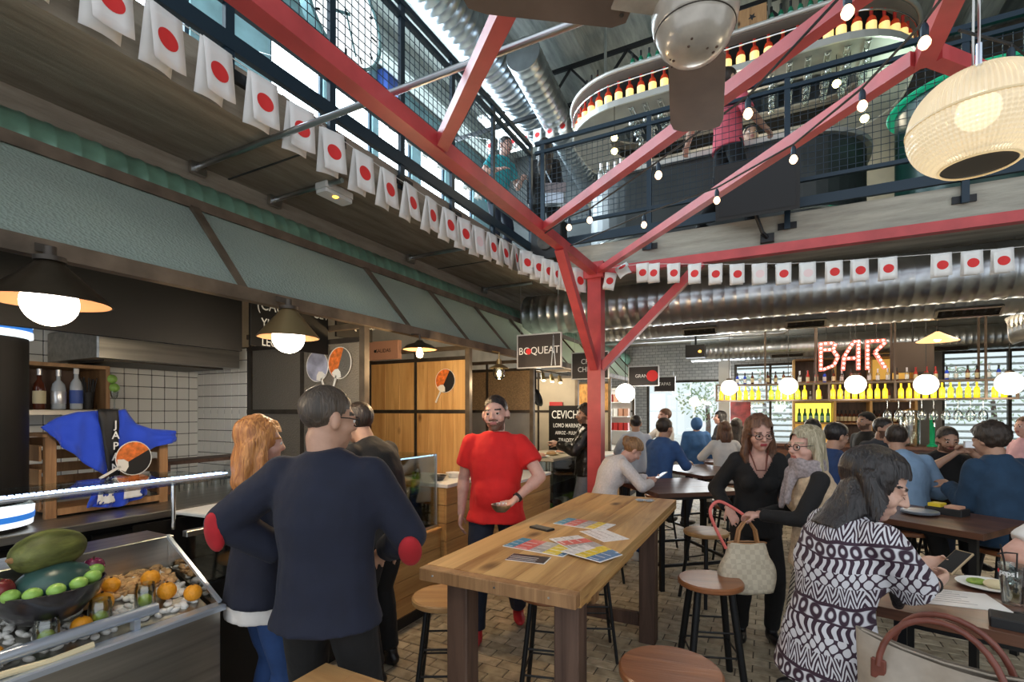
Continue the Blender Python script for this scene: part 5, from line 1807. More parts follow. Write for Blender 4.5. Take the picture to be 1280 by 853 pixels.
for k, (x, y, z) in enumerate([(-1.95, 6.9, 5.55), (-1.95, 6.9, 5.36), (1.0, 7.15, 5.15), (.86, 7.15, 5.45), (.72, 7.15, 5.65)]):
    t = thing('filament_bulb', ['upper yellow bulb beside the upstairs bar at left', 'lower yellow bulb beside the upstairs bar at left', 'lowest yellow bulb above the round green counter', 'middle yellow bulb above the round green counter', 'highest yellow bulb above the round green counter'][k], 'bulb', (x, y, z))
    obj('bulb', MB().ball((0, 0, 0), .045, 14, 10), emis('yellow_bulb', (1, .85, .35), 7), t, True)
    obj('cord', MB().tube([(0, 0, .04), (0, 0, RZ - z)], .005, 5), 'wire', t)
point('bar_light', (-.5, 8.0, 5.7), 45, (1, .85, .62), .3)
point('bar_light', (1.4, 7.6, 5.6), 18, (.75, 1, .8), .2)
one('roller_shutter', MB().box((1.9, 0, 0), (4.4, .05, 2.6)), 'dark_frame', 'dark corrugated shutter at the upper right behind the lamp', 'shutter', (0, 10.2, 5.0))
# ================================================================ THE BAR AT THE BACK
M['bar_yellow'] = mat('bar_yellow', (.80, .55, .02), .25, emit=(1, .66, .02), es=.5)  # backlight painted in: the bottles carry it as their own glow
M['bar_lime'] = mat('bar_lime', (.42, .55, .04), .2, emit=(.6, .8, .02), es=.35)  # same backlight put into the lime green bottles as glow
M['iron_brown'] = mat('iron_brown', (.10, .07, .05), .5, .4)
br = thing('bar_shelf', 'long hanging iron shelf of glowing yellow bottles above the bar', 'shelf', (1.1, 9.5, 1.85), world=True)
SX0, SX1 = -.84, 3.08
for z in (1.845, 2.115):
    obj('shelf_board', MB().box((SX0, 9.36, z), (SX1, 9.66, z + .025)), 'iron_brown', br)
for x in (SX0, -.06, .62, .83, 1.68, 2.72, SX1 - .03):
    obj('upright', MB().box((x, 9.36, 1.87), (x + .03, 9.39, 2.115)), 'iron_brown', br)
for x in (-.08, .66, 1.68, 2.72):
    for y in (9.37, 9.64):
        obj('hanging_rod', MB().box((x, y, 2.14), (x + .025, y + .025, 3.28)), 'iron_brown', br)
yb = bottle_meshes('yellow', 'bar_yellow', None, 'bar_yellow', .80, 1.25)
lb_ = bottle_meshes('limeb', 'bar_lime', None, 'bar_lime', .80, 1.35)
k = 0
x = SX0 + .08
while x < SX1 - .08:
    if min(abs(x - u) for u in (-.045, .635, .845, 1.695, 2.735)) > .055:
        g = -.03 < x < .42
        put_bottle(lb_ if g else yb, 'bar_bottle', '%s %s bottle from the left on the hanging bar shelf' % (ORD[k], 'lime green' if g else 'glowing yellow'), (x, 9.5, 1.871), 'bottles on the hanging bar shelf')
        k += 1
    x += .098
tb = [bottle_meshes('t1', 'amber', 'label_cream', 'black', .72), bottle_meshes('t2', 'glass_item', 'white', 'cap_silver', .70), bottle_meshes('t3', 'spirit_red', 'label_cream', 'spirit_red', .72), bottle_meshes('t4', 'happi_blue' if 'happi_blue' in M else 'label_blue', 'white', 'black', .70)]
for k in range(30):
    x = -.5 + k * .118
    i = 2 if k in (9, 10, 21, 22, 23) else random.choice((0, 0, 1, 3))
    put_bottle(tb[i], 'bar_bottle', '%s %s bottle from the left along the top of the hanging bar shelf' % (ORD[k], ['brown', 'clear', 'red', 'blue'][i]), (x, 9.5 + .05 * (k % 2), 2.141), 'bottles on top of the hanging bar shelf')
hr = [1.62 + .14 * k for k in range(9)]
for k, x in enumerate(hr):
    o = tag(obj('wine_glass', stem, None), '%s wine glass from the left hanging under the bar shelf' % ORD[k], 'glass', 'glasses under the bar shelf')
    o.location = (x, 9.5, 1.845)
    o.scale = (1.25, 1.25, 1.25)
bcn = thing('bar_counter', 'long dark bar counter under the hanging shelf of bottles', 'counter', (1.2, 10.1, 0), world=True)
obj('front', MB().box((-.75, 9.98, .0), (4.2, 10.02, 1.06)), 'dark_wood', bcn)
obj('top', MB().bbox((-.8, 9.92, 1.061), (4.25, 10.5, 1.11), .005), 'dark_wood', bcn)
bb = thing('back_bar_cabinet', 'lit wooden back bar cabinet with bottle niches behind the bar', 'cabinet', (1.0, 11.9, 0), world=True)
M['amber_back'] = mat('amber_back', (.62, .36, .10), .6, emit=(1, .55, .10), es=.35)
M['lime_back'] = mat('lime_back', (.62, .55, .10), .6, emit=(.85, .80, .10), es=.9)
for x in (.42, 1.12, 1.70, 2.38):
    obj('upright', MB().box((x, 11.55, 0), (x + .04, 11.95, 2.72)), 'pine_z', bb)
for z in (.9, 1.42, 1.85, 2.25, 2.70):
    obj('shelf_board', MB().box((.46, 11.56, z), (2.38, 11.94, z + .03)), 'crate', bb)
obj('back_board', MB().box((.42, 11.951, .9), (2.42, 11.97, 2.73)), 'dark_leg', bb)
obj('lit_niche', MB().box((.47, 11.935, 1.46), (1.11, 11.949, 1.84)), 'lime_back', bb)
obj('lit_niche', MB().box((.47, 11.935, .94), (1.11, 11.949, 1.41)), 'amber_back', bb)
obj('lit_niche', MB().box((1.75, 11.935, 2.29), (2.37, 11.949, 2.69)), 'amber_back', bb)
for k in range(6):
    put_bottle(green_b, 'green_bottle', '%s green bottle from the left in the lit niche of the back bar' % ORD[k], (.54 + k * .1, 11.75, 1.451), 'green bottles in the lit niche')
for k in range(14):
    x = 1.20 + (k % 7) * .068 if k < 7 else 1.80 + (k - 7) * .08
    put_bottle(dark_b, 'dark_bottle', '%s dark bottle from the left on the middle shelf of the back bar' % ORD[k], (x, 11.75, 1.451), 'dark bottles on the back bar')
for k in range(10):
    put_bottle(tb[k % 3], 'bar_bottle', '%s bottle from the left on the upper shelf of the back bar' % ORD[k], (.55 + k * .185, 11.75, 1.881), 'bottles on the upper back bar shelf')
one('red_poster', MB().bbox((-.24, 0, -.34), (.24, .03, .34), .004), mat('red_poster', (.30, .04, .035), .5, nscale=5, namp=.8), 'dark red patterned board on the pillar behind the bar', 'board', (-.42, 10.9, 1.35))
bpy.data.objects['red_poster'].location = (-.62, 12.46, 1.55)
cl = struct('trim_1', MB().box((-.98, 11.6, 0), (-.76, 11.82, 3.295)), 'white')
struct('trim_2', MB().box((2.30, 12.1, 0), (2.9, 12.45, 3.295)), 'grey_wall')
one('menu_board', MB().bbox((-.26, 0, -.24), (.26, .03, .24), .004), 'iron_brown', 'brown framed board hanging above the shelf right of the bar sign', 'board', (1.98, 9.72, 2.52))
obj('hook_rod', MB().tube([(0, .015, .24), (0, .015, .775)], .01, 6), 'wire', bpy.data.objects['menu_board'])
# tap tower
t = thing('beer_tap', 'glossy green beer tap tower on the bar', 'tap', (2.30, 10.1, 1.111))
obj('tower', MB().lathe([(0, 0), (.07, 0), (.07, .02), (.035, .05), (.035, .42), (.045, .45), (.03, .50), (0, .51)], n=20), mat('tap_green', (.01, .35, .14), .2), t, True)
obj('spout', MB().tube([(0, -.03, .38), (0, -.13, .38), (0, -.14, .32)], .012, 8), 'chrome', t, True)
obj('tap_handle', MB().tube([(0, -.07, .39), (0, -.07, .52)], [.01, .02], 8), 'black', t, True)
t = thing('glass_tank', 'tall clear glass drinks tank beside the green tap', 'tank', (2.02, 10.15, 1.111))
obj('tank', MB().lathe([(0, 0), (.12, 0), (.14, .03), (.14, .46), (.11, .54), (.10, .54), (.13, .45), (.13, .035), (0, .02)], n=28), 'glass_item', t, True)
obj('lid', MB().lathe([(0, .545), (.115, .545), (.115, .57), (.02, .60), (0, .60)], n=24), 'chrome', t, True)

# globe lamps over the bar
for k, (x, z) in enumerate([(-.604, 2.075), (.265, 2.082), (1.158, 2.086), (2.001, 2.065), (2.894, 2.055)]):
    t = thing('globe_lamp', '%s white globe lamp from the left above the bar' % ORD[k], 'lamp', (x, 9.1, z), 0, 'globe lamps above the bar')
    r = [.13, .137, .142, .147, .155][k]
    obj('globe', MB().ball((0, 0, 0), r, 26, 18), 'globe_white' if 'globe_white' in M else M.setdefault('globe_white', emis('globe_white', (1, .94, .80), 1.9)), t, True)
    obj('collar', MB().lathe([(.05, r - .012), (.055, r - .005), (.04, r + .02), (0, r + .025)], n=20), 'iron_brown', t, True)
    obj('cord', MB().tube([(0, 0, r + .02), (0, 0, 3.29 - z)], .005, 6), 'wire', t)
    point('lamp_light', (0, 0, -r - .1), 10, (1, .88, .68), .16, t)

# BAR marquee sign
bs = thing('marquee_sign', 'glowing red marquee sign reading BAR with rows of bulbs', 'sign', (1.13, 9.3, 2.31), world=True)
M['sign_red'] = mat('sign_red', (.62, .07, .05), .4, emit=(1, .22, .15), es=.55)
M['sign_bulb'] = emis('sign_bulb', (1, .78, .64), 6)
Z0, Z1 = 2.315, 2.775


def letter(name, strokes):
    lt = None
    for a, b_ in strokes:
        m_ = MB().bar((a[0], 9.3, a[1]), (b_[0], 9.3, b_[1]), .05, .07, up=(0, 1, 0))
        if lt is None:
            acc = m_
            lt = True
        else:
            acc.add(m_.v, m_.f)
    lo = obj('letter', acc, 'sign_red', bs)
    lo['label'] = 'letter %s of the marquee' % name
    lo['kind'] = 'stuff'
    bm_ = bpy.data.meshes.get('sign_bulb') or MB().ball((0, 0, 0), .015, 8, 6).mesh('sign_bulb', 'sign_bulb', True)
    for a, b_ in strokes:
        L = math.dist(a, b_)
        n = max(1, round(L / .062))
        for i in range(n):
            f = (i + .5) / n
            o = obj('bulb', bm_, None, lo)
            o.location = Vector((a[0] + (b_[0] - a[0]) * f, 9.258, a[1] + (b_[1] - a[1]) * f)) - WORLD[lo.name]
    return lo


x0 = .70
letter('B', [((x0 + .025, Z0), (x0 + .025, Z1)), ((x0 + .05, Z1 - .025), (x0 + .20, Z1 - .025)), ((x0 + .05, 2.65), (x0 + .17, 2.65)), ((x0 + .22, Z1 - .03), (x0 + .19, 2.64)), ((x0 + .19, 2.64), (x0 + .255, 2.53)), ((x0 + .255, 2.53), (x0 + .20, 2.40)), ((x0 + .20, 2.40), (x0 + .05, 2.335))])
x0 = 1.0
letter('A', [((x0 + .02, Z0), (x0 + .035, 2.53)), ((x0 + .035, 2.53), (x0 + .15, 2.74)), ((x0 + .15, Z1 - .02), (x0 + .245, Z1 - .02)), ((x0 + .22, Z0), (x0 + .22, Z1 - .045)), ((x0 + .06, 2.50), (x0 + .195, 2.50))])
x0 = 1.31
letter('R', [((x0 + .025, Z0), (x0 + .025, Z1)), ((x0 + .05, Z1 - .025), (x0 + .25, Z1 - .025)), ((x0 + .25, Z1 - .05), (x0 + .12, 2.58)), ((x0 + .12, 2.58), (x0 + .25, Z0 + .01))])
for x in (.80, 1.12, 1.45):
    obj('hanger', MB().tube([(x, 9.31, Z1 - .005), (x, 9.31, 3.295)], .006, 6), 'wire', bs)
t = thing('pendant_lamp', 'orange glowing cone lamp under the silver ducts at right', 'lamp', (1.85, 7.9, 2.545))
obj('shade', MB().lathe([(.21, 0), (.212, .003), (.05, .10), (.02, .12), (0, .12), (0, .112), (.046, .094), (.205, 0)], n=32), mat('lit_shade', (.8, .55, .3), .5, emit=(1, .55, .22), es=.9), t, True)
obj('bulb', MB().ball((0, 0, .035), .04), 'lamp_warm', t, True)
obj('cord', MB().tube([(0, 0, .12), (0, 0, .75)], .006, 6), 'wire', t)
for k, (x, y) in enumerate([(-.5, 8.4), (.9, 8.4), (2.4, 8.4)]):
    t = thing('track_lamp', '%s short spotlight bar under the slab in front of the bar' % ['left', 'middle', 'right'][k], 'lamp', (x, y, 3.19))
    obj('track', MB().box((-.5, -.02, .07), (.5, .02, .109)), 'cord_white', t)
    obj('spot', MB().tube([(0, 0, .07), (.02, -.03, -.06)], [.03, .045], 14), 'cord_white', t, True)
    obj('lens', MB().ball((.02, -.032, -.062), .036, rz=.014), 'lamp_warm', t, True)
    point('lamp_light', (.02, -.05, -.15), 16, (1, .86, .66), .06, t)

# ================================================================ TABLES AND STOOLS
wt = thing('wooden_table', 'long rough pine bar table with dark square legs in the foreground', 'table', (-1.11, 3.1, 0), world=True)
TX0, TX1, TY0, TY1, TZ = -1.512, -.708, 1.93, 4.42, .92
k = 5
for i in range(k):
    a = TX0 + (TX1 - TX0) * i / k
    obj('top_plank', MB().bbox((a + .0006, TY0 + .062, TZ - .045), (a + (TX1 - TX0) / k - .0006, TY1, TZ), .0015), 'table_top_y', wt)
obj('end_batten', MB().bbox((TX0, TY0, TZ - .06), (TX1, TY0 + .06, TZ - .001), .004), 'crate', wt)
for x in (TX0 + .08, TX0 + .42, TX1 - .12):
    obj('screw', MB().lathe([(0, 0), (.006, 0), (.005, .002), (0, .002)], n=10, M4=Matrix.Rotation(R(90), 4, 'X'), c=(x, TY0 - .0001, TZ - .03)), 'chrome', wt)
obj('side_rail', MB().bbox((TX0, TY0 + .063, TZ - .075), (TX0 + .035, TY1, TZ - .046), .003), 'pine_y', wt)
obj('side_rail', MB().bbox((TX1 - .035, TY0 + .063, TZ - .075), (TX1, TY1, TZ - .046), .003), 'pine_y', wt)
for x in (TX0 + .10, TX1 - .135):
    for y in (2.02, 3.62):
        obj('leg', MB().bbox((x, y, 0), (x + .115, y + .115, TZ - .046), .006), 'dark_leg', wt)
obj('apron', MB().bbox((TX1 - .13, 2.30, TZ - .20), (TX1 - .095, 3.30, TZ - .046), .003), 'pine_y', wt)
obj('apron_block', MB().bbox((TX1 - .14, 2.42, TZ - .22), (TX1 - .08, 2.50, TZ - .046), .003), 'crate', wt)
obj('stretcher', MB().bbox((TX0 + .216, 3.66, .10), (TX1 - .136, 3.71, .19), .004), 'dark_leg', wt)


def bar_table(label, cx, cy, ang, w=.9, d=.9, z=.92):
    t = thing('bar_table', label, 'table', (cx, cy, 0), ang)
    n = 3 if d > .8 else 2
    for i in range(n):
        a = -d / 2 + d * i / n
        obj('top_board', MB().bbox((-w / 2, a + .0007, z - .04), (w / 2, a + d / n - .0007, z), .002), 'dark_wood', t)
    for sx in (-1, 1):
        for sy in (-1, 1):
            x, y = sx * (w / 2 - .07), sy * (d / 2 - .07)
            obj('leg', MB().box((x - .02, y - .02, 0), (x + .02, y + .02, z - .041)), 'black_metal', t)
    for sy in (-1, 1):
        y = sy * (d / 2 - .07)
        obj('crossbar', MB().box((-w / 2 + .091, y - .012, .22), (w / 2 - .091, y + .012, .245)), 'black_metal', t)
        obj('top_rail', MB().box((-w / 2 + .091, y - .012, z - .075), (w / 2 - .091, y + .012, z - .042)), 'black_metal', t)
    for sx in (-1, 1):
        x = sx * (w / 2 - .07)
        obj('crossbar', MB().box((x - .012, -d / 2 + .091, .22), (x + .012, d / 2 - .091, .245)), 'black_metal', t)
    return t


bar_table('dark square bar table where the woman in the white cardigan leans', -.86, 5.30, R(40), .9, .95)
bar_table('dark square bar table in front of the man in the blue shirt', -.77, 6.88, R(46), .9, 1.1)
bar_table('dark bar table farther back where the woman in white sits', -.36, 8.24, R(10), 1.1, .55)
ua = math.atan2(-.24, .97)
bar_table('dark wooden table at the right edge with drinks and papers', .37 + .97 * .75 + .24 * .35, 2.37 - .24 * .75 + .97 * .35, ua, 1.5, .70)
bar_table('dark plank table behind the dark haired woman', .93, 4.66, R(-35), 1.1, .75)
bar_table('dark table between the man with the camera and the man in navy', 1.62, 5.86, R(-30), .9, .7)
sq = thing('square_stool', 'square light wood stool top at the bottom edge by the man in the blazer', 'stool', (-1.23, 1.085, 0), world=True)
for i in range(3):
    obj('top_board', MB().bbox((-1.455 + i * .15 + .0006, .86, .72), (-1.305 + i * .15 - .0006, 1.31, .75), .0015), 'seat_light', sq)
for x in (-1.44, -1.06):
    for y in (.875, 1.255):
        obj('leg', MB().box((x, y, 0), (x + .04, y + .04, .719)), 'dark_leg', sq)
for x in (-1.43, -1.05):
    obj('stretcher', MB().box((x, .916, .25), (x + .02, 1.254, .28)), 'dark_leg', sq)


def make_stool(label, m, r=.19, h=.64, leg=.013, loc=(0, 0, 0), rz=0, th=.035):
    t = thing('bar_stool', label, 'stool', loc, rz, 'round bar stools')
    obj('seat', MB().lathe([(0, h - th), (r - .006, h - th), (r, h - th + .006), (r, h - .008), (r - .008, h), (0, h - .003)], n=40), m, t, True)
    for k in range(4):
        a = R(45 + 90 * k)
        c, s_ = math.cos(a), math.sin(a)
        obj('leg', MB().tube([(c * r * .70, s_ * r * .70, h - th), (c * (r + .035), s_ * (r + .035), 0)], leg, 10), 'black_metal', t, True)
    for z, f in ((.22, 1.12), (.36, 1.02)):
        rr = r * .70 + (r * .30 + .035) * (1 - z / (h - th))
        for k in range(4):
            a, b_ = R(45 + 90 * k), R(135 + 90 * k)
            if z > .3 and k % 2:
                continue
            obj('footrail', MB().tube([(rr * math.cos(a), rr * math.sin(a), z), (rr * math.cos(b_), rr * math.sin(b_), z)], .006, 6), 'black_metal', t)
    return t


make_stool('brown round stool with thick legs on the right of the pine table', 'seat_brown', .192, .64, .021, (-.325, 3.29, 0), R(20))
make_stool('nearest brown round stool at the bottom edge, right of the pine table', 'seat_brown', .20, .66, .021, (-.35, 2.035, 0), R(10))
make_stool('light round stool between the pine counter and the pine table', 'seat_light', .19, .62, .013, (-1.66, 2.36, 0), R(30))
make_stool('light round stool between the pine table and the near dark table', 'seat_light', .19, .62, .015, (-.5, 4.70, 0), R(50))
make_stool('dark legged stool pushed under the near end of the pine table', 'seat_brown', .18, .66, .014, (-1.12, 2.62, 0), R(15))
make_stool('stool pushed under the middle of the pine table', 'seat_brown', .18, .62, .011, (-1.1, 3.32, 0), R(25))
make_stool('stool under the woman in the white cardigan', 'seat_brown', .18, .64, .013, (-1.47, 4.80, 0), R(40))
make_stool('stool under the man in the blue shirt', 'seat_brown', .18, .64, .013, (-1.22, 6.36, 0), R(40))
make_stool('stool under the woman in the white sweater', 'seat_brown', .18, .64, .013, (-.57, 7.66, 0), R(0))
make_stool('stool under the woman in the patterned blouse', 'seat_brown', .15, .69, .013, (.23, 2.26, 0), R(10))
make_stool('stool under the man in the light blue shirt', 'seat_brown', .18, .64, .013, (1.07, 5.47, 0), R(10))
make_stool('stool under the man in the navy jacket', 'seat_brown', .18, .64, .013, (1.58, 5.04, 0), R(10))
make_stool('empty stool beyond the far side of the near dark table', 'seat_brown', .18, .64, .013, (-.36, 5.95, 0), R(30))
make_stool('stool carrying the beige handbag at the bottom right', 'seat_brown', .18, .60, .013, (.47, 1.86, 0), R(0))

for x, y, hh, lb in [(-1.78, 7.45, .70, 'stool under the man in the pale shirt by the window'), (-.48, 8.85, .68, 'stool under the very long haired woman'), (1.53, 6.44, .62, 'stool under the man with the small camera'),
                     (.50, 5.68, .65, 'stool under the man in the navy t-shirt'), (1.08, 7.0, .72, 'stool under the bearded man in dark grey'), (.46, 7.05, .68, 'stool under the dark haired person seen from behind'), (1.40, 3.24, .63, 'stool under the person in the white t-shirt')]:
    make_stool(lb, 'seat_brown', .17, hh, .013, (x, y, 0), R(20))

# ================================================================ THINGS ON THE TABLES
cols = {'cyan': (.03, .30, .50), 'coral': (.72, .14, .13), 'greyp': (.42, .42, .44), 'yellow': (.80, .62, .02), 'whitep': (.80, .80, .82), 'bluep': (.05, .20, .42), 'darkp': (.03, .03, .035)}
for n_, c in cols.items():
    M['print_' + n_] = mat('print_' + n_, c, .35, nscale=60, namp=.18)


def leaflet(label, loc, rz, w, d, bands, th=.004, z=.9205, name='leaflet'):
    """printed leaflet: bands of colour across its width"""
    t = thing(name, label, 'leaflet', (loc[0], loc[1], z), rz, 'leaflets on the pine table')
    obj('pages', MB().bbox((-w / 2, -d / 2, 0), (w / 2, d / 2, th), .001), 'paper', t)
    x = -w / 2 + .003
    for c, f in bands:
        x1 = x + (w - .006) * f
        obj('printed_band', MB().box((x, -d / 2 + .003, th), (x1 - .002, d / 2 - .003, th + .0006)), 'print_' + c, t)
        for q in range(3):
            y = -d / 2 + .02 + q * (d - .04) / 3
            obj('type_line', MB().box((x + .006, y, th + .0006), (x + (x1 - x) * .75, y + .006, th + .0009)), 'paper' if c != 'whitep' else 'print_greyp', t)
        x = x1
    return t


B5 = [('cyan', .2), ('coral', .25), ('greyp', .2), ('yellow', .18), ('whitep', .17)]
leaflet('colourful leaflet lying apart at the far side of the pine table', (-1.10, 3.17), R(-8), .36, .21, B5)
leaflet('colourful leaflet at the left of the fanned leaflets on the pine table', (-1.13, 2.53), R(-6), .38, .21, [('cyan', .18), ('coral', .27), ('greyp', .22), ('yellow', .25), ('bluep', .08)])
leaflet('colourful leaflet on top of the fanned leaflets on the pine table', (-.93, 2.64), R(-38), .40, .20, [('whitep', .2), ('coral', .22), ('greyp', .25), ('yellow', .2), ('bluep', .13)], z=.9265)
leaflet('blue edged leaflet overhanging the right edge of the pine table', (-.83, 2.50), R(-20), .26, .19, [('whitep', .35), ('yellow', .3), ('bluep', .35)], z=.9325)
leaflet('plain white printed sheet at the edge of the pine table', (-.90, 2.95), R(-40), .28, .18, [('whitep', 1)], .001)
leaflet('small black card with white print at the front of the leaflets', (-1.10, 2.30), R(6), .21, .12, [('darkp', 1)], .002)
t = thing('phone', 'dark phone lying alone on the pine table', 'phone', (-1.30, 2.92, .9205), R(-18))
obj('body', MB().bbox((-.08, -.036, 0), (.08, .036, .012), .004), 'black', t)
obj('screen', MB().box((-.074, -.031, .012), (.074, .031, .0125)), 'bar_dark', t)
t = thing('sunglasses', 'folded grey sunglasses at the far end of the pine table', 'sunglasses', (-.93, 4.20, .9215), R(10))
for s_ in (-1, 1):
    obj('lens', MB().lathe([(0, 0), (.026, 0), (.028, .003), (0, .006)], n=18, c=(s_ * .035, 0, .006)), 'bar_dark', t, True)
    obj('rim', MB().tube([(s_ * .035 + .03 * math.cos(a * PI / 8), .03 * math.sin(a * PI / 8), .008) for a in range(17)], .003, 6), 'rim_metal', t, True)
obj('temple', MB().tube([(-.065, 0, .01), (.06, .035, .012), (.08, .03, .004)], .003, 6), 'rim_metal', t, True)
obj('temple', MB().tube([(.065, 0, .01), (-.05, .042, .013), (-.08, .035, .004)], .003, 6), 'rim_metal', t, True)

# right-hand table
def on(u, v):
    return (.37 + .97 * u + .24 * v, 2.37 - .24 * u + .97 * v)


t = thing('soda_glass', 'tall soda glass with ice and two black straws', 'glass', (*on(.40, .38), .9205))
obj('glass', MB().lathe([(0, 0), (.031, 0), (.043, .155), (.0405, .155), (.029, .008), (0, .008)], n=30), 'glass_item', t, True)
obj('drink', MB().lathe([(0, .0085), (.0285, .0085), (.0345, .075), (0, .075)], n=24), glass('cola', (.70, .62, .52), .15), t, True)
for k in range(5):
    m3 = Euler((random.random(), random.random(), random.random())).to_matrix().to_4x4()
    obj('ice_cube', MB().box((-.011, -.011, -.011), (.011, .011, .011)).xf(Matrix.Translation((.013 * math.cos(k * 1.3), .013 * math.sin(k * 1.3), .03 + .021 * k)) @ m3), 'glass_item', t)
obj('lemon_slice', MB().lathe([(0, 0), (.022, 0), (.022, .004), (0, .004)], n=16, M4=Matrix.Rotation(R(60), 4, 'X'), c=(.005, 0, .025)), 'label_cream', t)
obj('straw', MB().tube([(-.01, 0, .01), (-.028, -.01, .17), (-.045, -.03, .235)], .0032, 8), 'black', t, True)
obj('straw', MB().tube([(.012, .005, .01), (.02, .02, .195), (-.02, -.005, .20), (-.05, -.02, .195)], .0032, 8), 'black', t, True)
fx = Vector((-.55, -.83, 0)).normalized()
rx_ = Vector((0, 0, 1)).cross(fx)
for k, ch in enumerate('pepsi'):
    a = (k - 2) * .30
    d = (fx * math.cos(a) + rx_ * math.sin(a)).normalized()
    text('lettering', ch, .030, frame4(d * .0415 + Vector((0, 0, .125)), Vector((0, 0, 1)).cross(d), (0, 0, 1)), 'white', t, .0003, bold=.0006)
dlog = (fx * math.cos(-.98) + rx_ * math.sin(-.98)).normalized()
obj('logo_disc', MB().lathe([(0, 0), (.008, 0), (.008, .0004), (0, .0004)], n=14).xf(frame4(dlog * .0415 + Vector((0, 0, .127)), Vector((0, 0, 1)).cross(dlog), (0, 0, 1))), 'flag_red', t)
t = thing('plate', 'white plate with a sauced snack beside the soda glass', 'plate', (*on(.34, .57), .9205))
obj('dish', MB().lathe([(0, 0), (.07, 0), (.11, .014), (.108, .016), (.07, .005), (0, .005)], n=32), 'white', t, True)
obj('bread', MB().ball((.02, -.02, .022), (.045, .03), 14, 8, .02), 'label_cream', t, True)
obj('greens', MB().ball((-.03, .02, .015), (.04, .03), 12, 8, .014), 'salad', t, True)


def sheet(label, loc, rz, w, d, z, m='paper', th=.0015, nm='paper_sheet'):
    t = thing(nm, label, 'paper', (*loc, z), rz)
    obj('page', MB().box((-w / 2, -d / 2, 0), (w / 2, d / 2, th)), m, t)
    for k in range(6):
        obj('type_line', MB().box((-w * .4, d * (.36 - .13 * k), th), (w * (.1 + .05 * (k % 3)), d * (.39 - .13 * k), th + .0004)), 'print_greyp', t)
    return t


sheet('printed paper menu under the hands of the dark haired woman', on(.22, .30), ua + R(20), .30, .21, .9205)
sheet('white papers behind the plate on the right-hand table', on(.62, .60), ua - R(10), .30, .15, .9205)
sheet('paper napkins crumpled beside the soda glass', on(.52, .20), ua + R(35), .16, .11, .9205)
t = thing('napkin_box', 'black box with red and white marks at the edge of the right-hand table', 'box', (*on(.45, .085), .9205), ua)
obj('body', MB().bbox((-.13, -.05, 0), (.13, .05, .035), .004), 'black', t)
obj('red_mark', MB().ball((-.01, -.0505, .02), .011, 12, 6, .006), 'flag_red', t)
for k in range(5):
    obj('white_mark', MB().box((.012 + .013 * k, -.0512, .010), (.020 + .013 * k, -.0502, .024 + .004 * (k % 2))), 'paper', t)
t = thing('smartphone', 'black phone lying face down on the right-hand table', 'phone', (*on(.47, .25), .9205), ua + R(30))
obj('body', MB().bbox((-.07, -.035, 0), (.07, .035, .010), .003), 'black', t)
obj('camera_bump', MB().bbox((-.06, .005, .010), (-.045, .028, .0115), .0008), 'dark_frame', t)
# table behind
t = thing('condiment_tray', 'black condiment tray with yellow packets on the table behind', 'tray', (1.16, 4.72, .9205), R(-35))
obj('tray', MB().bbox((-.11, -.07, 0), (.11, .07, .05), .005), 'black', t)
obj('packet', MB().bbox((-.10, -.05, .0501), (-.02, .05, .075), .004), 'bar_yellow_matt' if 'bar_yellow_matt' in M else M.setdefault('bar_yellow_matt', mat('bar_yellow_matt', (.75, .55, .03), .5)), t)
obj('packet', MB().bbox((.0, -.05, .0501), (.09, .05, .068), .004), 'salmon', t)
t = thing('plate', 'stacked grey plates on the table behind the dark haired woman', 'plate', (.98, 4.62, .9205))
for k in range(3):
    obj('dish', MB().lathe([(0, .006 * k), (.07, .006 * k), (.115, .014 + .006 * k), (.113, .016 + .006 * k), (.07, .005 + .006 * k), (0, .005 + .006 * k)], n=28), 'rim_metal', t, True)
for k, (x, y, lb) in enumerate([(-.50, 8.25, 'blue cup on the far dark table before the woman in white'), (-.12, 8.3, 'red cup on the far dark table')]):
    one('cup', MB().lathe([(0, 0), (.03, 0), (.04, .09), (.037, .09), (.027, .006), (0, .006)], n=20), ['label_blue', 'flag_red'][k], lb, 'cup', (x, y, .9205), True)

# beige handbag on a stool
M['bag_beige'] = mat('bag_beige', (.34, .29, .235), .55, nscale=25, namp=.10, bump=.08)
hb = thing('handbag', 'beige leather handbag with a brown arched handle at the bottom right', 'handbag', (.46, 1.90, .60), math.atan2(-.15, .32))
def bag(u, v):
    a = 2 * PI * u
    w = .205 + .025 * v
    d = .10 * (1 - .82 * v ** 1.6) + .012
    ex = 2.6
    c, s_ = math.cos(a), math.sin(a)
    x = w * (abs(c) ** (2 / ex)) * (1 if c > 0 else -1)
    y = d * (abs(s_) ** (2 / ex)) * (1 if s_ > 0 else -1)
    z = .36 * v - .03 * v * (1 - (x / .23) ** 2)
    f = .018 * math.sin(7 * x / .2 + 4 * v) * math.sin(PI * v) ** 1.5 + .022 * noise.noise(Vector((x * 9, y * 9, z * 7)))
    return (x, y + f, z)
bm_ = MB().grid(bag, 64, 24)
n0 = len(bm_.v)
bm_.v.append(Vector((0, 0, 0)))
for i in range(64):
    bm_.f.append([(i + 1) * 25, i * 25, n0])
    bm_.mi.append(0)
obj('body', bm_, 'bag_beige', hb, 'all')
obj('zip', MB().tube([(-.21, 0, .357), (-.1, 0, .336), (0, 0, .330), (.1, 0, .336), (.21, 0, .357)], .004, 8), 'bag_beige', hb, True)
for s_ in (-1, 1):
    pts = [Vector((.145 * math.cos(PI * q / 16), s_ * (.066 - .03 * math.sin(PI * q / 16)), .285 + .175 * math.sin(PI * q / 16))) for q in range(17)]
    obj('handle', MB().tube(pts, .009, 10), 'brown_leather', hb, True)
    for q in (-1, 1):
        obj('handle_tab', MB().bbox((q * .145 - .020, s_ * .062 - .007, .245), (q * .145 + .020, s_ * .062 + .007, .305), .004), 'brown_leather', hb)
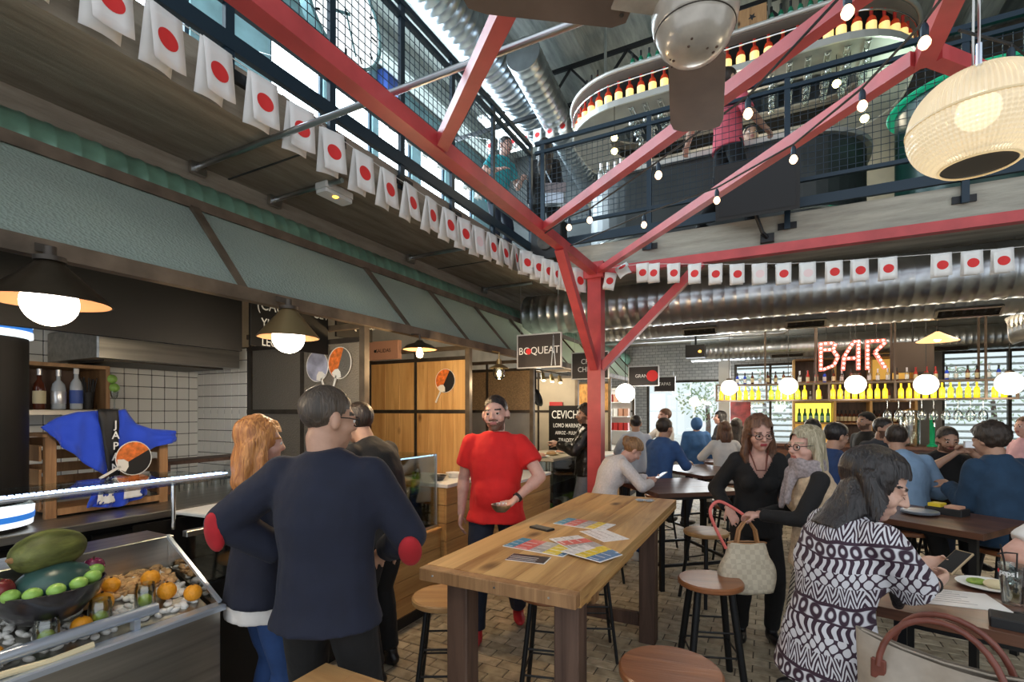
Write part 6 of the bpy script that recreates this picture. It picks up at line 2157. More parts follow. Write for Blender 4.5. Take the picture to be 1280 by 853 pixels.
obj('snap', MB().lathe([(0, 0), (.010, 0), (.009, .004), (0, .005)], n=16, M4=Matrix.Rotation(R(90), 4, 'X'), c=(.02, -.050, .285)), mat('gold', (.75, .52, .16), .25, 1), hb, True)
# ================================================================ PEOPLE
def skinmat(name, c):
    m = mat(name, c, .5, nscale=40, namp=.06)
    m.node_tree.nodes['Principled BSDF'].inputs['Subsurface Weight'].default_value = .06
    m.node_tree.nodes['Principled BSDF'].inputs['Subsurface Radius'].default_value = (.02, .008, .004)
    return m


M['skin_fair'] = skinmat('skin_fair', (.60, .37, .28))
M['skin_pink'] = skinmat('skin_pink', (.62, .36, .29))
M['skin_tan'] = skinmat('skin_tan', (.47, .27, .185))
M['lips'] = mat('lips', (.36, .12, .11), .4)
M['lips_red'] = mat('lips_red', (.42, .07, .08), .35)
M['eye_white'] = mat('eye_white', (.72, .70, .68), .2)
M['eye_dark'] = mat('eye_dark', (.03, .018, .012), .15)


def hairmat(name, c1, c2, rough=.45):
    def f(nt, b, N, L):
        tc, mp, n = N('ShaderNodeTexCoord'), N('ShaderNodeMapping'), N('ShaderNodeTexNoise')
        mp.inputs['Scale'].default_value = (70, 70, 7)
        n.inputs['Scale'].default_value = 1
        n.inputs['Detail'].default_value = 4
        n.inputs['Distortion'].default_value = 1.2
        L(tc.outputs['Object'], mp.inputs[0])
        L(mp.outputs[0], n.inputs['Vector'])
        r = N('ShaderNodeValToRGB')
        r.color_ramp.elements[0].position, r.color_ramp.elements[1].position = .32, .68
        r.color_ramp.elements[0].color, r.color_ramp.elements[1].color = (*c1, 1), (*c2, 1)
        L(n.outputs['Fac'], r.inputs[0])
        L(r.outputs[0], b.inputs['Base Color'])
        bp = N('ShaderNodeBump')
        bp.inputs['Strength'].default_value = .7
        bp.inputs['Distance'].default_value = .01
        L(n.outputs['Fac'], bp.inputs['Height'])
        L(bp.outputs[0], b.inputs['Normal'])
        b.inputs['Roughness'].default_value = rough
    nodes_mat(name, f)


hairmat('hair_black', (.006, .005, .006), (.028, .022, .022), .35)
hairmat('hair_dark', (.012, .008, .006), (.05, .032, .022))
hairmat('hair_cropped', (.035, .026, .018), (.085, .062, .045))
hairmat('hair_brown', (.06, .026, .014), (.19, .085, .045))
hairmat('hair_lightbrown', (.13, .06, .025), (.36, .20, .09))
hairmat('hair_auburn', (.26, .085, .025), (.62, .28, .08))
hairmat('hair_greyblond', (.20, .17, .10), (.52, .46, .33))


def cloth(name, c, amp=.12, rough=.85, ns=14):
    M[name] = mat(name, c, rough, nscale=ns, namp=amp, bump=.25, sheen=.03)


M['stubble'] = mat('stubble', (.15, .085, .06), .6, nscale=90, namp=.3)
cloth('navy_wool', (.007, .010, .026))
cloth('black_cloth', (.006, .006, .007))
cloth('dark_denim', (.010, .015, .032))
cloth('blue_denim', (.02, .06, .19))
cloth('red_tee', (.62, .012, .012), .06)
cloth('white_knit', (.70, .68, .66), .06)
cloth('cardigan', (.66, .63, .64), .10, ns=60)
cloth('pale_shirt', (.50, .55, .66), .06)
cloth('blue_shirt', (.03, .085, .24))
cloth('light_blue', (.24, .37, .55), .08)
cloth('navy_jacket', (.014, .045, .095))
cloth('navy_tee', (.02, .05, .15))
cloth('grey_tee', (.045, .05, .06))
cloth('coat_blue', (.03, .10, .26))
cloth('beige_vest', (.50, .38, .26), .2, ns=50)
cloth('scarf_grey', (.30, .26, .27), .3, ns=70)
cloth('purple_top', (.16, .03, .42))
cloth('teal_tee', (.02, .36, .42))
cloth('rose_shirt', (.62, .10, .14))
cloth('pink_top', (.65, .38, .42))
cloth('grey_denim', (.16, .18, .22))
cloth('patch_red', (.42, .012, .02))
M['leather_black'] = mat('leather_black', (.014, .013, .012), .28, nscale=22, namp=.3, bump=.5)
M['shoe_black'] = mat('shoe_black', (.012, .012, .013), .35)
M['shoe_red'] = mat('shoe_red', (.5, .02, .03), .5)
M['shoe_white'] = mat('shoe_white', (.6, .6, .6), .5)


def _stripes(nt, b, N, L):
    tc, w, n = N('ShaderNodeTexCoord'), N('ShaderNodeTexWave'), N('ShaderNodeTexNoise')
    w.bands_direction = 'DIAGONAL'
    w.inputs['Scale'].default_value = 22
    w.inputs['Distortion'].default_value = 2.5
    L(tc.outputs['Object'], w.inputs['Vector'])
    r = N('ShaderNodeValToRGB')
    r.color_ramp.elements[0].color, r.color_ramp.elements[1].color = (.06, .05, .045, 1), (.60, .54, .45, 1)
    r.color_ramp.elements[0].position, r.color_ramp.elements[1].position = .35, .6
    L(w.outputs['Fac'], r.inputs[0])
    L(r.outputs[0], b.inputs['Base Color'])
    b.inputs['Roughness'].default_value = .85


nodes_mat('striped_pants', _stripes)


def _blouse(nt, b, N, L):
    """bands of ikat zigzags, rings and lattice in dark plum on off-white"""
    def math_(op, a, c=None):
        n = N('ShaderNodeMath')
        n.operation = op
        for i, q in enumerate((a, c)):
            if q is None:
                continue
            if isinstance(q, (int, float)):
                n.inputs[i].default_value = q
            else:
                L(q, n.inputs[i])
        return n.outputs[0]
    tc, sp_ = N('ShaderNodeTexCoord'), N('ShaderNodeSeparateXYZ')
    nz, vm = N('ShaderNodeTexNoise'), N('ShaderNodeVectorMath')
    nz.inputs['Scale'].default_value = 7
    L(tc.outputs['Object'], nz.inputs['Vector'])
    vm.operation = 'MULTIPLY_ADD'
    vm.inputs[1].default_value = (.05, .05, .05)
    L(nz.outputs['Color'], vm.inputs[0])
    L(tc.outputs['Object'], vm.inputs[2])
    L(vm.outputs[0], sp_.inputs[0])
    z = sp_.outputs['Z']
    # the angle around the body runs as the horizontal coordinate
    ar = math_('MULTIPLY', math_('ADD', sp_.outputs['X'], sp_.outputs['Y']), 1.0)
    zz = math_('PINGPONG', math_('MULTIPLY', ar, 1.0), .03)
    zig = math_('SINE', math_('MULTIPLY', math_('ADD', z, math_('MULTIPLY', zz, 2.2)), 190))
    lat = math_('MULTIPLY', math_('SINE', math_('MULTIPLY', math_('ADD', z, ar), 62)), math_('SINE', math_('MULTIPLY', math_('SUBTRACT', z, ar), 62)))
    lat = math_('SUBTRACT', math_('ABSOLUTE', lat), .22)
    wav = math_('SINE', math_('ADD', math_('MULTIPLY', ar, 170), math_('MULTIPLY', math_('SINE', math_('MULTIPLY', z, 90)), 1.6)))
    # rings: cells of a square grid in the band
    cu = math_('SUBTRACT', math_('FRACT', math_('MULTIPLY', ar, 17)), .5)
    cv = math_('SUBTRACT', math_('FRACT', math_('MULTIPLY', z, 17)), .5)
    rad = math_('SQRT', math_('ADD', math_('MULTIPLY', cu, cu), math_('MULTIPLY', cv, cv)))
    ring = math_('SUBTRACT', math_('ABSOLUTE', math_('SUBTRACT', rad, .30)), .11)
    band = math_('FRACT', math_('MULTIPLY', z, 4.25))
    def pick(lo, a, c):
        return math_('ADD', math_('MULTIPLY', math_('LESS_THAN', band, lo), a), math_('MULTIPLY', math_('GREATER_THAN', band, lo), c))
    val = pick(.25, ring, pick(.55, zig, pick(.80, lat, wav)))
    edge = math_('MINIMUM', math_('ABSOLUTE', math_('SUBTRACT', band, .25)), math_('ABSOLUTE', math_('SUBTRACT', band, .005)))
    val = math_('MINIMUM', val, math_('SUBTRACT', math_('MULTIPLY', edge, 10), .25))
    r = N('ShaderNodeValToRGB')
    r.color_ramp.elements[0].position, r.color_ramp.elements[1].position = .49, .53
    r.color_ramp.elements[0].color, r.color_ramp.elements[1].color = (.035, .014, .03, 1), (.62, .62, .66, 1)
    L(math_('ADD', math_('MULTIPLY', val, .5), .5), r.inputs[0])
    L(r.outputs[0], b.inputs['Base Color'])
    b.inputs['Roughness'].default_value = .75


nodes_mat('ikat_blouse', _blouse)


def remesh(name, mb, vox, mats, smooth=4, ruffle=0, rfreq=14, keep=None, slot=None, floor_z=None, seed=0):
    """fuse overlapping solids into one skin; KEEP drops faces, SLOT(c) picks a material per face, RUFFLE adds folds"""
    me = bpy.data.meshes.new('tmp')
    me.from_pydata([tuple(v) for v in mb.v], [], mb.f)
    o = bpy.data.objects.new('tmp', me)
    COL.objects.link(o)
    m = o.modifiers.new('r', 'REMESH')
    m.mode = 'VOXEL'
    m.voxel_size = vox
    s = o.modifiers.new('s', 'SMOOTH')
    s.factor, s.iterations = .5, smooth
    dg = bpy.context.evaluated_depsgraph_get()
    out = bpy.data.meshes.new_from_object(o.evaluated_get(dg))
    bpy.data.objects.remove(o)
    bpy.data.meshes.remove(me)
    out.name = name
    if ruffle:
        nv = [v.normal.copy() for v in out.vertices]
        off = Vector((seed * 3.1, seed * 1.7, seed))
        for v, n in zip(out.vertices, nv):
            c = v.co
            q = Vector((c.x * rfreq, c.y * rfreq, c.z * rfreq * .55)) + off
            v.co = c + n * (ruffle * (noise.noise(q) + .5 * abs(noise.noise(q * 2.1))))
    if floor_z is not None:
        for v in out.vertices:
            v.co.z = max(v.co.z, floor_z)
    if keep is not None:
        bm = bmesh.new()
        bm.from_mesh(out)
        bmesh.ops.delete(bm, geom=[f for f in bm.faces if not keep(f.calc_center_median())], context='FACES')
        bm.to_mesh(out)
        bm.free()
    out.materials.clear()
    for q in (mats if isinstance(mats, (list, tuple)) else [mats]):
        out.materials.append(M[q] if isinstance(q, str) else q)
    if slot:
        for p in out.polygons:
            p.material_index = slot(p.center)
    out.polygons.foreach_set('use_smooth', [True] * len(out.polygons))
    out.update()
    return out


def cap(mb, p0, p1, r0, r1, n=12, round0=True, round1=True, flat=1.0, wdir=None):
    """tapered limb piece with rounded or flat ends"""
    p0, p1 = Vector(p0), Vector(p1)
    d = p1 - p0
    L = d.length
    d.normalize()
    a = Vector(wdir) if wdir is not None else d.orthogonal()
    a = (a - d * a.dot(d)).normalized()
    c = d.cross(a)
    st = []
    if round0:
        st += [(-r0 * .97, r0 * .25), (-r0 * .7, r0 * .71), (-r0 * .35, r0 * .94)]
    st += [(0, r0), (L, r1)]
    if round1:
        st += [(L + r1 * .35, r1 * .94), (L + r1 * .7, r1 * .71), (L + r1 * .97, r1 * .25)]
    vs, fs = [], []
    for s_, r in st:
        for k in range(n):
            t_ = 2 * PI * k / n
            vs.append(p0 + d * s_ + (a * math.cos(t_) + c * math.sin(t_) * flat) * r)
    for i in range(len(st) - 1):
        for k in range(n):
            j = (k + 1) % n
            fs.append((i * n + k, i * n + j, i * n + n + j, i * n + n + k))
    fs.append(tuple(range(n - 1, -1, -1)))
    m = (len(st) - 1) * n
    fs.append(tuple(range(m, m + n)))
    mb.add(vs, fs)


def loft(mb, rings, n=20):
    """rings: (centre, right, forward, rx, ry)"""
    vs, fs = [], []
    for c, a, b_, rx, ry in rings:
        for k in range(n):
            t_ = 2 * PI * k / n
            vs.append(c + a * (rx * math.cos(t_)) + b_ * (ry * math.sin(t_)))
    for i in range(len(rings) - 1):
        for k in range(n):
            j = (k + 1) % n
            fs.append((i * n + k, i * n + j, i * n + n + j, i * n + n + k))
    fs.append(tuple(range(n - 1, -1, -1)))
    m = (len(rings) - 1) * n
    fs.append(tuple(range(m, m + n)))
    mb.add(vs, fs)


def ik(a, b_, l1, l2, hint):
    a, b_ = Vector(a), Vector(b_)
    d = b_ - a
    L = min(d.length, (l1 + l2) * .999)
    d.normalize()
    x = (l1 * l1 - l2 * l2 + L * L) / (2 * L)
    h = math.sqrt(max(l1 * l1 - x * x, 0))
    hv = Vector(hint)
    hv = hv - d * hv.dot(d)
    hv = hv.normalized() if hv.length > 1e-6 else d.orthogonal().normalized()
    return a + d * x + hv * h, a + d * L


def hand(mb, W, hd, pn, side, s, curl=.35, spread=1.0):
    """palm, four fingers and a thumb; HD runs along the hand, PN is where the palm faces, SIDE is -1 left, 1 right"""
    hd = Vector(hd).normalized()
    pn = Vector(pn)
    pn = (pn - hd * pn.dot(hd)).normalized()
    w = hd.cross(pn) * -side            # towards the thumb
    m3 = Matrix((w, hd, pn)).transposed()
    mb.ball(W + hd * .048 * s, (.040 * s, .054 * s), 14, 10, .017 * s, m3)
    mb.ball(W + hd * .030 * s + w * .020 * s - pn * 0, (.022 * s, .034 * s), 10, 8, .019 * s, m3)
    for k, (q, l) in enumerate(zip((.030, .0105, -.0095, -.028), (.070, .079, .073, .056))):
        p = W + (hd * (.088 - .004 * abs(k - 1)) + w * q) * s
        d = (hd + w * (.10 * spread * (1.5 - k) / 1.5)).normalized()
        a = 0
        for i, f in enumerate((.45, .32, .23)):
            a += curl * (1.0, 1.15, .8)[i] * (1 + .12 * k)
            e = p + (d * math.cos(a) + pn * math.sin(a)) * (l * f * s)
            cap(mb, p, e, (.0092 - .0007 * i) * s, (.0086 - .0008 * i) * s, 8)
            p = e
    p = W + (hd * .022 + w * .030) * s
    d = (hd * .62 + w * .62 + pn * .45).normalized()
    for f, r in ((.040, .0115), (.032, .010)):
        e = p + d * f * s
        cap(mb, p, e, r * s, (r - .001) * s, 8)
        p = e
        d = (d * .8 + hd * .45 - w * .1 + pn * curl * .3).normalized()


def person(label, pos, heading, h=1.72, sex='m', hip=None, lean=0, lean2=0, twist=0, side=0, head=(0, 0, 0), la=None, ra=None, lel=(-.6, -1, -.2), rel=(.6, -1, -.2),
           lf=None, rf=None, lkn=(-.15, 1, .1), rkn=(.15, 1, .1), top=None, bottom=None, shoes='shoe_black', hair=('short', 'hair_dark'), skin='skin_fair', vox=.010, build=1.0,
           beard=None, glasses=None, lcurl=.35, rcurl=.35, lpn=None, rpn=None, lhd=None, rhd=None, lips='lips', eyes=True, under=None, extra=None, headscale=1.0, foot_yaw=(10, -10)):
    s = h / 1.75
    fem = sex == 'f'
    z0 = pos[2] if len(pos) > 2 else 0
    root = thing('person', label, 'person', (pos[0], pos[1], z0), R(heading - 90))
    hip = hip if hip is not None else .53 * h
    Rx = lambda a: Vector((math.sin(R(side)), math.sin(R(a)) * math.cos(R(side)), math.cos(R(a)) * math.cos(R(side))))
    P0 = Vector((0, 0, hip))
    D = [Rx(lean * .5), Rx(lean), Rx(lean + lean2)]
    P1 = P0 + D[0] * .20 * s
    P2 = P1 + D[1] * .18 * s
    P3 = P2 + D[2] * .155 * s
    SPN = [P0, P1, P2, P3]

    def at_(arc):
        """point and frame at a height along the spine (unscaled metres above the hip)"""
        if arc < 0:
            c, d = P0 + D[0] * arc * s, D[0]
        elif arc < .20:
            c, d = P0 + D[0] * arc * s, D[0].lerp(D[1], arc / .4)
        elif arc < .38:
            c, d = P1 + D[1] * (arc - .20) * s, D[1].lerp(D[2], (arc - .2) / .36)
        else:
            c, d = P2 + D[2] * (arc - .38) * s, D[2]
        d = d.normalized()
        tw = R(twist) * min(max(arc / .45, 0), 1)
        a = Vector((math.cos(tw), math.sin(tw), 0))
        a = (a - d * a.dot(d)).normalized()
        return c, a, d.cross(a)
    prof = [(-.085, .135, .095), (-.02, .168, .118), (.06, .160, .112), (.17, .128, .092), (.30, .146, .106), (.40, .155, .105), (.465, .132, .085), (.505, .094, .068), (.55, .060, .055)] if fem else \
           [(-.085, .135, .10), (-.02, .162, .115), (.06, .158, .112), (.17, .148, .105), (.30, .165, .117), (.40, .178, .112), (.465, .160, .094), (.505, .118, .075), (.55, .070, .062)]
    prof = [(z, rx * build, ry * build) for z, rx, ry in prof]

    def torso(mb, off, lo=-.085, hi=.545, flare=0, hem=None):
        rings = []
        if hem is not None:
            c, a, f = at_(-hem)
            rings.append((c, a, f, (.174 * build + off + flare) * s, (.128 * build + off + flare) * s))
        for z, rx, ry in prof:
            if lo <= z <= hi:
                c, a, f = at_(z)
                if off > .008 and z > .38:
                    o_ = off * .75
                else:
                    o_ = off
                rings.append((c, a, f, (rx + o_) * s, (ry + o_) * s))
        loft(mb, rings)
        if fem and hi > .3:
            c, a, f = at_(.30)
            for q in (-1, 1):
                mb.ball(c + a * q * .065 * s + f * .075 * s, (.06 * s + off * .6), 14, 10)
        elif build > 1.08 and hi > .1:
            c, a, f = at_(.10)
            mb.ball(c + f * .030 * s, (.15 * s + off, .125 * s + off), 16, 10, .19 * s)
    SW = (.148 if fem else .170) * (1 + (build - 1) * .6)
    cS, aS, fS = at_(.462)
    sh = {-1: cS - aS * SW * s, 1: cS + aS * SW * s}
    l1, l2 = .285 * s, .255 * s
    EL, WR, HD = {}, {}, {}
    for q, tgt, hint in ((-1, la, lel), (1, ra, rel)):
        if tgt is None:
            tgt = sh[q] + Vector((q * .06, .04, -.53)) * s
        EL[q], WR[q] = ik(sh[q], tgt, l1, l2, hint)
        HD[q] = (WR[q] - EL[q]).normalized()
    hd_over = {-1: lhd, 1: rhd}
    HJ = {q: P0 + Vector((q * .088 * s * build, 0, -.03 * s)) for q in (-1, 1)}
    AN, KN = {}, {}
    for q, tgt, hint in ((-1, lf, lkn), (1, rf, rkn)):
        if tgt is None:
            tgt = (q * .105, .0, .085)
        KN[q], AN[q] = ik(HJ[q], tgt, .425 * s, .415 * s, hint)
    # head
    cN, aN, fN = at_(.545)
    hc = cN + D[2] * .06 * s + Vector((0, math.sin(R(head[1])) * .06 + .012, .074 - .02 * abs(math.sin(R(head[1]))))) * s
    HM = Matrix.Translation(hc) @ Matrix.Rotation(R(head[0]), 4, 'Z') @ Matrix.Rotation(R(-head[1]), 4, 'X') @ Matrix.Rotation(R(head[2]), 4, 'Y') @ Matrix.Scale(s * 1.05 * headscale, 4)
    HI = HM.inverted()
    HR = HM.to_3x3()
    k_ = .95 if fem else 1.0

    def hball(mb, c, r, n=16, m=12):
        mb.ball(HM @ Vector(c), (r[0], r[1]), n, m, r[2], HR)

    def hcap(mb, a, b_, r0, r1, **kw):
        cap(mb, HM @ Vector(a), HM @ Vector(b_), r0 * s * headscale, r1 * s * headscale, 10, **kw)
    # ---- body: one continuous skin
    b = MB()
    torso(b, -.008)
    cap(b, cN - D[2] * .05 * s, HM @ Vector((0, -.018, -.075)), (.054 if fem else .063) * s, (.050 if fem else .058) * s, 14)
    hball(b, (0, -.018, .032), (.074, .094, .084))
    hball(b, (0, .012, -.02), (.066 * k_, .074, .080))
    hball(b, (0, .030, -.055), (.056 * k_, .056, .052))
    hball(b, (0, .050, -.088), (.030 * k_, .034, .026))
    for q in (-1, 1):
        hball(b, (q * .040, .040, -.028), (.026, .040, .030))
        hball(b, (q * .080, -.006, -.012), (.012, .020, .033), 10, 8)
        hcap(b, (q * .014, .079, .024), (q * .046, .068, .024), .0095, .009)
        hball(b, (q * .031, .0790, .0118), (.017, .0105, .0062), 10, 8)
        hball(b, (q * .031, .0765, -.0085), (.016, .010, .0055), 10, 8)
    hcap(b, (0, .084, .014), (0, .103, -.024), .0085, .0125)
    for q in (-1, 1):
        hball(b, (q * .013, .092, -.027), (.0085, .011, .0075), 8, 6)
    hcap(b, (-.020, .081, -.0535), (.020, .081, -.0535), .0085, .0085)
    hcap(b, (-.016, .080, -.064), (.016, .080, -.064), .0095, .0095)
    ar = .92 if fem else 1.04
    ar *= 1 + (build - 1) * .6
    for q in (-1, 1):
        b.ball(sh[q], .048 * s * ar, 14, 10)
        cap(b, sh[q], cN - D[2] * .055 * s, .042 * s * ar, .046 * s, 12)
        cap(b, sh[q], EL[q], .050 * s * ar, .040 * s * ar, 14)
        mid = EL[q].lerp(WR[q], .3)
        cap(b, EL[q], mid, .039 * s * ar, .042 * s * ar, 14)
        cap(b, mid, WR[q], .041 * s * ar, .026 * s * ar, 14, flat=.85)
        pn = (lpn if q < 0 else rpn) or (Vector((-q, 0, -.3)) if abs(HD[q].z) > .6 else Vector((-q * .4, 0, -1)))
        hd = hd_over[q] or HD[q]
        hand(b, WR[q], hd, pn, q, s * (.93 if fem else 1.0), lcurl if q < 0 else rcurl)
        cap(b, HJ[q], KN[q], .080 * s * build, .054 * s, 14)
        cap(b, KN[q], KN[q].lerp(AN[q], .35), .052 * s, .054 * s, 14)
        cap(b, KN[q].lerp(AN[q], .35), AN[q], .054 * s, .034 * s, 14)
        fy = Matrix.Rotation(R(foot_yaw[0 if q < 0 else 1]), 3, 'Z')
        b.ball(AN[q] + fy @ Vector((0, .055, -.050)) * s, (.038 * s, .115 * s), 14, 10, .028 * s, fy)

    def slot(c):
        l = HI @ c
        if l.length > .16:
            return 0
        if l.y > .066 and abs(l.x) < .0205 and -.067 < l.z < -.049:
            return 1
        if l.y > .05 and .014 < abs(l.x) < .050 and .0215 + .05 * max(0, abs(l.x) - .034) * -1 < l.z < .0305:
            return 2
        if beard and l.y > -.005 + .3 * max(0, -l.z - .02) * 0 and l.z < -.022 and l.z > -.108:
            edge = -.035 - .02 * min(1, max(0, l.y / .08))
            if l.z < edge or (abs(l.x) > .052 and l.y < .05) or (abs(l.x) < .030 and -.047 < l.z < -.036 and l.y > .06):
                return 3
        return 0
    body = remesh('body', b, vox, [skin, lips, hair[1] if hair[0] not in ('cap', 'hood') else 'hair_dark', beard or skin], 3, slot=slot)
    obj('body', body, None, root)
    # eyes
    if eyes:
        for q in (-1, 1):
            e = MB().ball((0, 0, 0), .0116, 14, 12)
            e.xf(Matrix.Rotation(R(-90), 4, 'X'))
            for i, f in enumerate(e.f):
                c = sum((e.v[j] for j in f), Vector()) / len(f)
                e.mi[i] = 1 if c.y > .0080 else 0
            e.xf(HM @ Matrix.Translation((q * .031, .0760, .0022)))
            obj('eye', e, ['eye_white', 'eye_dark'], root, 'all')
    # hair
    st, hm = hair
    if st != 'none':
        hb_ = MB()
        th = {'buzz': .004, 'short': .008, 'thick': .014, 'curly': .024}.get(st, .014)
        hball(hb_, (0, -.019, .034), (.074 + th, .094 + th, .084 + th))
        dn = lambda p, y, z, x=0: HM @ Vector(p) + Vector((x, y, z)) * s
        if st in ('bob', 'long', 'longfront', 'wavy', 'bobgrey'):
            L = {'longfront': .2, 'bob': .20, 'wavy': .27, 'bobgrey': .25, 'long': .42}[st]
            w0 = {'longfront': .09, 'bob': .085, 'wavy': .10, 'bobgrey': .095, 'long': .10}[st]
            A = HM @ Vector((0, -.050, .01))
            rt, fw_ = HR @ Vector((1, 0, 0)), HR @ Vector((0, 1, 0))
            rt.z = fw_.z = 0
            rt, fw_ = rt.normalized(), fw_.normalized()
            if st == 'longfront':
                r1, r2 = at_(.535), at_(.43)
                loft(hb_, [(A, rt, fw_, .090 * s, .064 * s), (r1[0] - r1[2] * .055 * s, r1[1], r1[2], .098 * s, .060 * s), (r2[0] - r2[2] * .100 * s, r2[1], r2[2], .085 * s, .035 * s)])
                for q, m_ in ((1, 1.0), (-1, .8)):
                    f0, f1, f2 = at_(.50), at_(.40), at_(.22)
                    e0, e1 = HM @ Vector((q * .076, -.035, .02)), f0[0] + f0[1] * q * .130 * s + f0[2] * .045 * s
                    e2, e3 = f1[0] + f1[1] * q * .135 * s + f1[2] * .140 * s, f2[0] + f2[1] * q * .085 * s + f2[2] * .200 * s
                    cap(hb_, e0, e1, .036 * s * m_, .052 * s * m_)
                    cap(hb_, e1, e2, .052 * s * m_, .052 * s * m_, flat=.85)
                    cap(hb_, e2, e3, .052 * s * m_, .022 * s * m_, flat=.7)
            elif st == 'long':
                r1, r2, r3 = at_(.53), at_(.40), at_(.24)
                loft(hb_, [(A, rt, fw_, .088 * s, .062 * s), (r1[0] - r1[2] * .062 * s, r1[1], r1[2], .092 * s, .055 * s), (r2[0] - r2[2] * .118 * s, r2[1], r2[2], .105 * s, .045 * s), (r3[0] - r3[2] * .118 * s, r3[1], r3[2], .075 * s, .028 * s)])
                f1 = at_(.42)
                cap(hb_, HM @ Vector((.078, -.025, -.02)), f1[0] + f1[1] * .085 * s + f1[2] * .135 * s, .036 * s, .038 * s, flat=.8)
                f2 = at_(.27)
                cap(hb_, f1[0] + f1[1] * .085 * s + f1[2] * .135 * s, f2[0] + f2[1] * .075 * s + f2[2] * .165 * s, .038 * s, .020 * s, flat=.7)
            else:
                loft(hb_, [(A, rt, fw_, w0 * s, .06 * s), (A + (Vector((0, 0, -L * .4)) - fw_ * .018) * s, rt, fw_, w0 * 1.05 * s, .058 * s), (A + (Vector((0, 0, -L * .75)) - fw_ * .03) * s, rt, fw_, w0 * s, .05 * s), (A + (Vector((0, 0, -L)) - fw_ * .03) * s, rt, fw_, w0 * .78 * s, .032 * s)])
            for q in (-1, 1):
                if st == 'longfront':
                    continue
                B0 = HM @ Vector((q * .070, -.008, .045))
                B1 = HM @ Vector((q * .081, -.010, -.04)) + Vector((0, 0, -.01))
                B2 = B1 + (Vector((0, 0, -L * .42)) + rt * q * .008 - fw_ * .005) * s
                B3 = B1 + (Vector((0, 0, -L * .78)) + rt * q * -.008 + fw_ * .01) * s
                cap(hb_, B0, B1, .024 * s, .028 * s)
                cap(hb_, B1, B2, .030 * s, .032 * s)
                cap(hb_, B2, B3, .032 * s, .018 * s)
        if st == 'bun':
            hball(hb_, (0, -.125, .03), (.045, .040, .042))
            hball(hb_, (.02, -.11, -.01), (.03, .03, .03))
        if st == 'cap':
            hball(hb_, (0, -.02, .045), (.088, .108, .088))
            hball(hb_, (0, -.12, .02), (.055, .06, .012))
        if st == 'hood':
            hball(hb_, (0, -.03, .01), (.105, .115, .125))
        lowz = {'buzz': -.078, 'short': -.085, 'thick': -.095, 'curly': -.10, 'bun': -.055, 'cap': .0, 'hood': -.2}.get(st, -1)
        longh = st in ('longfront', 'bob', 'long', 'wavy', 'bobgrey', 'hood')

        def keep(c):
            l = HI @ c
            if longh:
                w = .058 if l.z < .03 else .058 - (l.z - .03) * .9
                return not (l.y > .035 and abs(l.x) < w and l.z < .078 and l.z > -.16) and not (l.y > .046 and -.12 < l.z < .058)
            y = l.y
            zm = lowz if y <= -.035 else lowz + (y + .035) / .05 * (.012 - lowz) if y <= .015 else .012 + (y - .015) / .055 * .062 if y <= .07 else .078
            return l.z > zm
        big = st in ('longfront', 'long', 'wavy', 'bob', 'bobgrey', 'curly', 'bun', 'thick')
        hme = remesh('hair', hb_, vox * 1.05, hm, 3, ruffle=(.010 if st in ('wavy', 'curly') else .005) if big else .0015, rfreq=26 if st != 'curly' else 40, keep=keep, seed=len(label))
        obj('hair', hme, None, root)
    # glasses
    if glasses:
        g = MB()
        for q in (-1, 1):
            g.tube([HM @ Vector((q * .033 + .025 * math.cos(2 * PI * i / 16), .096 - .006 * abs(math.cos(2 * PI * i / 16)), .001 + .0185 * math.sin(2 * PI * i / 16))) for i in range(17)], .0026 * s, 6)
            g.tube([HM @ Vector((q * .058, .091, .006)), HM @ Vector((q * .080, .04, .008)), HM @ Vector((q * .081, -.02, .004))], .0024 * s, 6)
        g.tube([HM @ Vector((-.009, .098, .004)), HM @ Vector((.009, .098, .004))], .0024 * s, 6)
        obj('glasses', g, glasses, root, True, kind='stuff')
    # clothes
    cv = vox * 1.15

    def sleeve(mb, q, amount, off, cuff):
        mb.ball(sh[q], (.051 * ar + off * .7) * s, 12, 8)
        cap(mb, sh[q], cN - D[2] * .058 * s, (.046 * ar + off * .7) * s, (.048 + off * .7) * s, 12)
        a_ = min(amount, 1)
        e = sh[q].lerp(EL[q], a_)
        cap(mb, sh[q], e, (.050 * ar + off) * s, (.050 + (.040 - .050) * a_) * ar * s + (off + cuff) * s, 14, True, amount > 1)
        if amount > 1:
            f = min(amount - 1, 1)
            mid = EL[q].lerp(WR[q], min(.3, f))
            cap(mb, EL[q], mid, (.040 * ar + off) * s, (.043 * ar + off) * s, 14)
            if f > .3:
                cap(mb, mid, EL[q].lerp(WR[q], f), (.042 * ar + off) * s, (.042 + (.027 - .042) * (f - .3) / .7) * ar * s + (off + cuff) * s, 14, True, False)
    bt = bottom or {}
    bm_ = MB()
    off = bt.get('off', .014)
    torso(bm_, off * .6, hi=bt.get('rise', .0))
    lenf = bt.get('len', .95)
    for q in (-1, 1):
        cap(bm_, HJ[q], KN[q], (.077 * build + off) * s, (.054 + off) * s, 16)
        cap(bm_, KN[q], KN[q].lerp(AN[q], .35), (.053 + off) * s, (.055 + off) * s, 16)
        cap(bm_, KN[q].lerp(AN[q], .35), KN[q].lerp(AN[q], lenf), (.055 + off) * s, (.036 + off + bt.get('flare', .006)) * s, 16, True, False)
    obj('trousers', remesh('trousers', bm_, cv, M[bt.get('mat', 'dark_denim')], 4, .006, 13, seed=len(label) + 2), None, root)
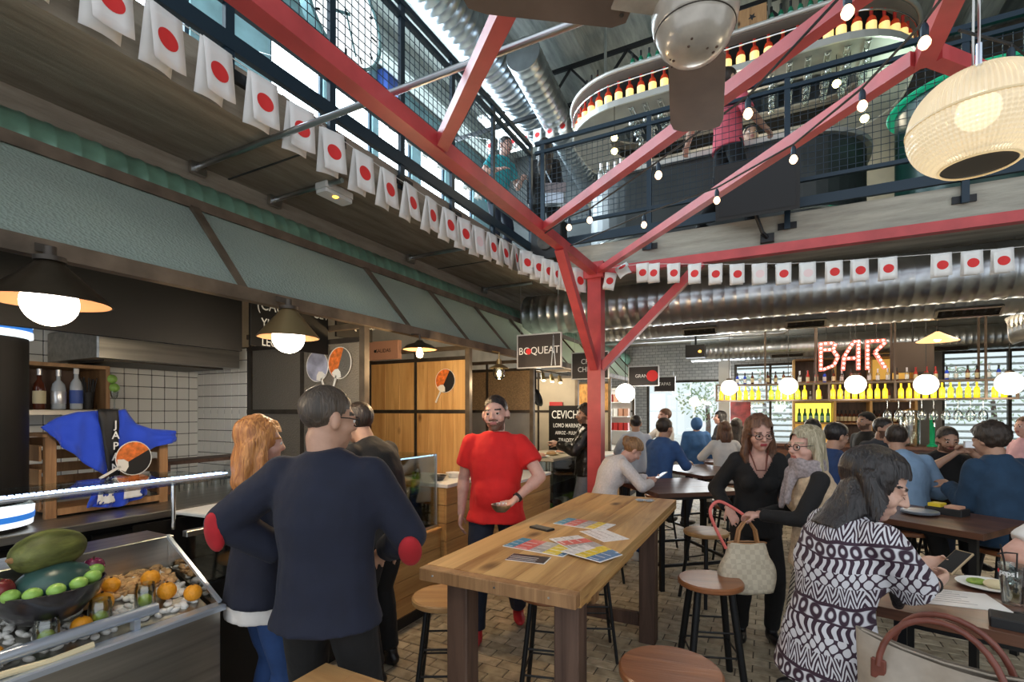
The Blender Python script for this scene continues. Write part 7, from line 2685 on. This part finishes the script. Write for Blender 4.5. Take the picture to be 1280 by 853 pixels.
    for q in (-1, 1):
        fy = Matrix.Rotation(R(foot_yaw[0 if q < 0 else 1]), 3, 'Z')
        sb = MB()
        A = AN[q]
        sb.ball(A + fy @ Vector((0, .060, -.050)) * s, (.045 * s, .130 * s), 16, 10, .036 * s, fy)
        sb.ball(A + fy @ Vector((0, -.025, -.045)) * s, (.038 * s, .045 * s), 12, 8, .04 * s, fy)
        if bt.get('ballet'):
            pass
        else:
            cap(sb, A + Vector((0, 0, -.05)) * s, A + Vector((0, -.005, .03)) * s, .043 * s, .042 * s, 14, True, False)
        smesh = remesh('shoe', sb, max(cv, .009), M[shoes], 3, floor_z=A.z - .083 * s)
        obj('shoe', smesh, None, root)
    tp_ = top or {}
    garments = ([under] if under else []) + [tp_]
    for gi, g in enumerate(garments):
        tm = MB()
        off = g.get('off', .016)
        torso(tm, off, lo=g.get('lo', -.03), hi=g.get('neck', .56), flare=g.get('flare', .0), hem=g.get('hem', .08))
        if g.get('sleeve', 1.95) > 0:
            for q in (-1, 1):
                sleeve(tm, q, g.get('sleeve', 1.95), off * .85, g.get('cuff', .004))
        if g.get('collar'):
            cap(tm, cN - D[2] * .07 * s, cN + D[2] * .02 * s - Vector((0, .01, 0)) * s, .085 * s, .068 * s, 16, False, False)
        kp = None
        if g.get('open'):
            wd = g['open']
            def kp(c, wd=wd):
                cc, a, f = at_(.2)
                return not ((c - cc).dot(f) > .02 and abs((c - cc).dot(a)) < wd)
        if g.get('vneck'):
            vd = g['vneck']
            cc, a2, f2 = at_(.52)
            def kp(c, cc=cc, a=a2, f=f2, vd=vd):
                q = c - cc
                dz = -q.dot(D[2])
                return not (q.dot(f) > -.01 and dz < vd and abs(q.dot(a)) < (vd - dz) * .62 + .012)
        nm = g.get('name', 'shirt')
        obj(nm, remesh(nm, tm, cv, M[g.get('mat', 'black_cloth')], 14 if vox < .0095 else 8, g.get('ruffle', .007), g.get('rf', 12), keep=kp, seed=len(label) + gi), None, root)
    root_info = dict(root=root, HM=HM, WR=WR, EL=EL, sh=sh, at=at_, s=s, HD=HD, AN=AN, KN=KN, P3=P3, cN=cN, D=D)
    return root_info


def sit(hip, fwd=.36, drop=.30, w=.11):
    """ankle targets of someone on a bar stool with the feet on the foot rail"""
    return dict(hip=hip, lf=(-w, fwd, drop), rf=(w, fwd, drop), lkn=(-.2, 1, .5), rkn=(.2, 1, .5))


def wpt(info, v):
    return info['root'].matrix_basis @ Vector(v)
def curve(P, n=6):
    P = [Vector(p) for p in P]
    Q = [P[0] * 2 - P[1]] + P + [P[-1] * 2 - P[-2]]
    out = []
    for i in range(1, len(Q) - 2):
        for k in range(n):
            t_ = k / n
            a, b_, c, d = Q[i - 1:i + 3]
            out.append(.5 * (2 * b_ + (c - a) * t_ + (2 * a - 5 * b_ + 4 * c - d) * t_ ** 2 + (3 * b_ - a - 3 * c + d) * t_ ** 3))
    return out + [P[-1]]


# ---- the couple at the fruit counter
I = person('auburn haired woman in a dark top and blue jeans beside the man in the blazer', (-2.14, 1.52), 78, 1.67, 'f', top=dict(mat='navy_wool', hem=.10, neck=.53, ruffle=.006), under=dict(mat='white_knit', hem=.17, off=.012, sleeve=0, neck=.02, name='undershirt'),
           bottom=dict(mat='blue_denim', off=.008), hair=('wavy', 'hair_auburn'), head=(-12, 5, 0), la=(-.12, .30, 1.05), ra=(.10, .30, 1.06), vox=.010, skin='skin_pink', shoes='shoe_black', lf=(-.09, .02, .085), rf=(.10, -.04, .085))
I = person('man with cropped hair and glasses in a navy blazer with red elbow patches', (-1.535, 1.385), 112, 1.80, 'm', top=dict(mat='navy_wool', hem=.095, flare=.014, off=.030, collar=True, name='blazer', ruffle=.006, rf=9), bottom=dict(mat='black_cloth', off=.016), hair=('buzz', 'hair_cropped'), head=(-42, 8, 0),
           la=(-.235, .10, 1.09), lel=(-1.0, -.75, .75), ra=(.15, .26, 1.07), rel=(.9, -.6, .0), glasses='black', vox=.009, skin='skin_tan', under=dict(mat='white_knit', hem=None, lo=.50, off=.004, neck=.56, sleeve=0, name='shirt_collar'), lf=(-.13, .03, .085), rf=(.13, -.02, .085))
for q in (-1, 1):
    e = I['EL'][q]
    ax = ((e - I['sh'][q]).normalized() + (I['WR'][q] - e).normalized()).normalized()
    bis = (e - (I['sh'][q] + I['WR'][q]) / 2).normalized()
    n = Vector((-.2 * q, -1, -.1))
    n = (bis * .35 + Vector((0, -1, 0)) * .8).normalized()
    n = (n - ax * n.dot(ax)).normalized()
    m3 = Matrix((ax.cross(n), ax, n)).transposed()
    obj('elbow_patch', MB().ball(e + n * .040 + (Vector((0, 0, -.02)) if q < 0 else Vector((0, 0, -.03))), (.046, .085), 20, 12, .030, m3), 'patch_red', I['root'], True, label='red oval elbow patch')
person('man in black leaning towards the glass food case behind the blazer', (-2.17, 2.44), 183, 1.80, 'm', lean=17, lean2=14, top=dict(mat='black_cloth', hem=.10, off=.022, name='sweater'), bottom=dict(mat='black_cloth'), hair=('short', 'hair_dark'), head=(0, 18, 0), la=(-.14, .40, 1.24), ra=(.12, .38, 1.22), vox=.012, skin='skin_tan', lf=(-.12, -.02, .085), rf=(.12, .06, .085))
I = person('stocky bearded man in a plain red t-shirt carrying a steel bowl', (-1.83, 3.26), -68, 1.81, 'm', build=1.09, headscale=1.08, top=dict(mat='red_tee', hem=.10, off=.020, sleeve=.62, cuff=.016, name='tshirt', ruffle=.008, rf=9, flare=.014), bottom=dict(mat='dark_denim', off=.018), hair=('buzz', 'hair_black'), beard='stubble',
           head=(-6, 2, 4), la=(-.17, .24, 1.06), lel=(-1, -.25, -.2), ra=(.27, -.02, .90), rel=(.5, -1, 0), lcurl=.55, lpn=(.5, .2, .8), vox=.0075, skin='skin_pink', shoes='shoe_red', lf=(-.15, -.24, .11), rf=(.12, .17, .085))
M['watch'] = mat('watch', (.015, .015, .016), .35)
w = I['WR'][-1] - I['HD'][-1] * .022
obj('watch', MB().tube([w - I['HD'][-1] * .010, w + I['HD'][-1] * .010], .036, 18), 'watch', I['root'], True)
c = wpt(I, I['WR'][-1] + I['HD'][-1] * .10 + Vector((.03, .03, .012)))
one('steel_bowl', MB().lathe([(0, 0), (.035, 0), (.062, .025), (.070, .05), (.067, .05), (.058, .026), (.033, .004), (0, .004)], n=28), 'steel', 'small steel bowl held by the man in the red t-shirt', 'bowl', c - Vector((0, 0, .03)), True)

person('bearded man in a black leather jacket standing at the vegetable case', (-2.06, 6.0), 203, 1.78, 'm', top=dict(mat='leather_black', hem=.08, off=.028, collar=True, name='leather_jacket', ruffle=.012, rf=16), bottom=dict(mat='grey_denim'), hair=('curly', 'hair_dark'), beard='stubble', head=(4, 4, 0), la=(-.10, .36, 1.27), ra=(.10, .35, 1.24), vox=.011, skin='skin_tan', eyes=True)

I = person('woman with a bun in a long white cardigan bent over her phone', (-1.47, 4.80), 40, 1.66, 'f', **sit(.76, .30, .28), lean=20, lean2=36, top=dict(mat='cardigan', hem=.16, flare=.035, off=.022, name='cardigan'), bottom=dict(mat='blue_denim', off=.01), hair=('bun', 'hair_lightbrown'), head=(-8, 46, 0), la=(-.06, .52, .985), ra=(.12, .46, .97), lel=(-1, -.2, -.7), rel=(1, -.2, -.7),
           lpn=(.4, 0, .9), rpn=(-.4, 0, .9), vox=.009, skin='skin_pink', shoes='shoe_white')
c = wpt(I, Vector((.02, .62, 1.02)))
t = thing('smartphone', 'white smartphone held by the woman in the white cardigan', 'phone', c, R(60))
obj('body', MB().bbox((-.035, -.07, 0), (.035, .07, .008), .003), 'white', t)
obj('screen', MB().box((-.031, -.06, .008), (.031, .06, .0085)), 'screen_white_dim' if 'screen_white_dim' in M else M.setdefault('screen_white_dim', emis('screen_white_dim', (.8, .9, 1), .8)), t)
t.rotation_euler = (R(25), R(-12), R(-40))

# ---- people in the background left of the bar
person('man in a blue shirt with rolled sleeves sitting at the dark table', (-1.23, 6.36), 62, 1.76, 'm', **sit(.79), lean=8, lean2=8, top=dict(mat='blue_shirt', hem=.06, off=.022, sleeve=1.3, collar=True), hair=('thick', 'hair_dark'), head=(-8, 5, 0), la=(-.15, .42, 1.02), ra=(.15, .40, 1.02), vox=.012, skin='skin_tan')
person('dark haired man in a pale shirt seen from behind by the bright window', (-1.78, 7.45), 112, 1.74, 'm', **sit(.82), top=dict(mat='pale_shirt', hem=.06, collar=True), hair=('short', 'hair_black'), la=(-.14, .36, 1.08), ra=(.14, .36, 1.08), vox=.014, skin='skin_tan')
person('man in white facing left just behind the man in the blue shirt', (-1.50, 8.25), 215, 1.74, 'm', top=dict(mat='white_knit', hem=.08), hair=('short', 'hair_brown'), la=(-.12, .34, 1.15), ra=(.12, .36, 1.30), vox=.014, skin='skin_pink')
person('person in a hooded blue coat before the bright back window', (-1.12, 9.05), 110, 1.58, 'm', top=dict(mat='coat_blue', hem=.22, off=.05, flare=.03, name='coat', ruffle=.012), hair=('hood', 'coat_blue'), vox=.016, skin='skin_tan', eyes=False)
person('woman with straight brown hair in a white sweater seen from behind', (-.57, 7.66), 112, 1.68, 'f', **sit(.76), top=dict(mat='white_knit', hem=.10, off=.028, flare=.01, name='sweater'), bottom=dict(mat='white_knit', off=.01), hair=('bob', 'hair_brown'), la=(-.18, .34, 1.02), ra=(.20, .34, 1.0), vox=.011, skin='skin_pink', eyes=False)
person('woman with very long dark hair beyond the woman in the white sweater', (-.48, 8.85), 75, 1.66, 'f', **sit(.80), top=dict(mat='black_cloth', hem=.08), hair=('long', 'hair_dark'), la=(-.15, .36, 1.05), ra=(.15, .36, 1.05), vox=.014, skin='skin_tan', eyes=False)
person('woman with dark hair looking left beside the long haired woman', (-.78, 9.55), 200, 1.70, 'f', top=dict(mat='grey_tee', hem=.08), hair=('bob', 'hair_black'), vox=.015, skin='skin_pink')

# ---- the two women standing with the bag
I = person('woman with wavy brown hair and glasses in a black v-neck top', (-.09, 4.07), -76, 1.67, 'f', lean=6, lean2=6, top=dict(mat='black_cloth', hem=.12, off=.018, sleeve=1.9, vneck=.15, name='top'), bottom=dict(mat='black_cloth', off=.012), hair=('wavy', 'hair_brown'), head=(8, 14, 4), glasses='black', la=(-.12, .30, 1.02), ra=(.22, .18, .98), vox=.0075, skin='skin_pink', lips='lips_red', headscale=1.05)
nk = [I['at'](.54)[0] + Vector((q * .062, .02, .0)) for q in (-1, 1)]
fr = I['at'](.42)
obj('necklace', MB().tube([nk[0], fr[0] + fr[2] * .115 - fr[1] * .03, fr[0] + fr[2] * .12 + fr[1] * .03, nk[1]], .006, 6), 'brown_leather', I['root'], True)
I = person('woman with long grey-blonde hair and glasses in a beige vest', (.26, 3.58), 196, 1.60, 'f', lean=4, lean2=6, top=dict(mat='beige_vest', hem=.13, off=.034, sleeve=0, name='vest', flare=.012, ruffle=.010, rf=18), under=dict(mat='black_cloth', hem=.05, off=.014, sleeve=1.95, name='sweater', neck=.53), bottom=dict(mat='striped_pants', off=.010, len=.86, ballet=True), hair=('bobgrey', 'hair_greyblond'),
           head=(24, 4, 0), glasses='black', la=(-.03, .34, 1.03), ra=(.06, .32, 1.02), lel=(-.7, -.6, -.8), rel=(.7, -.6, -.8), vox=.0075, skin='skin_pink', shoes='shoe_black', lf=(-.08, .10, .085), rf=(.10, -.05, .085), rcurl=.6, lcurl=.55, headscale=1.07)
sc = MB()
c0 = I['cN']
for k in range(3):
    sc.tube([c0 + Vector(((.083 + .012 * (k == 1)) * math.cos(a * PI / 10), .012 + .078 * math.sin(a * PI / 10), -.055 + .038 * k + .008 * math.sin(a + k))) for a in range(21)], .026, 10)
cap(sc, c0 + Vector((.03, .10, -.04)), c0 + Vector((.05, .145, -.26)), .032, .022, flat=.6)
cap(sc, c0 + Vector((-.03, .10, -.04)), c0 + Vector((-.05, .145, -.22)), .032, .022, flat=.6)
obj('scarf', remesh('scarf', sc, .010, M['scarf_grey'], 3, .007, 24), None, I['root'])
W_ = wpt(I, (I['WR'][1] + I['WR'][-1]) / 2 + Vector((0, .07, -.01)))


# her shoulder bag of woven cream straps
def _woven(nt, b, N, L):
    tc, t = N('ShaderNodeTexCoord'), N('ShaderNodeTexChecker')
    t.inputs['Scale'].default_value = 34
    t.inputs['Color1'].default_value, t.inputs['Color2'].default_value = (.58, .52, .40, 1), (.49, .43, .33, 1)
    L(tc.outputs['Object'], t.inputs['Vector'])
    L(t.outputs['Color'], b.inputs['Base Color'])
    bp = N('ShaderNodeBump')
    bp.inputs['Strength'].default_value = .5
    L(t.outputs['Fac'], bp.inputs['Height'])
    L(bp.outputs[0], b.inputs['Normal'])
    b.inputs['Roughness'].default_value = .6


nodes_mat('woven_cream', _woven)
M['strap_coral'] = mat('strap_coral', (.72, .16, .14), .5)
M['strap_tan'] = mat('strap_tan', (.40, .20, .08), .45)
bx, by, bz = W_.x, W_.y, W_.z - .47
bg = thing('handbag', 'cream woven handbag with coral strap held by the grey-blonde woman', 'handbag', (bx, by, bz), R(25))


def tote(u, v):
    a = 2 * PI * u
    w = .155 - .02 * v + .03 * math.sin(PI * min(v * 1.4, 1)) - .055 * max(0, v - .6)
    d = .075 * (1 - .75 * v) + .02
    c, s_ = math.cos(a), math.sin(a)
    x = w * (abs(c) ** .75) * (1 if c > 0 else -1)
    y = d * (abs(s_) ** .8) * (1 if s_ > 0 else -1)
    return (x, y + .008 * noise.noise(Vector((x * 12, y * 12, v * 3))), .30 * v + .012 * noise.noise(Vector((x * 8, y * 8, 5))))


tm_ = MB().grid(tote, 40, 16)
n0 = len(tm_.v)
tm_.v.append(Vector((0, 0, 0)))
for i in range(40):
    tm_.f.append([(i + 1) * 17, i * 17, n0])
    tm_.mi.append(0)
obj('body', tm_, 'woven_cream', bg, 'all')
for q in (-1, 1):
    obj('handle', MB().tube([(-.07, q * .02, .27), (-.05, q * .018, .38), (0, q * .012, .455), (.05, q * .018, .38), (.07, q * .02, .27)], .008, 8), 'strap_tan', bg, True)
obj('strap', MB().tube(curve([(-.13, 0, .26), (-.20, .0, .40), (-.225, .01, .50), (-.17, .02, .555), (-.07, .02, .51), (0, .015, .46)]), .010, 8), 'strap_coral', bg, True)
obj('trim', MB().tube([(.12 * math.cos(a * PI / 8), .030 * math.sin(a * PI / 8), .298) for a in range(17)], .006, 6), 'strap_tan', bg, True)

# ---- woman in the patterned blouse
def loc42(x, y, z, p=(.20, 2.24), a=28):
    f = (math.cos(R(a)), math.sin(R(a)))
    r = (f[1], -f[0])
    d = (x - p[0], y - p[1])
    return (d[0] * r[0] + d[1] * r[1], d[0] * f[0] + d[1] * f[1], z)


I = person('dark haired woman in a black and white patterned blouse looking at her phone', (.20, 2.24), 28, 1.64, 'f', **sit(.80, .30, .28), lean=10, lean2=18, top=dict(mat='ikat_blouse', hem=.15, flare=.012, off=.030, sleeve=.98, cuff=.022, name='blouse', ruffle=.010, rf=10, vneck=.12), under=dict(mat='purple_top', hem=.0, off=.012, sleeve=0, name='purple_top'),
           bottom=dict(mat='dark_denim', off=.010), hair=('longfront', 'hair_black'), head=(-34, 25, 0), ra=loc42(.575, 2.50, 1.00), la=loc42(.60, 2.72, 1.01), rel=(.75, -.35, -1), lel=(-.8, -.3, -1), rpn=(-.75, .1, .35), lpn=(.75, .1, .35), rhd=(-.35, .93, .12), lhd=(.30, .95, .06), rcurl=.62, lcurl=.62, vox=.0055, skin='skin_fair', lips='lips', headscale=1.12, build=1.04, eyes=False)
for q, k, m in ((1, .035, 'black'), (1, .10, 'scarf_grey'), (1, .112, 'navy_wool'), (-1, .03, 'fan_white')):
    w = I['WR'][q] - I['HD'][q] * k
    u = I['HD'][q].orthogonal().normalized()
    v = I['HD'][q].cross(u)
    r = .0305 + k * .06
    obj('bracelet', MB().tube([w + (u * math.cos(2 * PI * i / 20) + v * math.sin(2 * PI * i / 20)) * r for i in range(21)], .004, 6), m, I['root'], True)
# closed lids with dark lashes
for q in (-1, 1):
    obj('eyelash', MB().tube([I['HM'] @ Vector((q * .031 + .016 * d, .0885 - .004 * d * d, -.0025 - .002 * (1 - d * d))) for d in (-1, -.5, 0, .5, 1)], .0015, 6), 'eye_dark', I['root'])
mid = (I['WR'][1] + I['WR'][-1]) / 2
c = wpt(I, mid + Vector((.0, .115, .045)))
t = thing('smartphone', 'phone in a gold case held by the dark haired woman', 'phone', c)
t.rotation_euler = (R(35), 0, R(28 - 90 + 10))
obj('body', MB().bbox((-.035, -.068, -.004), (.035, .068, .004), .002), 'gold_case' if 'gold_case' in M else M.setdefault('gold_case', mat('gold_case', (.45, .34, .20), .3, .5)), t)
obj('screen', MB().box((-.031, -.062, .004), (.031, .062, .0045)), 'black', t)

# ---- people round the tables on the right
person('man in a light blue shirt seen from behind at the right', (1.07, 5.47), 104, 1.76, 'm', **sit(.77), lean=10, lean2=14, top=dict(mat='light_blue', hem=.08, off=.026, collar=True, ruffle=.010), bottom=dict(mat='blue_denim'), hair=('short', 'hair_dark'), head=(-25, 18, 0), la=(-.14, .36, 1.02), lel=(-.3, -.8, -1), ra=(.19, .28, 1.0), rel=(.5, -.7, -.8), vox=.010, skin='skin_tan', eyes=False)
I = person('man in black holding up a small camera at the right-hand tables', (1.53, 6.44), -78, 1.74, 'm', **sit(.74), lean=6, lean2=12, top=dict(mat='black_cloth', hem=.06, sleeve=.6, name='tshirt'), hair=('short', 'hair_dark'), beard='stubble', head=(-4, 16, 0), la=(-.07, .34, 1.30), ra=(.04, .34, 1.28), lel=(-1, 0, -.8), rel=(1, 0, -.8), vox=.010, skin='skin_tan', lcurl=.6, rcurl=.6)
c = wpt(I, Vector((-.03, .43, 1.37)))
t = thing('camera', 'small silver camera held by the man in black', 'camera', c, R(-78 + 90))
obj('body', MB().bbox((-.05, -.015, -.03), (.05, .015, .03), .004), 'cap_silver', t)
obj('lens', MB().lathe([(0, 0), (.02, 0), (.02, .015), (0, .015)], n=16, M4=Matrix.Rotation(R(-90), 4, 'X'), c=(0, .015, 0)), 'black', t, True)
person('curly haired man in a navy jacket seen from behind at the right', (1.58, 5.04), 122, 1.80, 'm', **sit(.77), lean=6, lean2=10, build=1.06, top=dict(mat='navy_jacket', hem=.10, off=.03, collar=True, name='jacket', ruffle=.010), bottom=dict(mat='black_cloth'), hair=('curly', 'hair_dark'), head=(10, 12, 0), la=(-.10, .36, 1.06), lel=(-.3, -.8, -1), ra=(.20, .34, 1.02), vox=.010, skin='skin_tan', eyes=False)
person('man with short black hair in a navy t-shirt, profile to the right', (.50, 5.68), 30, 1.74, 'm', **sit(.77), lean=4, lean2=8, top=dict(mat='navy_tee', hem=.06, sleeve=.6, cuff=.01, name='tshirt'), hair=('thick', 'hair_black'), head=(0, 14, 0), la=(-.12, .36, 1.0), ra=(.15, .34, 1.0), vox=.0095, skin='skin_tan')
person('person in black with a cap worn backwards near the bar', (1.12, 7.9), 212, 1.68, 'm', top=dict(mat='black_cloth', hem=.08, sleeve=.6), hair=('cap', 'black_cloth'), beard='stubble', vox=.013, skin='skin_tan')
person('bearded man in a dark grey t-shirt behind the man in light blue', (1.08, 7.0), -62, 1.70, 'm', **sit(.84), lean=10, lean2=8, top=dict(mat='grey_tee', hem=.06, sleeve=.6), hair=('short', 'hair_black'), beard='stubble', head=(25, 8, 0), la=(-.14, .34, 1.05), ra=(.14, .34, 1.05), vox=.012, skin='skin_tan')
person('dark haired person seen from behind, right of the brown haired woman', (.46, 7.05), 117, 1.70, 'f', **sit(.80), top=dict(mat='grey_tee', hem=.06), hair=('bob', 'hair_black'), la=(-.14, .34, 1.05), ra=(.14, .34, 1.05), vox=.014, skin='skin_tan', eyes=False)
person('person in a white t-shirt leaning on the right-hand table at the frame edge', (1.40, 3.24), -108, 1.74, 'm', **sit(.75), lean=14, lean2=10, top=dict(mat='white_knit', hem=.06, sleeve=.75, cuff=.014, name='tshirt'), hair=('short', 'hair_brown'), head=(0, 20, 0), ra=(.20, .42, .965), rel=(1, -.2, -.5), la=(-.15, .45, .97), lel=(-1, -.2, -.5), rpn=(-.3, 0, -1), lpn=(.3, 0, -1), vox=.010, skin='skin_pink')
person('person in pink standing by the slatted window at the right edge', (2.52, 7.5), 205, 1.64, 'f', top=dict(mat='pink_top', hem=.10), hair=('short', 'hair_brown'), vox=.014, skin='skin_pink')

# ---- people upstairs
I = person('long haired person in black at the railing corner upstairs', (-2.62, 5.98, 3.585), 112, 1.68, 'f', top=dict(mat='black_cloth', hem=.14, flare=.02, off=.024, name='coat'), bottom=dict(mat='black_cloth'), hair=('long', 'hair_dark'), vox=.013, skin='skin_fair', eyes=False)
cN, s_ = I['cN'], I['s']
obj('bag_strap', MB().tube([cN + Vector((-.10, .02, -.03)), cN + Vector((.02, -.15, -.25)), cN + Vector((.16, -.17, -.55))], .010, 6), 'rim_metal', I['root'], True)
t = thing('shoulder_bag', 'grey shoulder bag on the back of the person in black upstairs', 'bag', wpt(I, (.13, -.24, .70)), R(112 - 90))
obj('body', MB().bbox((-.14, -.06, 0), (.14, .06, .24), .03), 'rim_metal', t)
obj('flap', MB().bbox((-.142, -.068, .13), (.142, -.0605, .25), .004), 'scarf_grey', t)
person('person in a teal t-shirt leaning on the left railing upstairs', (-3.14, 5.64, 3.585), -20, 1.64, 'm', lean=12, lean2=10, top=dict(mat='teal_tee', hem=.08, sleeve=.62, name='tshirt'), hair=('short', 'hair_dark'), head=(0, 14, 0), la=(-.18, .28, 1.08), ra=(.2, .28, 1.08), vox=.013, skin='skin_pink')
person('waiter in a rose red shirt walking behind the back railing upstairs', (-.40, 5.80, 3.585), 40, 1.80, 'm', top=dict(mat='rose_shirt', hem=.06, sleeve=1.0, name='shirt'), bottom=dict(mat='black_cloth'), hair=('short', 'hair_dark'), la=(-.30, -.30, 1.05), ra=(.24, .26, 1.05), lf=(-.1, -.25, .13), rf=(.1, .22, .085), vox=.012, skin='skin_tan')
person('dark haired bartender behind the upstairs counter', (-.22, 7.1, 3.585), -75, 1.80, 'm', top=dict(mat='black_cloth', hem=.06, sleeve=.6), hair=('short', 'hair_black'), vox=.013, skin='skin_tan')
